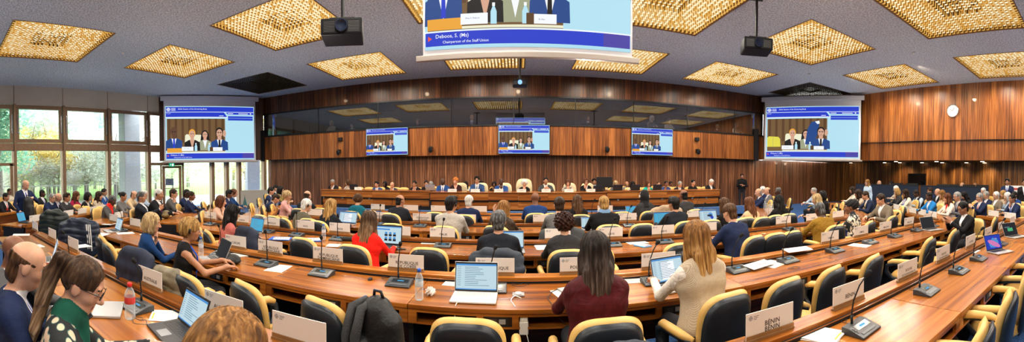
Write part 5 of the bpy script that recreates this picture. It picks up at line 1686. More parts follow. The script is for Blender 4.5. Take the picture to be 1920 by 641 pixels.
TROU_M = mk('trousers_dark', (.022, .022, .028), .8, var=.2)
SHOE_M = mk('shoes_black', (.015, .013, .012), .4)
EYE_M, IRIS_M = mk('eye_white', (.50, .46, .42), .3), mk('iris_dark', (.02, .012, .008), .15)
LIP_M = mk('lips', (.42, .16, .13), .5); LIPD_M = mk('lips_dark', (.14, .055, .045), .5)
BODY = {}
NP = [0]
def person(pos, yaw, label, pose='type', female=False, skin='fair', top=None, shirt=None, hair='short', hcol='dark', hyaw=0.0, hpitch=0.12, z=0.0, scale=1.0,
           lod=1, neck='suit', sleeves='long', lean=None, stout=0.0, extra=None, glasses=False, ear=False, headset=False, group=None, twist=0.0, lanyard=None, seed=0, trou=None, tie=None, hstep=None, sleeve=None):
    coarse, fine, hs = {0: (.0095, .0036, .0050), 1: (.014, .0060, .0062), 2: (.021, .0085, .0085), 3: (.028, .011, .011)}[lod]
    key = (pose, female, round(hyaw, 2), round(hpitch, 2), lod, neck, sleeves, lean, stout, twist, repr(extra))
    if key not in BODY: BODY[key] = make_body(pose, female, hyaw, hpitch, coarse, fine, lean, sleeves, neck, twist, stout, True, extra, lod == 0)
    me, HM, info = BODY[key]
    sk = skin_mat(skin, SKINS[skin]); sh = shirt or mk('shirt_white', (.72, .72, .74), .8)
    tp = top
    hm = hair_mat(hcol, HC[hcol]) if isinstance(hcol, str) else hcol
    slots = [sk, tp, sh, tie or sh, trou or TROU_M, SHOE_M, EYE_M, IRIS_M, LIPD_M if skin in ('dark', 'brown') else LIP_M, mk('brow_%s' % (hcol if isinstance(hcol, str) else 'dark'), [c * .55 for c in HC[hcol if isinstance(hcol, str) else 'dark'][1]], .8), sleeve or tp]
    NP[0] += 1
    if not me.materials:
        for s in slots: me.materials.append(s)
        o = link('person', me)
    else:
        o = link('person', me)
    for sl, s in zip(o.material_slots, slots):
        sl.link = 'OBJECT'; sl.material = s
    o.location = (pos[0], pos[1], z); o.rotation_euler = (0, 0, yaw); o.scale = (scale,) * 3
    tag(o, label, 'person', group)
    if hair:
        hme = hair_mesh(hair, seed, hstep or hs)
        if not hme.materials: hme.materials.append(hm)
        h = link('hair' if hair not in ('turban', 'hijab') else 'headscarf', hme, o); h.matrix_local = HM
        h.material_slots[0].link = 'OBJECT'; h.material_slots[0].material = hm
    if glasses: link('glasses', ME_glasses, o).matrix_local = HM
    if ear: link('earpiece', ME_ear, o).matrix_local = HM
    if headset: link('headphones', ME_head, o).matrix_local = HM
    if lanyard:
        nb, Rl = info['nb'], info['Rl']
        mb = MB(); fr = .118 * (1 + stout) + (.03 if female else 0)
        for s in (-1, 1):
            q = [nb + Rl @ V3(s * .055, -.03, .035), nb + Rl @ V3(s * .066, .055, -.0), nb + Rl @ V3(s * .055, fr + .0, -.10), nb + Rl @ V3(s * .03, fr + .022, -.20), nb + Rl @ V3(0, fr + .022, -.28)]
            mb.tube([tuple(a) for a in q], .0065, 5)
        c = nb + Rl @ V3(0, fr + .024, -.32); mb.box(tuple(c), (.06, .006, .085), 0)
        mb.build('lanyard', lanyard, o, smooth=False)
    return o
# ================================================================== WHO SITS WHERE
C_ = cloth
def few(t, n=9): return ' '.join(t.replace(',', '').split()[:n])
navy = C_('navy', (.018, .030, .085), (.72, .72, .76), (.03, .08, .35)); navy_red = C_('navy_red', (.018, .028, .075), (.72, .72, .75), (.45, .03, .03))
navyp = C_('navy_plain', (.016, .028, .08)); inky = C_('inky', (.018, .022, .032)); inky_s = C_('inky_shirt', (.018, .021, .03), (.70, .70, .74))
blacks = C_('black_suit', (.013, .013, .016), (.70, .70, .73)); blackp = C_('black_plain', (.012, .012, .014)); blackt = C_('black_tie', (.014, .014, .017), (.72, .72, .75), (.05, .09, .30)); black_rt = C_('black_redtie', (.014, .014, .018), (.74, .74, .76), (.50, .04, .03))
blacko = C_('black_open', (.014, .013, .015), (.58, .34, .24)); blue_s = C_('blue_suit', (.022, .075, .24), (.70, .74, .80), (.03, .05, .2)); blue_p = C_('blue_plain', (.02, .06, .20)); royal = C_('royal', (.01, .16, .42)); brightblue = C_('bright_blue', (.02, .20, .50), (.60, .65, .7))
grey_s = C_('grey_suit', (.12, .12, .125), (.70, .70, .72), (.10, .10, .2)); grey_r = C_('grey_red', (.10, .10, .10), (.62, .65, .72), (.5, .03, .03)); grey_p = C_('grey_plain', (.16, .16, .165)); char = C_('charcoal', (.045, .045, .05), bump=.4); lightgrey = C_('light_grey', (.44, .42, .39), bump=.5); taupe = C_('taupe', (.20, .165, .125), (.7, .7, .7)); olive_j = C_('olive_grey', (.125, .115, .085), bump=.4)
maroon = C_('maroon_velvet', (.085, .010, .014), rough=.5, var=.6, bump=.3, bscale=8, vs=26); magenta = C_('magenta', (.36, .015, .07)); pinkj = C_('pink_knit', (.50, .16, .14), bump=.3, bscale=40); pinkb = C_('pink_blazer', (.62, .36, .34)); pinkbeige = C_('pink_beige', (.62, .42, .33)); redb = C_('red_blazer', (.80, .022, .012)); redtop = C_('red_top', (.45, .02, .03)); teal = C_('teal', (.01, .14, .20)); turq = C_('turquoise', (.01, .42, .36)); cream_t = C_('cream_top', (.66, .60, .50)); beige_t = C_('beige_top', (.60, .44, .28)); ltblue = C_('light_blue', (.42, .52, .64)); whiteb = C_('white_blouse', (.80, .76, .70), bump=.5, bscale=20); brownl = C_('brown_leather', (.055, .036, .024), rough=.4, bump=.5); mustard = C_('mustard', (.30, .175, .025), bump=.6, bscale=18); navyw = C_('navy_blazer', (.012, .055, .17)); tan_j = C_('tan_jacket', (.50, .42, .33)); redwhite = C_('red_white', (.70, .62, .56), (.6, .03, .02)); vest_ = C_('black_vest', (.02, .022, .028), (.45, .52, .62)); greycoat = C_('grey_coat', (.10, .105, .11), (.7, .04, .02))
tweed = pattern_cloth('tweed', 'tweed', (.34, .26, .17), (.62, .54, .42), 26); bw = pattern_cloth('black_white', 'cow', (.03, .035, .04), (.74, .68, .58), 9); spots = pattern_cloth('spotted', 'spots', (.025, .028, .03), (.72, .55, .40), 27); dots_b = pattern_cloth('patterned', 'cow', (.08, .07, .06), (.62, .58, .5), 22)
LAN = mk('lanyard_blue', (.02, .10, .62), .6); LANR = mk('lanyard_red', (.65, .03, .03), .6)
sh_lb = mk('shirt_lightblue', (.45, .56, .70), .8); sh_w = mk('shirt_white', (.72, .72, .74), .8); scarf_b = mk('scarf_blue', (.16, .27, .42), .9); scarf_r = mk('scarf_red', (.70, .03, .02), .9); scarf_g = mk('scarf_green', (.004, .085, .055), .85, var=.3, bump=.3, bscale=30)

GR = {'Z': 'people in the nearest desk row', 'A': 'people in the second desk row', 'B': 'people in the third desk row', 'C': 'people in the fourth desk row', 'D': 'people in the fifth desk row', 'dais': 'people on the dais', 'L': 'people on the window side', 'R': 'people on the right side', 'booth': 'interpreters behind the booth glass'}
LODR = {'Z': 0, 'A': 0, 'B': 1, 'C': 1, 'D': 2}

def rowp(row, px, who, label, dy=0.0, with_chair=True, yaw=0.0, cyaw=None, **k):
    y = SEATY[row] + dy; x = Xrow(px, y)
    k.setdefault('lod', LODR[row])
    o = person((x, y), yaw, label, group=GR[row], **k)
    if with_chair: chair(x, y - .02, yaw if cyaw is None else cyaw, 'ochre chair with black back shell under the ' + who, group='conference chairs')
    return o

# ---- row A (second from the camera)
rowp('A', 268, 'blonde in the navy blazer', 'woman with straight blonde bob and navy blazer, hand at her chin', yaw=-.55, pose='restl', female=True, top=navyw, hair='bob', hcol='paleblonde', hyaw=-.25, neck='open', with_chair=False, scale=1.0)
rowp('A', 338, 'short-haired blonde in black', 'woman with tousled short blonde hair in sleeveless black dress, typing', yaw=-.62, pose='type', female=True, top=blackp, hair='pixie', hcol='blonde', sleeves='none', neck='none', lanyard=LAN, ear=True, skin='tan', with_chair=False)
rowp('A', 1122, 'woman in maroon velvet', 'woman with long dark hair in maroon velvet jacket, seen from behind', pose='desk', female=True, top=maroon, hair='sleek', hcol='ombre', neck='open', scale=1.06, stout=.06, dy=-.12)
rowp('A', 1322, 'woman in the tweed waistcoat', 'woman with long honey-blonde hair, tweed waistcoat and white blouse sleeves', pose='type', female=True, top=tweed, sleeve=whiteb, hair='sleek', hcol='honey', neck='open', yaw=.12, hyaw=.12, ear=True, scale=1.08, stout=.05, seed=3)
rowp('A', 1812, 'man in the black suit reading his phone', 'man in black suit and glasses looking down at a phone', yaw=1.0, pose='phone', top=blacks, hair='short', hcol='black', skin='tan', hpitch=.35, glasses=True, lod=1)
# ---- row B
rowp('B', 423, 'woman in the pink jumper', 'woman with black shoulder-length hair in pink jumper at a laptop', yaw=-.45, pose='type', female=True, top=pinkj, hair='longwavy', hcol='black', neck='open', skin='tan', dy=-.3)
rowp('B', 684, 'woman in the red blazer', 'woman in bright red blazer with long streaked brown hair', pose='type', female=True, top=redb, hair='long', hcol='balayage', neck='open', yaw=-.12, dy=-.1, lod=0)
rowp('B', 934, 'dark-suited man with grey-streaked hair', 'man with grey-streaked black hair and charcoal suit behind an open laptop', pose='type', top=inky_s, hair='quiff', hcol='saltpepper', skin='tan', scale=1.02, lod=0)
rowp('B', 1060, 'woman with curly hair', 'woman with big dark red curls in charcoal knit jacket', pose='desk', female=True, top=char, hair='curly', hcol='auburn', neck='open', lod=0)
rowp('B', 1386, 'man with the earpiece', 'man with short brown hair and earpiece in navy suit, head bowed', pose='write', top=navyp, hair='short', hcol='brown', hpitch=.3, ear=True, scale=1.05, stout=.1, yaw=.25)
rowp('B', 1546, 'man in the mustard jacket', 'man in quilted mustard jacket with cropped greying hair', pose='desk', top=mustard, hair='buzz', hcol='saltpepper', skin='dark', stout=.15, yaw=-.1, hpitch=.3)
rowp('B', 1604, 'woman in the patterned coat', 'woman in black turban and black-and-white patterned coat, seen in profile', pose='desk', female=True, top=bw, hair='turban', hcol=mk('turban_black', (.012, .012, .014), .8), skin='brown', yaw=.25, hyaw=.55, lanyard=LAN, neck='high', dy=-.1)
# ---- row C
rowp('C', 560, 'grey-haired man in olive', 'grey-haired man in olive-grey jacket and headphones bent over papers', yaw=-.5, pose='write', top=olive_j, hair='short', hcol='white', hpitch=.25, ear=True, stout=.12, dy=-.2)
rowp('C', 614, 'blonde in the black blazer', 'woman with long wavy golden hair in black blazer at a pale laptop', yaw=-.15, pose='type', female=True, top=inky, hair='long', hcol='blonde', neck='open', dy=-.2, seed=2)
rowp('C', 842, 'man in the pale grey suit', 'man with thick black hair in crumpled pale grey suit', pose='desk', top=lightgrey, hair='quiff', hcol='black', skin='tan', yaw=-.1, hyaw=-.3, ear=True, scale=1.06, dy=-.1)
rowp('C', 942, 'woman in brown leather', 'woman with brown ponytail-length hair in brown leather jacket, hand raised with red lanyard', yaw=-.35, pose='raise', female=True, top=brownl, hair='long', hcol='honey', hyaw=-.3, neck='open', lanyard=LANR)
rowp('C', 1050, 'balding man in grey', 'balding man with dark hair in grey suit, behind the curly-haired woman', pose='desk', top=grey_p, hair='short', hcol='dark', scale=1.05)
rowp('C', 1135, 'man with the blue scarf', 'man with cropped fair hair, blue scarf and black coat', pose='desk', top=blackp, hair='buzz', hcol='blonde', neck='scarf', tie=scarf_b, ear=True, scale=1.06, stout=.12)
rowp('C', 1270, 'dark-haired man with the laptop', 'dark-haired man in slate suit with earpiece beside a bright laptop', pose='type', top=inky_s, hair='quiff', hcol='black', skin='tan', yaw=.12, hyaw=.25, ear=True, scale=1.03)
rowp('C', 1366, 'brown-haired woman in black', 'woman with loose brown hair in black jacket turning left', pose='type', female=True, top=blackp, hair='long', hcol='brown', neck='open', yaw=.3, dy=-.1)
rowp('C', 1411, 'woman in beige', 'woman with long auburn hair in beige top', pose='desk', female=True, top=beige_t, hair='long', hcol='chestnut', neck='open', yaw=.1, dy=-.15, seed=5)
rowp('C', 1465, 'woman with black hair in black', 'woman with black bob in black jacket near the right end of the row', pose='desk', female=True, top=blackp, hair='longwavy', hcol='black', neck='open', yaw=-.15, skin='tan')
# ---- row D
rowp('D', 572, 'man half hidden by the blonde', 'balding dark-haired man half hidden behind a golden-haired woman', pose='desk', top=inky_s, hair='bald', hcol='dark', scale=1.03, dy=-.3)
rowp('D', 668, 'woman in teal', 'woman with bushy brown hair in teal jacket', pose='desk', female=True, top=teal, hair='afro', hcol='brown', neck='open', dy=-.3)
rowp('D', 745, 'balding man touching his face', 'balding man in dark suit resting his cheek on his hand', pose='rest', top=inky_s, hair='bald', hcol='black', skin='tan', yaw=-.2, hyaw=-.3, dy=-.4, stout=.1)
rowp('D', 877, 'white-haired man in navy', 'white-haired man in navy suit with an earpiece', pose='desk', top=navyp, hair='short', hcol='white', ear=True, yaw=-.15, dy=-.3)
rowp('D', 1004, 'bald man in the blue suit', 'bald dark-skinned man in bright navy suit, seen from behind', pose='desk', top=blue_p, hair=None, hcol='black', skin='brown', ear=True, scale=1.03, stout=.08)
rowp('D', 1084, 'woman with straight brown hair', 'woman with straight brown hair in black top below the dais', pose='desk', female=True, top=blackp, hair='long', hcol='brown', neck='open', dy=-.3)
rowp('D', 1211, 'person in the black hood', 'person in black headscarf and white headphones', pose='desk', female=True, top=char, hair='hijab', hcol=mk('hijab_black', (.012, .012, .014), .85), headset=True, skin='brown', scale=1.05)
rowp('D', 1287, 'bald man in dark grey', 'bald man in dark grey suit at the right end of the fifth row', pose='desk', top=char, hair='bald', hcol='black', skin='brown', yaw=.25, scale=1.05)

# ---- row Z (nearest)
def polar(px, D): d = ray(px, 340); h = math.hypot(d[0], d[1]); return d[0] / h * D, d[1] / h * D
x, y = polar(50, 2.12); person((x, y - .14), -.2, 'balding man in navy suit and white shirt bowed over his phone, bottom left', pose='phone', top=navy, hair='bald', hcol='brown', hyaw=-.06, hpitch=.30, lod=0, scale=1.10, lean=.16, extra=dict(r=((.08, .30, .82), (-.5, .6, .3), (-.6, -.3, .1), (.8, -.2, -1)), l=((-.08, .30, .82), (.5, .6, .3), (.6, -.3, .1), (-.8, -.2, -1))), tie=mk('tie_brown', (.16, .05, .03), .6), group=GR['Z'], hstep=.005)
chair(x, y - .16, -.2, 'ochre chair under the balding man in navy at bottom left', z=.05)
x, y = polar(158, 1.86); person((x - .02, y - .16), -.40, 'woman with brown ponytail, glasses, green scarf and spotted blouse, bottom left', pose='type', female=True, top=spots, hair='ponytail', hcol='honey' if False else 'ponytail_brown' if False else 'balayage', hyaw=-.25, hpitch=.42, lod=0, scale=1.08, neck='scarf', tie=scarf_g, glasses=True, group=GR['Z'], hstep=.005)
chair(x - .02, y - .2, -.40, 'ochre chair under the ponytailed woman at bottom left')
x, y = polar(400, 1.04); person((x, y - .10), -.2, 'person with light brown hair, only the top of the head in view', pose='type', female=True, top=navyw, hair='bob', hcol='honey', hpitch=.3, lod=0, scale=1.08, neck='open', group=GR['Z'], seed=4)
chair(x, y - .14, -.2, 'ochre chair under the light-brown-haired person at the bottom edge')
x, y = polar(2, 2.9); person((x, y), -.7, 'bald dark-skinned man in glasses and grey suit at the left edge', pose='desk', top=grey_s, hair=None, hcol='black', skin='brown', glasses=True, hpitch=.25, lod=1, scale=1.03, group=GR['Z'])
chair(x, y - .03, -.7, 'ochre chair under the bald man at the left edge')

# ---- window side
def side(px, py, label, who=None, zh=1.17, yaw=-.98, grp='L', lod=2, with_chair=True, **k):
    x, y = P(px, py, zh)
    sc = k.pop('scale', 1.0); pose = POSES[k.get('pose', 'type')]
    zz = 0.0
    # step back so that the leaning head, not the seat, stands at the measured spot
    ln = k.get('lean') if k.get('lean') is not None else pose['lean']; dh = .56 * math.sin(ln) + .03
    x -= -math.sin(yaw) * dh; y -= math.cos(yaw) * dh
    o = person((x, y), yaw, label, group=GR[grp], lod=lod, scale=sc, **k)
    if with_chair and not pose.get('stand'): chair(x + math.sin(yaw) * .02, y - math.cos(yaw) * .02, yaw, 'ochre chair under the ' + (who or few(label)))
    return o
side(12, 370, 'dark-haired man in black suit and open white shirt at a tablet, left edge', 'dark-haired man at the tablet', pose='type', top=black_rt, hair='short', hcol='black', skin='tan', lanyard=LANR, lod=1, hyaw=.2)
side(18, 360, 'man in glasses and pale sweater behind the backpack man at the left', 'man in the pale sweater', pose='desk', top=cream_t, hair='buzz', hcol='dark', skin='brown', glasses=True, neck='polo')
side(80, 364, 'young dark-skinned man in black suit below the yellow foliage', 'young man in black by the window', pose='lap', top=blackt, hair='buzz', hcol='black', skin='dark', hyaw=.5)
side(99, 371, 'grey-haired man in glasses and navy suit, turned to his neighbour', 'grey-haired man in navy', pose='write', top=navyp, hair='short', hcol='grey', glasses=True, hyaw=-.2, stout=.1)
side(110, 372, 'balding man in navy suit with blue lanyard, next to the grey-haired man', 'balding man with the lanyard', pose='write', top=navy, hair='bald', hcol='grey', lanyard=LAN, hyaw=.2, zh=1.14)
side(126, 371, 'bearded dark-haired man in charcoal jacket on the window side', 'bearded man in charcoal', pose='desk', top=char, hair='quiff', hcol='dark', skin='tan')
side(144, 368, 'woman with long brown hair in magenta blouse', 'woman in magenta', pose='desk', female=True, top=magenta, hair='long', hcol='chestnut', neck='open', hyaw=.1)
side(166, 370, 'woman with short black hair and white collar, window side', 'woman with short black hair', pose='desk', female=True, top=C_('black_whitecollar', (.014, .014, .018), (.6, .55, .5)), hair='bobshort', hcol='black', neck='open', skin='tan')
side(187, 368, 'woman with long dark hair in pale grey cardigan by the window', 'woman in the pale grey cardigan', pose='desk', female=True, top=tan_j, hair='long', hcol='dark', neck='open')
side(196, 361, 'dark-haired man in blue suit behind the woman in pale grey', 'man in blue by the mullion', pose='desk', top=blue_s, hair='short', hcol='black', skin='tan', lanyard=LAN)
side(210, 375, 'man with bright red scarf and grey coat looking down', 'man with the red scarf', pose='write', top=greycoat, hair='buzz', hcol='saltpepper', skin='dark', neck='scarf', tie=scarf_r, hpitch=.35, lod=1)
side(232, 369, 'woman with black bun in grey jacket', 'woman with the bun', pose='desk', female=True, top=grey_p, hair='bun', hcol='black', neck='open', skin='tan', lod=1)
side(251, 363, 'balding man in beige shirt looking down', 'man in beige', pose='write', top=beige_t, hair='bald', hcol='brown', neck='polo', hpitch=.35, zh=1.2, lanyard=LAN)
side(271, 365, 'white-haired man in light blue shirt by the concrete column', 'man in light blue', pose='desk', top=ltblue, hair='short', hcol='white', neck='polo', hpitch=.2)
side(267, 376, 'elderly man with dark grey hair in black suit holding up a phone', 'elderly man with the phone', pose='phone', top=inky_s, hair='short', hcol='saltpepper', skin='tan', yaw=-.9, lod=1, scale=1.05, stout=.1, hpitch=.05, lean=-.12)
side(298, 364, 'large white-haired man in black suit with red tie and blue lanyard', 'large white-haired man', pose='type', top=black_rt, hair='buzz', hcol='white', skin='tan', lanyard=LAN, lod=1, scale=1.10, stout=.12, zh=1.3, ear=True)
side(326, 368, 'man in glasses and grey suit with red tie, chin on hand', 'man with red tie and glasses', pose='rest', top=grey_r, hair='short', hcol='dark', glasses=True, lanyard=LAN, lod=1, scale=1.05)
side(351, 362, 'bald dark-skinned man in navy suit leaning forward below the lawn', 'bald man in front of the lawn', pose='write', top=navyp, hair='buzz', hcol='black', skin='dark', scale=1.03, zh=1.22)
side(360, 366, 'woman with dark pulled-back hair behind a bald man in navy', 'woman behind the bald man', pose='desk', female=True, top=navyp, hair='bun', hcol='dark', skin='brown', zh=1.2)
side(416, 378, 'woman with brown bob and pinkish jacket, hands at her mouth', 'woman with the brown bob', pose='chin', female=True, top=pinkbeige, hair='bob', hcol='chestnut', neck='open', yaw=-1.0, lod=1)
side(431, 365, 'bearded young man with black curls in navy jacket', 'bearded young man', pose='write', top=navyp, hair='quiff', hcol='black', skin='brown', yaw=-1.1, zh=1.15, lod=1)
side(440, 363, 'person with brown curls behind the bearded young man', 'person with brown curls', pose='write', female=True, top=navyw, hair='afro', hcol='chestnut', yaw=-1.1, zh=1.15)
side(509, 362, 'young man with dark hair and navy jacket beside the pink blazer', 'young man in navy', pose='desk', top=navyp, hair='short', hcol='black', yaw=-1.1, zh=1.12)
side(518, 352, 'dark-haired man at the back by the walnut wall', 'dark-haired man at the back', pose='desk', top=inky, hair='short', hcol='black', yaw=-1.2, zh=1.2)
side(527, 358, 'woman with black hair tied low, in profile before the walnut wall', 'woman in profile', pose='desk', female=True, top=C_('ochre_top', (.25, .19, .06)), hair='bob', hcol='black', yaw=-1.2, zh=1.15)
side(517, 378, 'person in dark jacket bending down beside the pink blazer', 'bending person', pose='write', top=navyp, hair='buzz', hcol='dark', yaw=-.9, zh=1.0, hpitch=.5, lean=.55)
side(540, 367, 'fair-haired woman in pink blazer, hand at her chin', 'woman in the pink blazer', pose='rest', female=True, top=pinkb, hair='pixie', hcol='paleblonde', yaw=-1.15, zh=1.18, glasses=True, lod=1)
# standing man with a backpack at the window
x, y = P(44, 345, 1.58); person((x, y), -1.35, 'bald man standing by the window in a navy jacket, lifting a black backpack', pose='pack', top=navy, hair='bald', hcol='grey', lod=1, hyaw=.25, hpitch=.35, scale=1.0, group=GR['L'], trou=mk('jeans', (.03, .06, .14), .85))
STANDER = (x, y)

# ---- right side
def rside(px, py, label, who=None, **k):
    k.setdefault('yaw', .98); k.setdefault('zh', 1.17)
    return side(px, py, label, who, grp='R', **k)
rside(1421, 360, 'grey balding man in navy suit facing left, nearest of the trio beside the bottles', 'nearest man of the trio', pose='desk', top=navyp, hair='bald', hcol='grey', lod=1, zh=1.2, yaw=1.2)
rside(1429, 355, 'white-haired man in the middle of the trio beside the bottles', 'middle man of the trio', pose='desk', top=navyp, hair='short', hcol='white', zh=1.2, yaw=1.2)
rside(1438, 357, 'bald man in grey suit and blue lanyard at the back of the trio', 'rear man of the trio', pose='desk', top=grey_s, hair='bald', hcol='brown', lanyard=LAN, zh=1.2, yaw=1.2)
rside(1458, 359, 'dark-skinned man in black behind the empty yellow chairs', 'man behind the yellow chairs', pose='desk', top=blackp, hair='buzz', hcol='saltpepper', skin='dark', yaw=1.0)
rside(1525, 356, 'grey-haired man in pale blue jacket with headphones, facing left', 'man in the pale blue jacket', pose='write', top=ltblue, hair='short', hcol='grey', ear=True, yaw=1.35, zh=1.22, lod=1)
rside(1530, 374, 'woman with wavy blonde hair in black jacket leaning left', 'blonde woman leaning left', pose='write', female=True, top=blackp, hair='longwavy', hcol='paleblonde', yaw=1.0, neck='open', lod=1)
rside(1541, 367, 'person with black hair in black jacket behind the blonde woman', 'person behind the blonde woman', pose='desk', female=True, top=blackp, hair='bob', hcol='black', yaw=.9, neck='open')
rside(1597, 357, 'woman with dark wavy hair, rear one of the pair by the row of glasses', 'rear woman of the pair', pose='desk', female=True, top=cream_t, hair='longwavy', hcol='dark', skin='tan', neck='open', hyaw=.2)
rside(1608, 364, 'woman with long dark hair and beige jacket, front one of the pair', 'front woman of the pair', pose='desk', female=True, top=tan_j, hair='longwavy', hcol='dark', skin='brown', neck='open')
rside(1623, 366, 'young man in navy suit with yellow tie looking down', 'man with the yellow tie', pose='write', top=C_('navy_yellow', (.02, .03, .07), (.7, .7, .72), (.65, .5, .08)), hair='short', hcol='dark', hpitch=.35)
rside(1652, 378, 'heavy man in taupe suit reading papers at the end of the row', 'man in taupe', pose='write', top=taupe, hair='short', hcol='dark', hpitch=.35, yaw=1.25, lod=1, stout=.18, scale=1.05)
rside(1681, 360, 'blonde woman in charcoal suit, left end of the right-hand block', 'blonde at the block end', pose='rest', female=True, top=char, hair='bob', hcol='blonde', neck='open')
rside(1679, 353, 'white-haired person behind the blonde woman in charcoal', 'white-haired person', pose='desk', female=True, top=tan_j, hair='bob', hcol='white', neck='open', zh=1.2)
rside(1697, 363, 'woman with long dark locs in cream jacket', 'woman with locs', pose='desk', female=True, top=cream_t, hair='locs', hcol='dark', skin='brown', neck='open', lanyard=LAN)
rside(1718, 362, 'bald dark-skinned man in black waistcoat and pale blue sleeves', 'man in the waistcoat', pose='write', top=vest_, sleeve=ltblue, hair='buzz', hcol='black', skin='dark', hpitch=.4, neck='shirt', stout=.12, lod=1)
rside(1741, 369, 'dark-skinned man in bright blue blazer', 'man in bright blue', pose='type', top=brightblue, hair='buzz', hcol='black', skin='dark', lod=1, lanyard=LAN)
rside(1743, 357, 'dark-haired man in navy suit, hand at chin, behind the bright blue blazer', 'man behind bright blue', pose='rest', top=navy, hair='quiff', hcol='dark', skin='tan', zh=1.2)
rside(1757, 359, 'bald man in dark suit before the navy partition', 'bald man at the partition', pose='desk', top=blackt, hair='bald', hcol='grey', zh=1.2)
rside(1765, 365, 'woman with wavy brown hair and pale top, behind the red and white sweater', 'woman in the pale top', pose='desk', female=True, top=beige_t, hair='longwavy', hcol='honey', neck='open')
rside(1775, 372, 'woman with long brown hair in red and white sweater', 'woman in red and white', pose='type', female=True, top=redwhite, hair='long', hcol='chestnut', neck='open', lod=1)
rside(1794, 372, 'grey-haired man with beard in grey suit with lanyard', 'man in grey with lanyard', pose='write', top=grey_s, hair='short', hcol='grey', lanyard=LAN, lod=1, glasses=True, scale=1.04)
rside(1808, 366, 'woman with black ponytail looking down behind the man in grey', 'woman with black ponytail', pose='write', female=True, top=blackp, hair='long', hcol='black', hpitch=.4, neck='open', skin='tan')
rside(1836, 371, 'grey-haired man in glasses with clasped hands at the far right block', 'man with clasped hands', pose='clasp', top=navy_red, hair='short', hcol='grey', glasses=True, lod=1)
rside(1848, 362, 'grey-haired man with red tie and blue lanyard behind the clasped hands, far right', 'man with red tie at the far right', pose='clasp', top=navy_red, hair='short', hcol='grey', glasses=True, lanyard=LAN, lod=1, zh=1.25)
rside(1843, 357, 'white-haired man behind the pair with clasped hands', 'white-haired man behind', pose='desk', top=inky, hair='short', hcol='white', zh=1.2)
rside(1867, 368, 'white-haired man in tweed jacket and dark glasses frames', 'white-haired man in tweed', pose='lap', top=taupe, hair='short', hcol='white', glasses=True, lanyard=LAN, lod=1)
rside(1880, 363, 'fair-haired woman behind the man in tweed', 'fair-haired woman', pose='desk', female=True, top=tan_j, hair='long', hcol='blonde', neck='open', zh=1.2)
rside(1888, 372, 'white-haired woman half hidden by the man resting his cheek', 'half hidden white-haired woman', pose='rest', female=True, top=ltblue, hair='bob', hcol='white', neck='open', zh=1.12)
rside(1897, 373, 'dark-haired man in navy suit resting his cheek, right edge', 'man resting his cheek', pose='rest', top=navy, hair='short', hcol='black', skin='tan', lanyard=LAN, lod=1)
rside(1901, 365, 'man with dark hair in dark blue behind the one resting his cheek', 'man in dark blue', pose='desk', top=blue_p, hair='short', hcol='black', zh=1.2)
for (px, py, lab, hr, hc, sk) in ((1652, 348, 'bald head showing above the navy partition left of the television', 'bald', 'grey', 'fair'), (1674, 348, 'dark head showing above the navy partition just left of the television', 'buzz', 'black', 'dark'),
                                  (1807, 353, 'pale bald head above the right end of the navy partition', 'bald', 'blonde', 'pale'), (1832, 353, 'head with receding hair above the right end of the navy partition', 'bald', 'dark', 'tan')):
    x, y = polar(px, {1652: 17.5, 1674: 17.3}.get(px, 16.5)); person((x, y), 1.2, lab, pose='desk', top=blackp, hair=hr, hcol=hc, skin=sk, lod=3, group=GR['R'], scale=1.12)
    chair(x, y, 1.2, 'chair under the ' + few(lab, 10))
# standing on the right
x, y = polar(1627, 14.2); person((x, y), 1.5, 'woman standing in pale blue jacket with fair ponytail', pose='hang', female=True, top=ltblue, hair='long', hcol='honey', lod=2, group=GR['R'], scale=.92, neck='open')
x, y = polar(1889, 13.4); person((x, y), 1.7, 'young man in navy suit standing against the right wall', pose='hold', top=navy, hair='quiff', hcol='black', lod=2, group=GR['R'], skin='tan', tie=mk('tie_grey', (.3, .3, .32), .6))
x, y = polar(1921, 12.6); person((x, y), 1.7, 'person in black suit standing cut by the right edge', pose='hang', top=blacks, hair='short', hcol='black', lod=2, group=GR['R'], skin='tan')
x, y = PYat(1391, 350, 14.9)[:2]; person((x, y), 2.6, 'cameraman in dark clothes in the shadow beside the dais', pose='hold', top=blackp, hair='short', hcol='black', lod=2, group=GR['R'], skin='tan', neck='polo')

# ---- the dais
def dais(px, py, label, Y=12.98, kind='standard', ch=True, **k):
    x, _, zh = PYat(px, py, Y)
    k.setdefault('lod', 2)
    sc = min(1.08, max(.9, (zh - .20) / 1.17)) if k.pop('fit', True) else 1.0
    yaw = math.pi + k.pop('dyaw', 0)
    o = person((x, Y), yaw, label, scale=sc, z=.20, group=GR['dais'], **k)
    if ch: chair(x + (.12 if kind == 'cream' else 0), Y + .03, math.pi, ('cream high-backed chair under the ' if kind != 'standard' else 'ochre chair on the dais under the ') + few(label), kind=kind, z=.20)
    return o
dais(626, 342, 'dark-suited man rubbing his face at the left end of the dais', pose='rest', top=blacks, hair='short', hcol='grey', skin='tan', hpitch=.3)
dais(655, 343, 'woman with brown bob in black jacket looking sideways, left dais', pose='desk', female=True, top=C_('black_white', (.014, .014, .016), (.7, .7, .7)), hair='bobshort', hcol='brown', hyaw=-.9, neck='open', glasses=True)
dais(708, 346, 'young man with black hair in blue suit, left wing of the dais', pose='desk', top=blue_s, hair='quiff', hcol='black', skin='fair', lanyard=LAN)
dais(737, 347, 'bald man in navy suit with hand over his mouth, left dais', pose='rest', top=C_('navy_lb', (.018, .03, .08), (.6, .65, .75), (.02, .12, .55)), hair='bald', hcol='dark', hpitch=.3)
dais(779, 345, 'man in black suit and open collar, hands clasped at his chin, left dais', pose='chin', top=blacks, hair='short', hcol='black', skin='tan')
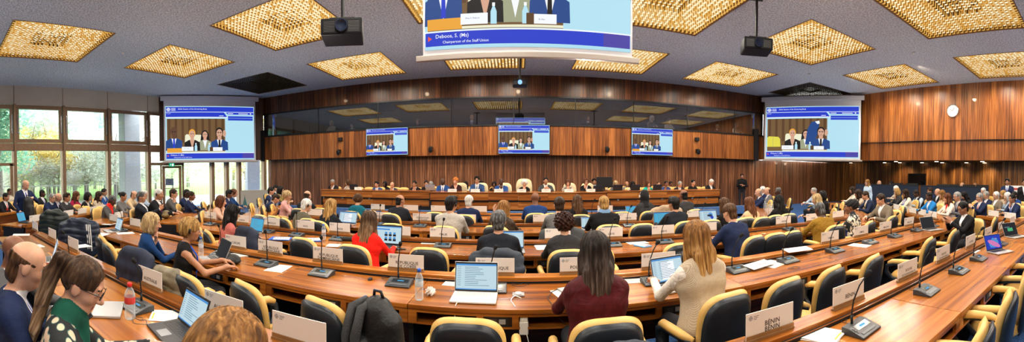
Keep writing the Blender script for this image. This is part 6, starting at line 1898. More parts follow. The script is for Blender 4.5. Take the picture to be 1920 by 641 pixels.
dais(800, 344, 'woman with dark pinned hair in black, hand raised to her cheek', pose='restl', female=True, top=blackp, hair='bun', hcol='dark', neck='open', hyaw=.3, hpitch=.3)
dais(831, 341, 'bald dark-skinned man in blue suit at the right of the left wing', pose='desk', top=blue_s, hair=None, hcol='black', skin='dark', glasses=True)
dais(855, 340, 'woman with ginger hair and dark jacket on a cream chair', pose='desk', female=True, top=C_('darkred_jacket', (.035, .012, .016), (.62, .36, .27)), hair='pixie', hcol='ginger', skin='pale', neck='open', kind='cream', Y=12.9)
dais(895, 338, 'man in glasses and blue suit with dark tie on a cream chair', pose='desk', top=C_('blue_darktie', (.03, .07, .18), (.75, .75, .78), (.02, .02, .03)), hair='quiff', hcol='black', glasses=True, kind='cream', Y=12.9)
dais(940, 341, 'bald dark-skinned man in blue suit with hands folded at his chin', pose='chin', top=blue_s, hair=None, hcol='black', skin='dark', kind='cream', Y=12.9)
dais(983, 344, 'white-haired woman in black at the centre throne, hands at her mouth', pose='chin', female=True, top=blackp, hair='curly', hcol='white', neck='open', kind='throne', Y=12.9)
dais(1023, 340, 'bearded man in grey suit with clasped hands on a cream chair', pose='clasp', top=C_('grey_darktie', (.06, .065, .07), (.7, .7, .72), (.03, .03, .05)), hair='buzz', hcol='black', skin='tan', kind='cream', Y=12.9)
dais(1064, 343, 'woman with auburn hair and patterned blouse, hands over her mouth', pose='chin', female=True, top=dots_b, hair='bobshort', hcol='chestnut', neck='open', kind='cream', Y=12.9)
dais(1098, 341, 'woman with curly auburn hair and black dress with white collar', pose='rest', female=True, top=C_('black_collar', (.012, .012, .014), (.7, .68, .65)), hair='curly', hcol='chestnut', neck='open', glasses=True, kind='cream', Y=12.9)
dais(1153, 345, 'blonde woman in grey top on the right wing of the dais', pose='desk', female=True, top=grey_p, hair='bob', hcol='paleblonde', neck='open', hpitch=.25)
dais(1185, 346, 'woman with long black hair in white jacket on the right wing', pose='rest', female=True, top=cream_t, hair='long', hcol='black', neck='open', hpitch=.3)
dais(1214, 345, 'woman with brown hair in bright turquoise jacket', pose='chin', female=True, top=turq, hair='bobshort', hcol='chestnut', neck='open')
dais(1247, 345, 'dark-skinned man in blue shirt, hand at his face, right dais', pose='rest', top=blue_p, hair='buzz', hcol='black', skin='brown', neck='polo')
dais(1272, 345, 'grey-haired man in glasses reading on the right dais', pose='write', top=inky_s, hair='short', hcol='grey', glasses=True, hpitch=.3)
dais(1298, 343, 'woman with dark pinned hair in black on the right dais', pose='desk', female=True, top=blackp, hair='bun', hcol='black', neck='open', skin='fair')
dais(1329, 341, 'white-haired man in black suit at the right end of the dais', pose='write', top=blacks, hair='short', hcol='white', hpitch=.35, dyaw=.2)
for (px, py, lab, kw) in (
    (723, 352, 'dark-haired woman peering between two men on the left dais', dict(female=True, hair='bob', hcol='black', skin='brown', top=blackp, pose='rest')),
    (809, 350, 'grey-haired woman in olive scarf behind the left dais', dict(female=True, hair='bobshort', hcol='grey', top=olive_j, pose='rest')),
    (874, 348, 'woman with long dark hair in cream between the ginger woman and the man in glasses', dict(female=True, hair='sleek', hcol='black', top=cream_t, pose='desk')),
    (903, 345, 'dark-haired woman mostly hidden by the man in glasses and blue suit', dict(female=True, hair='bob', hcol='black', top=blackp, pose='desk')),
    (927, 349, 'woman with dark bob leaning in behind the dais centre', dict(female=True, hair='bobshort', hcol='black', skin='brown', top=blackp, pose='rest')),
    (1113, 341, 'dark-haired bearded man in navy suit behind the curly-haired woman', dict(hair='quiff', hcol='black', top=navy, pose='desk', skin='tan')),
    (1144, 350, 'woman with black braids in the second line of the right dais', dict(female=True, hair='longwavy', hcol='black', skin='brown', top=tan_j, pose='desk')),
    (1174, 351, 'man with thin hair half hidden by the white jacket', dict(hair='bald', hcol='dark', top=grey_p, pose='desk', skin='tan')),
    (1233, 350, 'bald man in red sweater between turquoise jacket and blue shirt', dict(hair='buzz', hcol='brown', top=redtop, pose='desk', neck='polo')),
    (1256, 350, 'person in black with hand raised behind the man in blue shirt', dict(hair='short', hcol='black', top=blackp, pose='rest', skin='brown'))):
    dais(px, py, lab, Y=14.0, ch=False, neck=kw.pop('neck', 'open' if kw.get('female') else 'suit'), **kw)
    x = PYat(px, 340, 14.0)[0]; chair(x, 14.03, math.pi, 'second-line dais chair under the ' + few(lab), z=.20)
# empty chairs on the dais
for px, lab in ((687, 'empty ochre chair on the left wing of the dais'), (775 - 22, 'empty ochre chair between two men on the left dais'), (1202, 'empty ochre chair beside the turquoise jacket'), (1262, 'empty ochre chair left of the reading grey-haired man'), (1314, 'empty ochre chair near the right end of the dais'), (668, 'empty ochre chair second from the left end of the dais')):
    x = PYat(px, 350, 12.95)[0]; chair(x, 12.95, math.pi, lab, z=.20)

# ---- interpreters behind the booth glass
for (px, py, lab, kw) in (
    (623, 232, 'interpreter with blonde hair in the leftmost lit booth', dict(female=True, hair='bob', hcol='blonde', top=cream_t)),
    (661, 236, 'interpreter in grey half hidden in the left booth', dict(hair='short', hcol='dark', top=grey_p)),
    (784, 229, 'interpreter with curly brown hair above the balcony front', dict(female=True, hair='curly', hcol='chestnut', top=blackp)),
    (885, 221, 'bald interpreter in suit and tie left of the middle monitor', dict(hair='bald', hcol='grey', top=blackt)),
    (1102, 223, 'dark-haired interpreter right of the middle monitor', dict(hair='short', hcol='dark', top=blackp, skin='tan')),
    (1221, 222, 'white-haired interpreter above the right monitor', dict(female=True, hair='bobshort', hcol='white', top=brownl)),
    (1253, 228, 'interpreter half seen beside the white-haired one', dict(female=True, hair='bob', hcol='brown', top=tan_j)),
    (1343, 238, 'grey-haired interpreter in the rightmost booth', dict(hair='short', hcol='grey', top=blackp, skin='tan')),
    (1380, 232, 'interpreter in white at the right end of the balcony', dict(female=True, hair='bob', hcol='grey', top=cream_t))):
    x, y, z = PYat(px, py, 16.1)
    person((x, y), math.pi, lab, pose='desk', z=2.9, scale=min(1.1, max(.8, (z - 2.9) / 1.17)), lod=3, group=GR['booth'], neck='open' if kw.get('female') else 'suit', **kw)
# ================================================================== EMPTY CHAIRS IN THE ROWS
ordn = ['first', 'second', 'third', 'fourth', 'fifth', 'sixth', 'seventh', 'eighth', 'ninth', 'tenth', 'eleventh', 'twelfth', 'thirteenth', 'fourteenth', 'fifteenth']
rown = {'Z': 'nearest desk row', 'A': 'second desk row', 'B': 'third desk row', 'C': 'fourth desk row', 'D': 'fifth desk row'}
def empties(row, lst, dy=0.0):
    for i, it in enumerate(lst):
        px, yaw, lab = it[0], (it[1] if len(it) > 1 else 0.0), (it[2] if len(it) > 2 else None)
        ddy = it[3] if len(it) > 3 else 0.0
        y = SEATY[row] + dy + ddy; x = Xrow(px, y)
        chair(x, y, yaw, lab or 'empty ochre chair with black back, %s from the left at the %s' % (ordn[i], rown[row]))
BACK = {}
empties('A', [(110, .9, 'chair hung with a dark green puffer jacket, left side'), (156, .9, 'chair hung with a navy puffer jacket with white stripes'),
              (225, -.2, 'empty black-backed chair left of the navy blazer, rear one of two'), (243, -.2, 'empty black-backed chair left of the navy blazer, front one of two', -.15),
              (296, .15, 'chair draped with a dark navy cloak before the navy blazer', -.34), (350, .15, 'chair hung with an olive puffer jacket beside the black dress', -.25),
              (398, -.12, 'empty turned chair behind the second AUTRICHE side plate', -.25), (512, -.28, 'empty chair with ochre armrest left of the backpack chair', -.1),
              (655, -.3, 'ochre-rimmed chair carrying the black backpack', -.1), (885, 0, 'empty black-backed chair in front of the white laptop', -.1)])
empties('A', [(1432, .12, 'empty chair right of the tweed waistcoat'), (1516, .18, 'empty chair behind the left BÉNIN plate'), (1596, .18, 'empty chair behind the right BÉNIN plate'),
              (1708, .18, 'empty chair behind the first BOLIVIE plate'), (1758, .18, 'empty chair behind the second BOLIVIE plate'), (1840, .25, 'empty turned chair beside the black-suited phone reader', -.1)])
empties('B', [(392, -.25, 'empty chair left of the pink jumper, rear one'), (400, -.3, 'empty chair left of the pink jumper, front one', -.35), (492, -.2, 'chair with a blue coat over it, right of the pink jumper'), (590, -.1, 'empty chair between the blue folders and the red blazer'),
              (812, 0, 'empty black-backed chair right of the red blazer'), (1108, 0, 'empty chair right of the woman with curly hair'), (1260, 0, 'chair with a grey strap bag beside the tweed waistcoat'), (1462, .05, 'empty chair right of the man with the earpiece'),
              (1432, .0, 'empty chair just right of the bowed navy suit'), (1652, .1, 'empty black-backed chair right of the patterned coat')])
empties('C', [(505, -.1, 'empty chair behind the first small plate, far left of the fourth row'), (530, -.1, 'empty chair left of the olive jacket'), (592, 0, 'empty chair behind the right INDE plate'), (745, 0, 'empty black-backed chair with a tablet screen before it'),
              (1196, 0, 'empty black-backed chair between the two LIBYE plates'), (1320, 0, 'empty chair left of the turning brown-haired woman'), (1385, 0, 'dark-backed chair between the brown-haired woman and the beige top'), (1437, .05, 'empty chair between the beige top and the black bob')], -.05)
empties('D', [(612, 0, 'empty chair left of the teal jacket'), (700, 0, 'empty chair right of the teal jacket'), (820, 0, 'empty chair between the dark suit and the white-haired man'), (1035, 0, 'empty chair right of the bald blue suit'), (1160, 0, 'empty chair left of the white headphones'), (1245, 0, 'chair with a beige coat by the white headphones')], 0)
for x, lab in ((1.95, 'empty chair nearest the bottom right corner'), (2.55, 'second empty chair from the bottom right corner'), (3.27, 'third empty chair from the bottom right corner'), (4.25, 'empty chair at the right edge beside the blue laptop')): chair(x, .92, .15, lab)

# chairs turned about at the side blocks, seen from the front
def free_chair(px, py, yaw, label, zc=.72):
    x, y = P(px, py, zc); chair(x, y, yaw, label)
free_chair(137, 402, 2.6, 'big ochre chair turned towards the camera beside the puffer jackets')
free_chair(35, 388, -1.0, 'ochre chair half hidden behind the first name cards at the left', .8)
free_chair(57, 394, -1.0, 'ochre chair behind the left end of the window desk block', .8)
free_chair(75, 391, -1.0, 'ochre chair right of the tablet at the window desk block, rear one', .8)
free_chair(72, 397, -1.0, 'ochre chair right of the tablet at the window desk block, front one', .8)
free_chair(178, 399, -1.0, 'ochre chair with rounded top before the red scarf, left one', .8)
free_chair(187, 392, -1.0, 'ochre chair behind the rounded one left of the red scarf', .8)
free_chair(203, 400, -1.0, 'ochre chair with rounded top directly below the red scarf', .8)
free_chair(399, 388, -.9, 'ochre chair with a black bag behind the brown bob', .8)
free_chair(490, 400, -1.0, 'ochre-edged chair seen from behind at the aisle, nearest', .7)
free_chair(505, 396, -1.0, 'ochre-edged chair seen from behind at the aisle, second', .7)
free_chair(515, 405, -1.0, 'ochre-edged chair seen from behind at the aisle, in front of the pink blazer', .7)
free_chair(1672, 404, .75, 'large ochre chair turned sideways at the end of the third row', .72)
free_chair(1440, 385, 1.1, 'ochre chair leaning back behind the trio, left one', .75)
free_chair(1450, 384, 1.1, 'ochre chair leaning back behind the trio, right one', .75)
free_chair(1563, 392, .9, 'ochre chair behind the mustard jacket by the row of glasses', .75)
free_chair(1760, 385, 1.0, 'ochre chair behind the red and white sweater', .8)
free_chair(1858, 372, 1.0, 'ochre chair between the red tie and the tweed jacket', .9)
free_chair(1912, 378, 1.0, 'ochre chair at the right edge behind the cheek-resting man', .9)

# ================================================================== NAME PLATES
for px, row, text, lab in (
    (64, 'Z', '', 'name plate at the far left of the nearest row beside the ringed papers'), (96, 'Z', '', 'name plate left of the grey laptop, nearest row'), (135, 'Z', '', 'name plate right of the grey laptop before the striped jacket'),
    (278, 'Z', 'AUSTRALIE', 'white name plate reading AUSTRALIE'), (415, 'Z', 'AUTRICHE', 'white name plate reading AUTRICHE behind a microphone stem'), (556, 'Z', '', 'large blank-looking plate with grey emblem at the bottom edge'),
    (1448, 'Z', 'BÉNIN\nBÉNIN', 'plate reading BÉNIN twice at the bottom edge'), (1595, 'Z', 'BÉNIN', 'plate reading BÉNIN in front of the empty chairs'), (1705, 'Z', 'BOLIVIE\nETAT PLURINATIONAL DE', 'larger plate reading BOLIVIE, the nearer of two'), (1771, 'Z', 'BOLIVIE\nETAT PLURINATIONAL DE', 'smaller plate reading BOLIVIE, the farther of two'),
    (1822, 'Z', 'CHYPRE', 'plate reading CHYPRE, the nearer of two'), (1855, 'Z', 'CHYPRE', 'plate reading CHYPRE, the farther of two'), (1879, 'Z', '', 'tilted plate near the right edge beside the green-lit laptop'), (1900, 'Z', '', 'last plate of the nearest row at the right edge'),
    (212, 'A', '', 'plate among scattered papers left of the blonde bob'), (252, 'A', '', 'plate just left of the blonde bob'), (360, 'A', '', 'plate between the two blonde women'), (440, 'A', 'EUROPE', 'plate reading EUROPE below the pink jumper'), (505, 'A', 'RÉPUBLIQUE\nDOMINICAINE', 'left plate reading RÉPUBLIQUE DOMINICAINE'), (613, 'A', 'RÉPUBLIQUE\nDOMINICAINE', 'right plate reading RÉPUBLIQUE DOMINICAINE'),
    (760, 'A', 'RÉPUBLIQUE\nDE CORÉE', 'plate reading RÉPUBLIQUE DE CORÉE above the bottle'), (928, 'A', 'RÉPUBLIQUE', 'plate behind the white laptop reading RÉPUBLIQUE'), (1086, 'A', 'POLOGNE', 'plate reading POLOGNE left of the maroon jacket'), (1236, 'A', 'POLOGNE', 'plate behind the grey laptop reading POLOGNE'),
    (1558, 'A', 'OMAN', 'left plate reading OMAN under the mustard jacket'), (1616, 'A', 'OMAN', 'right plate reading OMAN under the patterned coat'), (1662, 'A', 'MALAWI', 'left plate of a pair before the turned ochre chair'), (1706, 'A', 'MALAWI', 'right plate of a pair before the reddish desk block'), (1741, 'A', 'MALI', 'plate at the right end of the second row'),
    (393, 'B', 'GABON', 'plate left of the pink jumper'), (452, 'B', 'GABON', 'plate right of the pink jumper above the laptop'), (508, 'B', 'KOSOVO' if False else 'MEXIQUE', 'plate above the red-printed folder'), (571, 'B', 'INDE', 'left plate reading INDE'), (636, 'B', 'INDE', 'right plate reading INDE beside the red blazer'), (745 + 2, 'B', '', 'plate behind the tall microphone right of the red blazer'), (829, 'B', 'ITALIE', 'white name plate reading ITALIE'),
    (1046, 'B', '', 'plate behind the curly hair'), (1145, 'B', 'LIBYE', 'left plate reading LIBYE'), (1244, 'B', 'LIBYE', 'right plate reading LIBYE'), (1326, 'B', '', 'plate left of the bowed man with the earpiece'), (1470, 'B', 'NIGER', 'left plate reading NIGER'), (1525, 'B', 'NIGER', 'right plate reading NIGER by the mustard jacket'), (1573, 'B', '', 'plate between the mustard jacket and the turban'),
    (590, 'C', '', 'plate right of the olive jacket'), (716, 'C', 'FÉDÉRATION\nDE RUSSIE', 'left plate reading FÉDÉRATION'), (791, 'C', 'FÉDÉRATION\nDE RUSSIE', 'right plate reading FÉDÉRATION'), (874, 'C', '', 'plate right of the pale grey suit'), (1018, 'C', '', 'plate in front of the bald blue suit'), (1177, 'C', 'CHINE', 'plate reading CHINE before the white headphones'), (1304, 'C', '', 'plate above the round-graphic laptop'),
    (708, 'D', '', 'small plate in the fifth row left of the cheek-touching man'), (770, 'D', '', 'small plate in the fifth row right of the cheek-touching man'), (822, 'D', '', 'small plate in the fifth row behind the pale grey suit'), (898, 'D', '', 'small plate in the fifth row right of the white-haired man'), (1135, 'D', '', 'small plate in the fifth row above the blue scarf')):
    plate(px, 0, row, text, lab)
# the two plates lying flat at the second row (TUNISIE side)
for px, rz, lab in ((1428, .25, 'plate lying flat on papers, left of a microphone'), (1496, -.15, 'plate lying flat on the rail, right of a microphone')):
    y = 3.22 if px < 1450 else 3.42; x = Xrow(px, y)
    o = link('name_plate', plate_mesh('TCHÉQUIE'), None); o.location = (x, y - .08, .775 if px < 1450 else .81); o.rotation_euler = (R(-84), 0, rz); tag(o, lab, 'name plate', 'country name plates')
def block_plates(key, ts, rz_flip, labs):
    a, b, _ = SIDE[key]; a, b = Vector(a), Vector(b); d = (b - a).normalized(); n = Vector((-d.y, d.x))
    for t, lab in zip(ts, labs):
        p = a.lerp(b, t) + n * .03
        plate(0, 0, 'Z', '', lab, y=p.y, x=p.x, rz=math.atan2(d.y, d.x) + math.pi)
block_plates('L1', (.9, .72, .55, .38, .22, .1), 1, ['card at the left end of the window block, by the tablet', 'card before the grey-haired man in navy', 'card before the balding man with the lanyard', 'card before the bearded man in charcoal', 'card before the magenta blouse', 'card before the woman with short black hair'])
block_plates('L2', (.8, .45, .15), 1, ['card before the red scarf', 'card before the bun', 'card before the beige shirt'])
block_plates('R1', (.12, .3, .48, .66, .84), 1, ['card before the red and white sweater', 'card before the bright blue blazer', 'card before the black waistcoat', 'card before the locs', 'card before the blonde in charcoal'])
block_plates('R1b', (.2, .6), 1, ['card before the man resting his cheek', 'card before the red tie at the far right'])
# dais cards
for px, lab in ((668, 'left of the dais laptop'), (848, 'before the ginger woman'), (891, 'before the man in glasses'), (935, 'before the folded hands'), (978, 'before the centre throne'), (1024, 'before the bearded man'), (1067, 'before the patterned blouse'), (1108, 'before the curly auburn hair')):
    x = PYat(px, 356, 12.2)[0]
    mb = MB(); mb.span(-.15, .15, -.003, .003, 0, .10, 0); mb.span(-.06, .06, -.0042, -.0036, .05, .057, 1); mb.span(-.15, .15, -.02, .02, 0, .006, 0)
    o = mb.build('name_card', [M_paper, M_ink]); o.location = (x, 12.2 if px > 700 else 12.36, 1.08 if px > 700 else 1.10); tag(o, 'white paper name card on the dais ' + lab, 'name card', 'name cards on the dais')

# ================================================================== MICROPHONES
def mics(row, lst, fmt):
    for i, it in enumerate(lst):
        px, rz = it[0], (it[1] if len(it) > 1 else 0.0)
        y = ROWY[row] - .26; x = Xrow(px, y)
        mic(x, y, it[2] if len(it) > 2 else fmt % ordn[i], rz, neck=(it[3] if len(it) > 3 else True))
mics('Z', [(120, 0, 'black desk microphone right of the grey laptop, bottom left'), (253, 0, 'black desk microphone with tall stem by the AUSTRALIE plate'), (1620, .1, 'large black desk microphone between the two BÉNIN plates'), (1742, .05, 'black desk microphone before the nearer BOLIVIE plate'), (1802, .0, 'black desk microphone before the farther BOLIVIE plate'), (1838, 0, 'black desk microphone behind the blue-screened laptop'), (1880, 0, 'black desk microphone behind the green-lit laptop')], '')
mics('A', [(225, 0, 'desk microphone among papers left of the blonde bob'), (410, 0, 'desk microphone behind the open black laptop'), (497, 0, 'desk microphone before the left RÉPUBLIQUE DOMINICAINE plate'), (601, 0, 'desk microphone before the right RÉPUBLIQUE DOMINICAINE plate'), (748, 0, 'desk microphone before the CORÉE plate'), (925, 0, 'desk microphone behind the white laptop'), (1100, 0, 'desk microphone with lit blue panel before POLOGNE'), (1228, 0, 'desk microphone tilting left behind the grey laptop'), (1385, .1, 'desk microphone right of the tweed waistcoat'), (1480, .05, 'desk microphone between the two plates lying flat'), (1568, 0, 'desk microphone before the left OMAN plate'), (1634, 0, 'flat desk microphone unit without stem before the right OMAN plate', False), (1680, 0, 'desk microphone before the turned ochre chair'), (1721, 0, 'desk microphone before the right plate of the pair'), (1752, 0, 'desk microphone beside the black laptop at the right end')], '')
mics('B', [(392, 0, 'desk microphone left of the pink jumper'), (500, 0, 'desk microphone above the red-printed folder'), (555, 0, 'desk microphone before the left INDE plate'), (632, 0, 'desk microphone before the right INDE plate'), (830, 0, 'upright desk microphone before ITALIE'), (1150, 0, 'desk microphone before the left LIBYE plate'), (1248, 0, 'desk microphone before the right LIBYE plate'), (1482, 0, 'desk microphone before the left NIGER plate')], '')
mics('C', [(712, 0, 'desk microphone before the left FÉDÉRATION plate'), (787, 0, 'desk microphone before the right FÉDÉRATION plate'), (1181, 0, 'thin desk microphone before CHINE'), (1319, 0, 'desk microphone behind the round-graphic laptop')], '')
mics('D', [(735, 0, 'small desk microphone in the fifth row left'), (1113, 0, 'small desk microphone beside the blue scarf'), (1258, 0, 'small desk microphone right of the white headphones'), (1310, 0, 'small desk microphone at the right end of the fifth row')], '')

# ================================================================== LAPTOPS AND TABLETS
def lap(px, row, label, dy=-.42, rz=0.0, **k):
    y = ROWY[row] + dy; x = Xrow(px, y); return laptop(x, y, rz, label, **k)
lap(892, 'A', 'open white laptop with a document on screen, centre foreground', dy=-.36, style='doc', col='white', w=.37, d=.25, open_=10)
lap(1258, 'A', 'open grey laptop before the tweed waistcoat', dy=-.34, rz=.22, style='doc2', w=.36, d=.24, open_=18)
lap(410, 'A', 'open black laptop with dark screen before the black dress', dy=-.40, rz=-.45, style='dark', w=.36, d=.24, open_=24)
lap(96, 'Z', 'open grey laptop beside the balding man in navy', dy=-.33, rz=-.3, style='doc2', w=.33, d=.23, open_=16)
x, y = P(352, 618, .752); laptop(x, y, -.22, 'open black laptop with a bright page at the bottom left', style='doc', col='black', w=.34, d=.23, open_=20)
lap(218, 'A', 'open laptop with pale screen among papers at the left', dy=-.3, rz=-.2, style='doc', w=.34, d=.23)
lap(478, 'B', 'open laptop before the pink jumper', dy=-.36, rz=-.2, style='teal', w=.36, d=.24, open_=14)
lap(727, 'B', 'open black laptop with a grid of icons beside the red blazer', dy=-.36, rz=-.05, style='apps', col='black', w=.40, d=.27, open_=8)
lap(957, 'B', 'open laptop with white page beside the grey-streaked man', dy=-.36, rz=.05, style='doc', w=.36, d=.24)
lap(1380, 'B', 'open dark laptop seen past the bowed man with the earpiece', dy=-.40, rz=.1, style='dark', col='black', w=.36, d=.22)
lap(650, 'C', 'open laptop with pale yellow screen by the golden-haired woman', dy=-.36, rz=-.1, style='doc2', w=.42, d=.24)
lap(1100, 'B', 'open laptop half hidden behind the blue scarf', dy=-.3, style='doc', w=.30, d=.2) if False else lap(1106, 'C', 'open laptop half hidden left of the blue scarf', dy=-.40, style='doc', w=.3, d=.2)
lap(1243, 'C', 'open laptop with bright turquoise screen', dy=-.36, rz=.05, style='teal', w=.36, d=.25, open_=10)
lap(1330, 'C', 'open laptop with a round blue graphic on screen', dy=-.36, rz=-.05, style='circle', w=.40, d=.26)
lap(1186, 'D', 'small open laptop left of the white headphones', dy=-.36, style='teal', w=.3, d=.22)
lap(1255, 'D', 'small open laptop right of the white headphones', dy=-.36, style='doc', w=.3, d=.22)
lap(1743, 'A', 'open black laptop with coloured screen before the phone reader', dy=-.34, rz=-.35, style='dark', w=.34, d=.23, open_=22)
lap(1868, 'Z', 'tablet laptop with bright blue wallpaper at the right edge', dy=-.30, rz=-.50, style='wall', w=.31, d=.22, open_=20)
lap(1899, 'Z', 'open laptop with green-lit screen at the right edge', dy=-.22, rz=-.50, style='green', w=.34, d=.23, open_=24)
for px, Y, lab, st, z in ((664, 12.45, 'small laptop on the left dais desk', 'dark', 1.102), (807, 12.45, 'white laptop seen from behind on the left dais desk', 'doc', 1.102), (1158, 12.45, 'grey laptop on the right dais desk near the blonde woman', 'dark', 1.102), (1191, 12.45, 'black laptop before the white jacket', 'dark', 1.102), (1232, 12.45, 'black laptop before the red sweater', 'dark', 1.102), (1121, 12.25, 'grey laptop at the right end of the centre dais', 'dark', 1.082)):
    x = PYat(px, 350, Y)[0]; laptop(x, Y, math.pi, lab, style=st, col='silver' if st == 'doc' else 'black', z=z, w=.34, d=.2)
x, y = P(42, 400, .95); laptop(x, y, 2.3, 'blue-lit tablet seen from behind at the left block', style='teal', col='black', w=.3, d=.22)
x = PYat(1133, 345, 12.7)[0]
t = empty('desk_monitor', (x, 12.7, 1.10)); tag(t, 'black computer monitor seen from behind on the right dais desk', 'monitor')
mb = MB(); mb.span(-.28, .28, -.02, .02, .10, .47); mb.build('housing', M_black, t, bevel=.01)
mb = MB(); mb.span(-.03, .03, -.01, .03, 0, .12); mb.span(-.12, .12, -.08, .08, 0, .012); mb.build('stand', M_black, t)

# ================================================================== BOTTLES, CUPS, PAPERS, SMALL THINGS
x, y = P(244, 597, .752); bottle(x, y, 'water bottle with red cap and red-green label, bottom left', cap=(.65, .03, .03), band=(.55, .06, .05), h=.26, r=.040, n=24)
x, y = P(786, 562, .752); bottle(x, y, 'water bottle with blue cap, centre foreground', cap=(.02, .13, .6), band=(.55, .62, .7), h=.255, r=.034, n=24)
x, y = P(607, 449, .752); bottle(x, y, 'water bottle with blue cap before the INDE plates', cap=(.03, .15, .6), band=(.6, .6, .65))
x, y = P(377, 480, .752); bottle(x, y, 'water bottle between the black dress and the laptop', cap=(.03, .15, .6), band=(.6, .6, .65))
for i, px in enumerate((605, 640, 661, 691, 754, 822, 860, 878, 923, 969, 1013, 1056, 1091, 1160, 1213, 1243, 1300, 1326)):
    x = PYat(px, 350, 12.25)[0]
    zz = 1.102 if not (812 < px < 1140) else 1.082
    bottle(x, 12.33 if zz > 1.1 else 12.18, 'clear water bottle on the dais desk, %s from the left' % (ordn + ['sixteenth', 'seventeenth', 'eighteenth'])[i], cap=(.5, .55, .6), h=.22, r=.03, n=10)
for k, (key, ts, zz) in enumerate((('L3', [.12, .2, .28, .36, .46, .55, .63, .72, .8, .9], .752), ('R3', [.08, .16, .24, .32, .42, .5, .6, .7, .82], .752))):
    a, b, _ = SIDE[key]; a, b = Vector(a), Vector(b); d = (b - a).normalized(); n = Vector((-d.y, d.x))
    for i, t_ in enumerate(ts):
        p = a.lerp(b, t_) - n * (.18 + .12 * (i % 2)); bottle(p.x, p.y, 'clear bottle in the cluster on the %s angled desk, %s along' % ('left' if key == 'L3' else 'right', ordn[i]), cap=(.55, .58, .6), h=.24, r=.032, n=10)
a, b, _ = SIDE['R2']; a, b = Vector(a), Vector(b); d = (b - a).normalized(); n = Vector((-d.y, d.x))
for i, t_ in enumerate((.1, .2, .3, .42, .54, .66, .78, .9)):
    p = a.lerp(b, t_) + n * .02; tumbler(p.x, p.y, .80, 'drinking glass on the rail of the right angled desk, %s along' % ordn[i], 'glasses on the angled desk rails')
a, b, _ = SIDE['L2b']; a, b = Vector(a), Vector(b); d = (b - a).normalized(); n = Vector((-d.y, d.x))
for i, t_ in enumerate((.1, .2, .3, .4, .5, .62)):
    p = a.lerp(b, t_) - n * .2; tumbler(p.x, p.y, .752, 'drinking glass on the left angled desk before the large man, %s along' % ordn[i], 'glasses on the angled desks')
# little flag stand among the bottles on the left
x, y = P(459, 392, .8)
t = empty('table_flag', (x, y, .752)); tag(t, 'tall thin flag stand among the bottles on the left angled desk', 'flag')
mb = MB(); mb.tube([(0, 0, 0), (0, 0, .42)], .006, 6); mb.lathe([(.05, 0), (.05, .012), (.01, .02)], 12); mb.build('pole', M_chrome, t)
mb = MB(); mb.add([(0, 0, .41), (.03, .0, .16), (-.02, 0, .14), (.10, .01, .10), (-.07, -.01, .12)], [(0, 4, 2), (0, 2, 1), (0, 1, 3)]); mb.build('pennant', mk('pennant_teal', (.05, .20, .22), .7), t)

def pap(px, py, rz, label, **k):
    x, y = P(px, py, .752); return paper(x, y, rz, label, **k)
pap(320, 592, -.75, 'document with yellow mark beside the red-capped bottle', kind='marked')
pap(1535, 628, .35, 'stack of documents at the bottom right', kind='marked', n=5)
pap(522, 503, .2, 'single sheet right of the first CORÉE row microphone, left centre', kind='marked')
pap(857, 532, -.1, 'sheet with yellow mark left of the white laptop', kind='marked', w=.25, h=.16)
pap(1065, 552, .3, 'sheet under the notebook left of the maroon jacket')
pap(1184, 527, -.1, 'sheet right of the maroon jacket', kind='marked', w=.25, h=.14)
pap(1205, 455, 0, 'sheet between the LIBYE plates on the second row', w=.3, h=.12) if False else None
pap(452, 478, -.5, 'fanned printed magazine beside the black handbag', n=4)
pap(1445, 494, .3, 'sheets under the flat plate', kind='marked', w=.3)
pap(1612, 460, .2, 'sheet before the right OMAN plate', kind='marked')
pap(1025, 464, .05, 'papers left of the curly-haired woman', n=3, w=.3)
pap(1195, 455, .1, 'sheet before the right LIBYE plate', w=.3, h=.18)
pap(810, 455, .1, 'papers right of the icon-grid laptop', w=.3, h=.2)
pap(1815, 470, .0, 'sheet behind the blue-screened laptop')
pap(112, 505, -.4, 'papers and red folder left of the grey laptop', n=2)
pap(660, 452, -.1, 'sheet beside the right blue folder') if False else pap(625, 460, .25, 'white notepad right of the water bottle before INDE', w=.18, h=.2)
for i, (px, py) in enumerate(((40, 440), (62, 462), (205, 420), (235, 437), (265, 432), (190, 440), (280, 440), (150, 462))):
    pap(px, py, .4 * (i % 3) - .3, 'loose papers covering the left rows, %s pile' % ordn[i], n=1 + i % 3)
x, y = P(103, 490, .752); folder(x, y, -.4, 'pinkish folder by the grey laptop at bottom left', (.55, .18, .16), w=.22, h=.3)
x, y = P(526, 448, .752); folder(x, y, -1.2, 'bright blue folder with red-printed leaflet')
x, y = P(583, 450, .752); folder(x, y, -1.0, 'second blue folder nearer the water bottle')
x, y = P(1205, 461, .752); folder(x, y, .4, 'light blue booklet before the right LIBYE plate', (.15, .4, .7), w=.16, h=.22)
x, y = P(1074, 548, .754); o = MB(); o.span(-.09, .09, -.12, .12, 0, .012); o = o.build('notebook', mk('notebook_grey', (.42, .44, .46), .5), bevel=.003); o.location = (x, y, .758); o.rotation_euler = (0, 0, .35); tag(o, 'grey notebook on a sheet left of the maroon jacket', 'notebook')
x, y = P(750, 467, .752); phone(x, y, -1.1, 'phone lying right of the icon-grid laptop')
x, y = P(972, 553, .752)
t = empty('charging_puck', (x, y, .752)); tag(t, 'phone-like charger with round pad right of the white laptop', 'charger')
mb = MB(); mb.span(-.05, .05, -.04, .04, 0, .012); mb.build('pad', M_grey, t, bevel=.004)
mb = MB(); mb.lathe([(.03, .012), (.03, .02), (.0, .021)], 20); mb.build('disc', M_white, t, smooth=True)
x, y = P(982, 585, .70)
t = empty('power_adapter', (x, y - .02, .60)); tag(t, 'white travel adapter with plugs hanging at the desk edge', 'adapter')
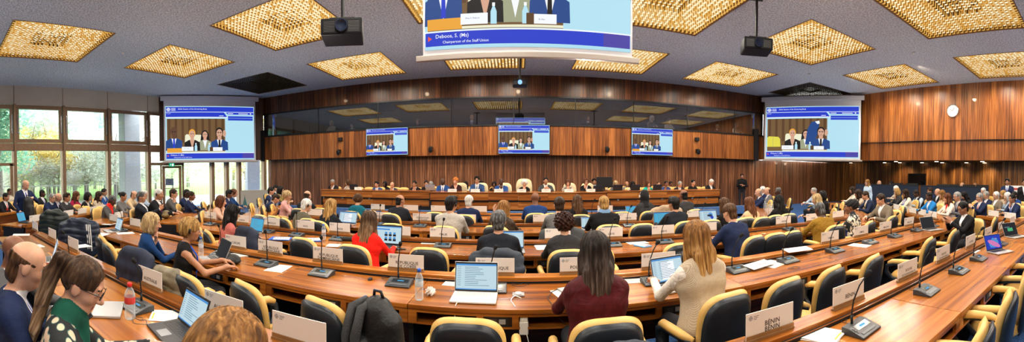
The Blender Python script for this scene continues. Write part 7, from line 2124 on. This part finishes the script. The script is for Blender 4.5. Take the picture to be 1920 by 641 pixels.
mb = MB(); mb.span(-.035, .035, -.05, 0, -.05, .05); mb.build('body', M_white, t, bevel=.008)
mb = MB(); mb.span(-.03, .03, -.045, -.005, .05, .10); mb.build('plug', M_paper, t, bevel=.006)
cable([(x - .02, y - .05, .70), (x - .08, y, .762), (x - .10, y + .1, .76), (x - .07, y + .2, .758), (x - .02, y + .15, .758)], 'white cable from the travel adapter over the desk', .004, M_white)
cable([(x + .02, y - .06, .56), (x + .05, y - .10, .46), (x + .09, y - .06, .34), (x + .08, y - .02, .2)], 'white cable hanging down from the travel adapter', .004, M_white)
x2, y2 = P(868, 570, .752); cable([(x2 - .02, y2 + .05, .757), (x2 - .05, y2 - .01, .758), (x2 - .055, y2 - .06, .72), (x2 - .05, y2 - .055, .62)], 'white charging cable left of the white laptop', .004, M_white)
x, y = P(1055, 560, .752); cable([(x, y + .25, .757), (x - .08, y + .15, .757), (x - .12, y, .757), (x - .10, y - .12, .755), (x - .08, y - .17, .70), (x + .02, y - .18, .6), (x + .12, y - .16, .55)], 'thin black cable left of the maroon jacket', .003)
def scribble(px, py, label, s=1.0, seed=1):
    x, y = P(px, py, .752); r = random.Random(seed); pts = [(x, y, .757)]
    for k in range(9): a = k * 1.1 + r.random(); pts.append((x + s * (.02 + .05 * math.cos(a) + .012 * k), y + s * (.045 * math.sin(a)), .757 + .002 * (k % 2)))
    cable(pts, label, .002)
for i, (px, py, lab) in enumerate(((1585, 607, 'tangled earphone cord before the left BÉNIN microphone'), (1712, 545, 'tangled earphone cord before the nearer BOLIVIE microphone'), (1775, 508, 'tangled earphone cord before the farther BOLIVIE microphone'), (590, 505, 'tangled earphone cord left of the second microphone'), (1480, 505, 'tangled earphone cord below the flat plates'), (960, 535, 'looped black cord right of the white laptop'), (715, 522, 'earphone cord with small mouse left of the CORÉE microphone'), (250, 596, 'black cord beside the red-capped bottle'))):
    scribble(px, py, lab, 1.1, i)
x, y = P(694, 524, .752); mb = MB(); mb.grid(lambda u, v: (.022 * math.cos(2 * math.pi * u) * math.sin(math.pi * v * .5), .034 * math.sin(2 * math.pi * u) * math.sin(math.pi * v * .5), .022 * math.cos(math.pi * v * .5)), 14, 6); o = mb.build('ear_clip', M_black, smooth=True); o.location = (x, y, .752); tag(o, 'small black earpiece clip lying left of the CORÉE microphone', 'earpiece')
# crumpled tissue
x, y = P(807, 553, .752); mb = MB(); r = random.Random(5)
def tis(u, v):
    a, b = 2 * math.pi * u, math.pi * v; q = .035 * (1 + .45 * math.sin(5 * a + 3 * b) * math.sin(4 * b + a))
    return (q * math.cos(a) * math.sin(b), q * math.sin(a) * math.sin(b), .03 + q * .9 * math.cos(b))
mb.grid(tis, 24, 14); o = mb.build('tissue', M_paper); o.location = (x, y, .752); tag(o, 'crumpled white tissue beside the centre water bottle', 'tissue')
# closed silver laptop in front of the ponytailed woman, pen on the right
x, y = P(203, 582, .752); mb = MB(); mb.span(-.16, .16, -.11, .11, 0, .018); o = mb.build('closed_laptop', M_silver, bevel=.005); o.location = (x, y, .752); o.rotation_euler = (0, 0, -.6); tag(o, 'closed silver laptop in front of the ponytailed woman', 'laptop')
x, y = P(1890, 474, .752); mb = MB(); mb.tube([(-.07, 0, .006), (.06, .01, .006), (.07, .012, .006)], [.005, .005, .001], 8); o = mb.build('pen', mk('pen_red', (.65, .05, .06), .4)); o.location = (x, y, .752); tag(o, 'red pen beside the blue-screened laptop', 'pen')

# ================================================================== BAGS AND COATS (soft shapes blended on a grid)
def soft(name, field, step, mats, label, cat, loc, rz, noise=None):
    lo = np.min([field.bounds(q)[0] for q in field.p], 0) - .03; hi = np.max([field.bounds(q)[1] for q in field.p], 0) + .03
    xs, ys, zs = [np.arange(lo[i], hi[i], step) for i in range(3)]
    D = field.sample(xs, ys, zs)
    if noise is not None: D = D + noise(xs[:, None, None], ys[None, :, None], zs[None, None, :])
    V, F = surface_nets(D, xs, ys, zs); mt = field.mats(V[F].mean(1))
    me = np_mesh(name, V, F, mt)
    for m in mats: me.materials.append(m)
    o = link(name, me); o.location = loc; o.rotation_euler = (0, 0, rz); tag(o, label, cat); return o
M_puff = mk('puffer_green', (.018, .026, .024), .45, var=.3, bump=.3, bscale=25); M_puffn = mk('puffer_navy', (.02, .03, .055), .40, var=.3, bump=.4, bscale=25); M_puffo = mk('puffer_olive', (.21, .175, .115), .42, var=.35, bump=.4, bscale=25); M_bag = mk('bag_black', (.016, .017, .018), .5, var=.3, bump=.5, bscale=40)
M_coat = mk('coat_navy', (.020, .028, .055), .75, var=.25, bump=.5, bscale=9); M_coatb = mk('coat_beige', (.38, .29, .20), .8, var=.25, bump=.5, bscale=9); M_coatg = mk('coat_slate', (.035, .045, .065), .7, var=.25, bump=.5, bscale=9)
def ridges(n, a, puffy=True):
    if puffy: return lambda X, Y, Z: -a * np.sqrt(np.abs(np.sin(n * Z + .5 * np.sin(11 * X)))) + .006 * np.sin(30 * X + 8 * Z) + 0 * Y
    return lambda X, Y, Z: a * (np.sin(42 * X + 6 * np.sin(5 * Z) + 9 * Y) + .6 * np.sin(75 * X + 11 * Z)) * np.clip((1.02 - Z) * 3, 0, 1)
def jacket_on_chair(px, row, dy, rz, mat, label, puffy=True, hang=.62, top=1.0, wide=.29, sleeves=True, addy=0.0):
    y = SEATY[row] + dy; x = Xrow(px, y); f = Field()
    by = -.30
    f.cap((-wide + .07, by, top - .05), (wide - .07, by, top - .05), .075, .075, 0, .05)
    for k in range(5):
        z = top - .14 - k * (top - hang + .1) / 6
        f.cap((-wide + .05, by - .035, z), (wide - .05, by - .035, z), .070, .070, 0, .03 if puffy else .06)
    for k in range(3): f.cap((-wide + .08, by + .09, top - .14 - .08 * k), (wide - .08, by + .09, top - .14 - .08 * k), .05, .05, 0, .04)
    if sleeves:
        for s in (-1, 1):
            f.cap((s * wide, by, top - .08), (s * (wide + .05), by - .02, top - .32), .075, .065, 0, .04); f.cap((s * (wide + .05), by - .02, top - .32), (s * (wide + .02), by - .01, hang - .05), .065, .055, 0, .03)
    f.cap((-.10, by - .02, top + .0), (.10, by - .02, top + .0), .06, .06, 0, .04)
    return soft('jacket', f, .014, [mat], label, 'jacket', (x, y + addy, 0), rz, ridges(34 if puffy else 5, .014 if puffy else .008, puffy))
jacket_on_chair(110, 'A', 0, .9, M_puff, 'dark green puffer jacket hung over a chair at the left', top=1.06, wide=.21)
o = jacket_on_chair(156, 'A', 0, .9, M_puffn, 'shiny navy jacket with three white sleeve stripes on a chair', top=1.03, wide=.25)
for k in range(3): mb = MB(); mb.tube([(.15 + .03 * k, -.40, 1.0), (.17 + .03 * k, -.415, .80), (.18 + .03 * k, -.41, .58)], .009, 5); mb.build('sleeve_stripe', M_paper, o)
jacket_on_chair(296, 'A', -.34, .15, M_coat, 'dark navy cloak draped over the chair below the navy blazer', puffy=False, hang=.45, top=1.04, sleeves=False, wide=.23)
jacket_on_chair(356, 'A', -.25, .15, M_puffo, 'olive quilted puffer jacket hung on the chair of the black dress', hang=.5, top=.90, wide=.22)
jacket_on_chair(492, 'B', 0, -.2, M_coat, 'dark blue coat over the chair right of the pink jumper', puffy=False, top=.98, wide=.24, sleeves=False)
jacket_on_chair(934, 'B', -.05, 0, M_coatg, 'grey puffer jacket on the chair of the grey-streaked man', top=.93, wide=.27, sleeves=False)
jacket_on_chair(1240, 'D', 0, 0, M_coatb, 'beige coat draped on the chair beside the white headphones', puffy=False, top=1.02)
jacket_on_chair(1050, 'C', -.05, 0, mk('coat_grey', (.06, .065, .07), .8, var=.2, bump=.4, bscale=9), 'grey coat over the chair of the balding man in grey', puffy=False, top=.92, wide=.27)
jacket_on_chair(1126, 'A', -.32, .05, M_coatg, 'slate blue jacket slung over the chair of the maroon jacket, bottom edge', puffy=False, hang=.6, top=.86, wide=.25)
# backpack on the chair
y = SEATY['A'] - .1; x = Xrow(742, y)
f = Field()
f.cap((0, -.22, .92), (0, -.20, .62), .10, .13, 0, .04); f.cap((-.09, -.22, .86), (-.09, -.20, .60), .085, .10, 0, .04); f.cap((.09, -.22, .86), (.09, -.20, .60), .085, .10, 0, .04); f.cap((-.05, -.33, .72), (.05, -.33, .58), .07, .08, 0, .03)
o = soft('backpack', f, .012, [M_bag], 'black backpack hanging over the chair left of the centre', 'backpack', (x, y, 0), -.25)
for s in (-.10, -.03):
    mb = MB(); mb.tube([(s, -.20, .98), (s - .01, -.33, .96), (s - .02, -.38, .80), (s - .02, -.37, .60), (s - .01, -.34, .46)], [.02, .03, .032, .03, .02], 8)
    mb.build('shoulder_strap', mk('strap_grey', (.05, .052, .055), .7, var=.3, bump=.6, bscale=120), o, smooth=True)
mb = MB(); mb.tube([(-.03, -.21, 1.0), (-.02, -.22, 1.05), (.03, -.22, 1.05), (.04, -.21, 1.0)], .01, 8); mb.build('top_handle', M_bag, o, smooth=True)
# handbag on the desk
x, y = P(436, 492, .752); f = Field(); f.ell((0, 0, .035), (.15, .075, .042), 0, .03); f.ell((.03, .01, .065), (.10, .045, .035), 0, .03)
o = soft('handbag', f, .010, [M_bag], 'small black pouch bag lying on the desk before the black dress', 'bag', (x, y, .752), -.3)
mb = MB(); mb.tube([(-.14, 0, .05), (-.2, -.08, .02), (-.18, -.14, .01), (-.16, -.16, -.1)], .007, 6); mb.build('strap', M_bag, o)
x, y = P(648, 380, 0) if False else (Xrow(600, 5.0), 4.98)
x, y = P(660, 452, .80); f = Field(); f.cap((-.1, 0, .03), (.08, 0, .03), .035, .035, 0, .03); soft('pouch', f, .012, [M_bag], 'dark pouch left of the red blazer on the desk', 'bag', (Xrow(655, 4.95), 4.95, .752), .2)
# strap bag on the chair beside the tweed waistcoat
y = SEATY['B']; x = Xrow(1262, y)
f = Field(); f.cap((-.06, -.34, .80), (.08, -.34, .80), .09, .09, 0, .04); f.cap((-.05, -.34, .65), (.09, -.34, .65), .10, .10, 0, .04)
o = soft('strap_bag', f, .014, [M_bag], 'black bag hung by a grey strap on the chair left of the honey-blonde hair', 'bag', (x, y, 0), 0)
mb = MB(); mb.tube([(-.12, -.33, .62), (-.05, -.40, .85), (.06, -.35, 1.0), (.12, -.25, .98)], .022, 6); mb.build('strap', mk('strap_light', (.12, .12, .125), .7), o)
# bag held up by the man at the window; bag on the chair behind
f = Field(); f.cap((0, 0, .12), (0, 0, -.18), .13, .15, 0, .04); f.cap((0, .10, -.02), (0, .10, -.18), .08, .09, 0, .03)
sx, sy = STANDER
o = soft('backpack', f, .016, [M_bag], 'black backpack lifted by the man standing at the window', 'backpack', (sx + .36, sy + .03, 1.03), -1.35)
mb = MB(); mb.tube([(-.03, -.02, .24), (-.02, -.04, .28), (.03, -.04, .28), (.04, -.02, .24)], .012, 6); mb.build('top_handle', M_bag, o)
x, y = P(396, 402, .72); f = Field(); f.cap((-.05, 0, .0), (.05, 0, .0), .13, .13, 0, .04); f.cap((0, 0, .10), (0, 0, .16), .06, .03, 0, .03); soft('shoulder_bag', f, .016, [M_bag], 'black shoulder bag on the chair behind the brown bob', 'bag', (x, y, .62), 0)
x, y = P(310, 405, .8); f = Field(); f.ell((0, 0, 0), (.22, .12, .08), 0, .04); f.ell((.02, .02, .05), (.14, .08, .06), 0, .04); soft('leather_bag', f, .016, [mk('bag_khaki', (.16, .12, .05), .5, var=.3, bump=.4, bscale=20)], 'khaki leather bag on the angled desk before the elderly man', 'bag', (x, y, .83), -.7)
# phones held in hands
def held_phone(name_part, label, fwd=.44, z=.985, lit=False):
    for o in COL.objects:
        if o.name.startswith('person') and o.get('label', '').startswith(name_part):
            m = o.matrix_basis; p = m @ Vector((0.0, fwd, z)); phone(p.x, p.y, o.rotation_euler.z, label, z=p.z, rx=R(38), lit=lit); return
held_phone('balding man in navy suit and white shirt bowed', 'phone in the hands of the balding man at bottom left', .40, .86)
held_phone('man in black suit and glasses looking', 'phone in the hands of the black-suited man on the right')
held_phone('elderly man with dark', 'phone held up by the elderly man on the window side')
# headphones, notices on the far right
x, y = polar(1905, 14.2)
t = empty('display_easel', (x, y, 0), R(-75)); tag(t, 'pale printed board on an easel by the right wall', 'board')
mb = MB(); mb.span(-.38, .38, -.01, .01, .75, 1.42, 0); mb.span(-.3, .3, -.013, -.01, 1.25, 1.33, 1); mb.span(-.3, .3, -.013, -.01, .85, 1.15, 2); mb.build('board', [M_paper, mk('board_red', (.5, .08, .06), .6), mk('board_blue', (.3, .42, .6), .6)], t)
mb = MB()
for s in (-1, 1): mb.tube([(s * .3, .02, 1.4), (s * .4, .25 if s > 0 else -.2, 0)], .014, 6)
mb.tube([(0, .02, 1.4), (0, .5, 0)], .014, 6); mb.build('leg_frame', M_grey, t)
# monitors behind the partition
for i, px in enumerate((1682, 1710, 1768, 1787, 1817, 1842)):
    x, y = polar(px, 16.9 if px < 1760 else 16.2)
    t = empty('desk_monitor', (x, y, 0), R(-80)); tag(t, 'black monitor top above the navy partition, %s from the left' % ordn[i], 'monitor', 'monitors behind the partition')
    mb = MB(); mb.span(-.28, .28, -.02, .02, 1.02, 1.37); mb.build('housing', M_black, t, bevel=.01)
    mb = MB(); mb.span(-.03, .03, -.02, .02, .0, 1.04); mb.span(-.15, .15, -.1, .1, 0, .02); mb.build('stand', M_black, t)
# soffit downlights on the right
for i, (px, py) in enumerate(((1668, 309), (1675, 306), (1680, 303), (1733, 308), (1743, 306), (1756, 303), (1801, 308), (1820, 306), (1842, 303), (1876, 309))):
    d = ray(px, py); k = (2.40 - EYE) / d[2]; x, y = d[0] * k, d[1] * k
    x = min(max(x, 14.75), 17.4)
    mb = MB(); mb.lathe([(.09, 0), (.09, -.015), (.0, -.012)], 16); o = mb.build('ceiling_downlight', emis('downlight', (1, .85, .6), 6), smooth=True); o.location = (x, y, 2.405); tag(o, 'small round downlight in the soffit under the right wall, %s from the left' % ordn[i], 'downlight', 'soffit downlights')
# ================================================================== OUTSIDE THE WINDOWS
M_lawn = mk('lawn_green', (.30, .46, .13), .95, var=.3, vscale=(2, 2, 2))
def hill(x, y):
    d = -x - 17
    return -.25 + max(0, d - 4) * .045 + 3.2 / (1 + math.exp(-(y - 26 + .2 * x) / 5.0)) * min(1, max(0, d) / 14)
mb = MB(); nx, ny = 30, 40
mb.grid(lambda u, v: (-15.7 - 75 * u * u - u, -25 + 110 * v, hill(-15.7 - 75 * u * u - u, -25 + 110 * v)), nx, ny)
o = mb.build('exterior_lawn', M_lawn, smooth=True); o['kind'] = 'structure'
mb = MB(); mb.span(-24, -15.65, -6, 11, -.3, -.02); mb.poly([(-15.5, 10.7, -.02), (-12.35, 15.1, -.02), (-12.35, 24, -.02), (-24, 24, -.02), (-24, 10.7, -.02)]); o = mb.build('exterior_terrace', mk('terrace', (.42, .40, .36), .9, var=.15)); o['kind'] = 'structure'

M_conc = mk('concrete', (.40, .42, .43), .9, var=.12, vscale=(30, 30, 30), bump=.5, bscale=60)
for px, lab, w, X in ((243, 'rough concrete column outside the third window bay', 1.0, -18.2),):
    y = X / math.tan((px - 971.6) / 695)
    y = PXat(px, 300, X)[1]
    mb = MB(); mb.span(X - .35, X + .35, y - w / 2, y + w / 2, -.3, 7.0); struct(mb.build('column_exterior', M_conc, bevel=.03))
p = on_line(474, 330, (CL[0] - 2.2, CL[1] + 1.2), (FL[0] - 2.0, FL[1] + 1.2))
mb = MB(); mb.box((0, 0, 3.3), (.75, .55, 7.2)); o = mb.build('column_exterior', M_conc, bevel=.03); o.location = (p.x, p.y, 0); o.rotation_euler = (0, 0, .95); struct(o)
mb = MB(); mb.span(-19.2, -15.8, -6, 10.5, 5.3, 5.7); struct(mb.build('ceiling_exterior_eave', M_conc))

def fence(p0, p1, label):
    p0, p1 = Vector(p0), Vector(p1); L = (p1 - p0).length
    t = empty('garden_fence', ((p0.x + p1.x) / 2, (p0.y + p1.y) / 2, -.1), math.atan2(p1.y - p0.y, p1.x - p0.x)); tag(t, label, 'fence', 'metal railings outside')
    m = mk('fence_metal', (.42, .43, .42), .6)
    mb = MB(); n = int(L / .14)
    for k in range(n): x = -L / 2 + (k + .5) * L / n; mb.span(x - .012, x + .012, -.012, .012, 0, 1.25)
    mb.build('bar_panel', m, t)
    mb = MB(); mb.span(-L / 2, L / 2, -.02, .02, 1.22, 1.27); mb.span(-L / 2, L / 2, -.02, .02, .08, .12); mb.build('rail', m, t)
fence((-21.5, 9.0), (-19.0, 22.0), 'metal bar railing in front of the green lawn')
fence((-22.5, -6.0), (-21.5, 8.8), 'metal bar railing beyond the left window bays')
fence((-18.8, 22.3), (-10, 26), 'metal bar railing seen past the corner column')

leafs = {'pine': ((.30, .55, .42), (.52, .72, .58)), 'pale': ((.50, .54, .44), (.72, .74, .66)), 'gold': ((.75, .58, .16), (.85, .74, .40)), 'bare': ((.60, .58, .56), (.80, .79, .77)), 'green': ((.48, .64, .42), (.66, .78, .58))}
def leaf_mat(name, c):
    if name in MATS: return MATS[name]
    m, nt, b = node_mat(name); N, L = nt.nodes, nt.links
    out = [n for n in N if n.type == 'OUTPUT_MATERIAL'][0]
    b.inputs['Base Color'].default_value = rgba(c); setp(b, Roughness=.8)
    t = N.new('ShaderNodeBsdfTranslucent'); t.inputs[0].default_value = rgba([min(1, q * 1.15) for q in c])
    x = N.new('ShaderNodeMixShader'); x.inputs[0].default_value = .5
    L.new(b.outputs[0], x.inputs[1]); L.new(t.outputs[0], x.inputs[2]); L.new(x.outputs[0], out.inputs[0])
    MATS[name] = m; return m
def crown_mesh(kind, seed, n=9000):
    r = random.Random(seed); mb = MB()
    blobs = [(r.uniform(-.62, .62), r.uniform(-.62, .62), r.uniform(-.55, .6), r.uniform(.28, .5)) for _ in range(13)]
    s0 = {'pine': .019, 'pale': .014, 'gold': .015, 'bare': .0045, 'green': .017}[kind]
    for k in range(n):
        b = blobs[k % len(blobs)]
        v = Vector((r.gauss(0, 1), r.gauss(0, 1), r.gauss(0, 1))).normalized() * b[3] * (r.random() ** .4)
        c = Vector((b[0], b[1], b[2])) + v
        a = Vector((r.gauss(0, 1), r.gauss(0, 1), r.gauss(0, 1))).normalized(); q = a.orthogonal().normalized()
        s = s0 * r.uniform(.6, 1.3)
        l = s * (9.0 if kind == 'bare' else 1.6)
        mb.quad(tuple(c - a * l - q * s * .5), tuple(c + a * l - q * s * .5), tuple(c + a * l + q * s * .5), tuple(c - a * l + q * s * .5), k % 2)
    c1, c2 = leafs[kind]
    return mb.mesh('crown', [leaf_mat('leaf_%s_a' % kind, c1), leaf_mat('leaf_%s_b' % kind, c2)])
M_bark = mk('bark', (.42, .38, .34), .9, var=.3)
CRN = {}
def tree(x, y, h, rad, kind, label, trunk=True, seed=0):
    z0 = hill(x, y)
    t = empty('tree', (x, y, z0), rng.uniform(0, 6)); tag(t, label, 'tree', 'trees outside the windows')
    key = (kind, seed % 2)
    if key not in CRN: CRN[key] = crown_mesh(kind, seed % 2 + 11, {'pine': 9000, 'bare': 11000}.get(kind, 8000))
    c = link('crown', CRN[key], t); c.location = (0, 0, h * .60); c.scale = (rad, rad, h * .45)
    mb = MB(); r = random.Random(seed)
    mb.tube([(0, 0, -.3), (.05, .03, h * .3), (.1, 0, h * .75)], [.02 * h + .04, .015 * h + .03, .03], 8)
    for k in range(7):
        a = k * .95 + r.random(); z = h * (.25 + .07 * k)
        mb.tube([(.05, .02, z), (rad * .35 * math.cos(a), rad * .35 * math.sin(a), z + h * .12), (rad * .75 * math.cos(a), rad * .75 * math.sin(a), z + h * .22)], [.012 * h, .007 * h, .012], 6)
    mb.build('trunk', M_bark, t, smooth=True)
T = [(-2, 20, 9.5, 4.2, 'pine', 'tall blue-green pine filling the upper left window'), (56, 31, 11.5, 4.6, 'pine', 'large pine behind the first full window bay'), (92, 28, 9.0, 4.2, 'pale', 'pale green tree behind the standing man'),
     (60, 27, 6.0, 3.4, 'gold', 'golden autumn bush behind the young man in black'), (102, 27, 5.4, 3.2, 'gold', 'golden autumn tree right of the standing man'), (18, 28, 5.6, 3.0, 'gold', 'yellow bush at the far left window'),
     (140, 33, 6.2, 4.2, 'pale', 'pale leafless-looking tree behind the magenta blouse'), (178, 36, 6.2, 4.2, 'bare', 'bare twiggy tree in the third window bay'), (126, 46, 9.6, 3.6, 'pine', 'distant pine low in the sky window, left'), (192, 48, 9.6, 3.8, 'pine', 'distant pine low in the sky window, right'),
     (219, 36, 10.2, 2.6, 'pine', 'pine left of the concrete column'), (215, 24, 5.5, 3.2, 'pale', 'pale shrub left of the concrete column'), (262, 27, 7.0, 3.0, 'bare', 'bare tree right of the concrete column'),
     (308, 30, 7.2, 3.2, 'green', 'green-tinged tree behind the corner door'), (352, 36, 8.0, 3.6, 'bare', 'bare tree left above the lawn'), (412, 46, 9.0, 4.5, 'bare', 'bare tree on the crest of the lawn'), (396, 56, 9.5, 5.0, 'pale', 'pale tree far behind the lawn'),
     (438, 34, 7.0, 3.4, 'gold', 'yellow tree behind the corner mullions'), (462, 30, 7.0, 3.2, 'pale', 'pale yellow tree left of the corner column'), (492, 32, 7.2, 3.4, 'gold', 'yellow tree beside the walnut wall edge'), (160, 26, 5.0, 3.4, 'pale', 'pale bush between two bare trees'), (30, 38, 12.0, 5.0, 'green', 'tall green tree at the back by the far window end')]
for i, (px, D, h, rad, kind, lab) in enumerate(T):
    x, y = polar(px, D); tree(x, y, h, rad, kind, lab, seed=i)

for i, (px, D, h, rad, kind) in enumerate(((6, 25, 3.2, 2.4, 'bare'), (40, 26, 3.4, 2.6, 'bare'), (75, 26, 3.2, 2.6, 'pale'), (108, 27, 3.4, 2.6, 'bare'), (138, 26, 3.0, 2.4, 'bare'), (165, 28, 3.4, 2.7, 'pale'), (196, 29, 3.6, 2.8, 'bare'), (222, 30, 3.6, 2.6, 'bare'), (262, 30, 3.6, 2.6, 'bare'), (292, 32, 3.4, 2.8, 'pale'), (324, 34, 3.4, 2.8, 'bare'))):
    x, y = polar(px, D); tree(x, y, h, rad, kind, 'low twiggy bush behind the railing, %s from the far window end' % ordn[i], seed=i + 40)

# ================================================================== LIGHT, WORLD, CAMERA
w = bpy.data.worlds.new('overcast_sky'); scene.world = w; w.use_nodes = True
nt = w.node_tree; bg = nt.nodes['Background']
tc = nt.nodes.new('ShaderNodeTexCoord'); sx = nt.nodes.new('ShaderNodeSeparateXYZ'); nt.links.new(tc.outputs['Generated'], sx.inputs[0])
rp = ramp(nt.nodes, [(.0, (.80, .84, .86)), (.5, (.90, .92, .95)), (1.0, (.72, .82, .95))]); nt.links.new(sx.outputs[2], rp.inputs[0]); nt.links.new(rp.outputs[0], bg.inputs[0])
bg.inputs[1].default_value = SKY
def spot(name, loc, target, energy, size=70, blend=.9, col=(1, .80, .55), rad=.1):
    l = bpy.data.lights.new(name, 'SPOT'); l.energy = energy; l.spot_size = R(size); l.spot_blend = blend; l.color = col; l.shadow_soft_size = rad
    o = bpy.data.objects.new(name, l); COL.objects.link(o); o.location = loc
    o.rotation_euler = (Vector(target) - Vector(loc)).to_track_quat('-Z', 'Y').to_euler(); return o
# added fill spots in mid-air, without fittings, to brighten the ceiling
for x in (-13.2, -8.1, -3.5, 1.1, 5.7, 10.3, 13.6):
    for y in (1.0, 5.7, 10.3): spot('ceiling_fill', (x, y, 2.9), (x, y, 5.6), UP_W, 165, .6, (1, .97, .93), 0.0)
for x in (-9, -4, 1, 6, 10): spot('booth_fill', (x, 16.4, 4.7), (x, 16.3, 3.4), 30, 140, .8, (1, .9, .8), 0.0)  # faint spots added inside the booths to bring out the interpreters
# spots aimed at the right wall and balcony front
for y in (9.5, 6.3, 3.2): spot('wall_spot', (11.6, y, 5.6), (14.6, y, 4.2), 110, 95)
for x in (-9, -4.5, 0, 4.5, 9): spot('wall_spot', (x, 12.2, 5.6), (x, 15.1, 3.2), 60, 90)
for x, y in ((12.2, 14.2), (14.6, 13.4), (16.4, 12.2)): spot('soffit_lamp_and_fill', (x, y, 2.36), (x + .3, 15.45, .8), 90, 130)  # extra spots added to brighten the dark front wall corner
for y in (10.2, 8.6, 7.0, 5.4): spot('soffit_lamp_and_fill', (16.9, y, 2.36), (17.55, y, .6), 110, 120)

cam = bpy.data.cameras.new('camera'); co = bpy.data.objects.new('camera', cam); COL.objects.link(co)
co.location = (0, 0, EYE); co.rotation_euler = (math.pi / 2 - PITCH, 0, YAW)
cam.type = 'PANO'; cam.panorama_type = 'CENTRAL_CYLINDRICAL'
cam.central_cylindrical_range_u_min = -C_PX / F_PX; cam.central_cylindrical_range_u_max = (1920 - C_PX) / F_PX
cam.central_cylindrical_range_v_min = -(641 - H_PX) / F_PX; cam.central_cylindrical_range_v_max = H_PX / F_PX
cam.central_cylindrical_radius = 1.0
cam.clip_end = 300; cam.clip_start = .05
scene.camera = co
scene.cycles.use_denoising = True
scene.cycles.max_bounces = 6; scene.cycles.diffuse_bounces = 3; scene.cycles.glossy_bounces = 3; scene.cycles.transparent_max_bounces = 16; scene.cycles.transmission_bounces = 4
scene.cycles.sample_clamp_indirect = 6
scene.cycles.caustics_reflective = False; scene.cycles.caustics_refractive = False
scene.view_settings.view_transform = 'Standard'; scene.view_settings.look = 'None'
scene.view_settings.exposure = EXPOSURE; scene.view_settings.gamma = 0.88
dups = {k: v for k, v in LABELS.items() if len(v) > 1}
print('DUPLABELS', dups)
print('LONG', [k for k in LABELS if not 4 <= len(k.split()) <= 16])
print('PEOPLE', NP[0], 'BODIES', len(BODY), 'OBJS', len(COL.objects))
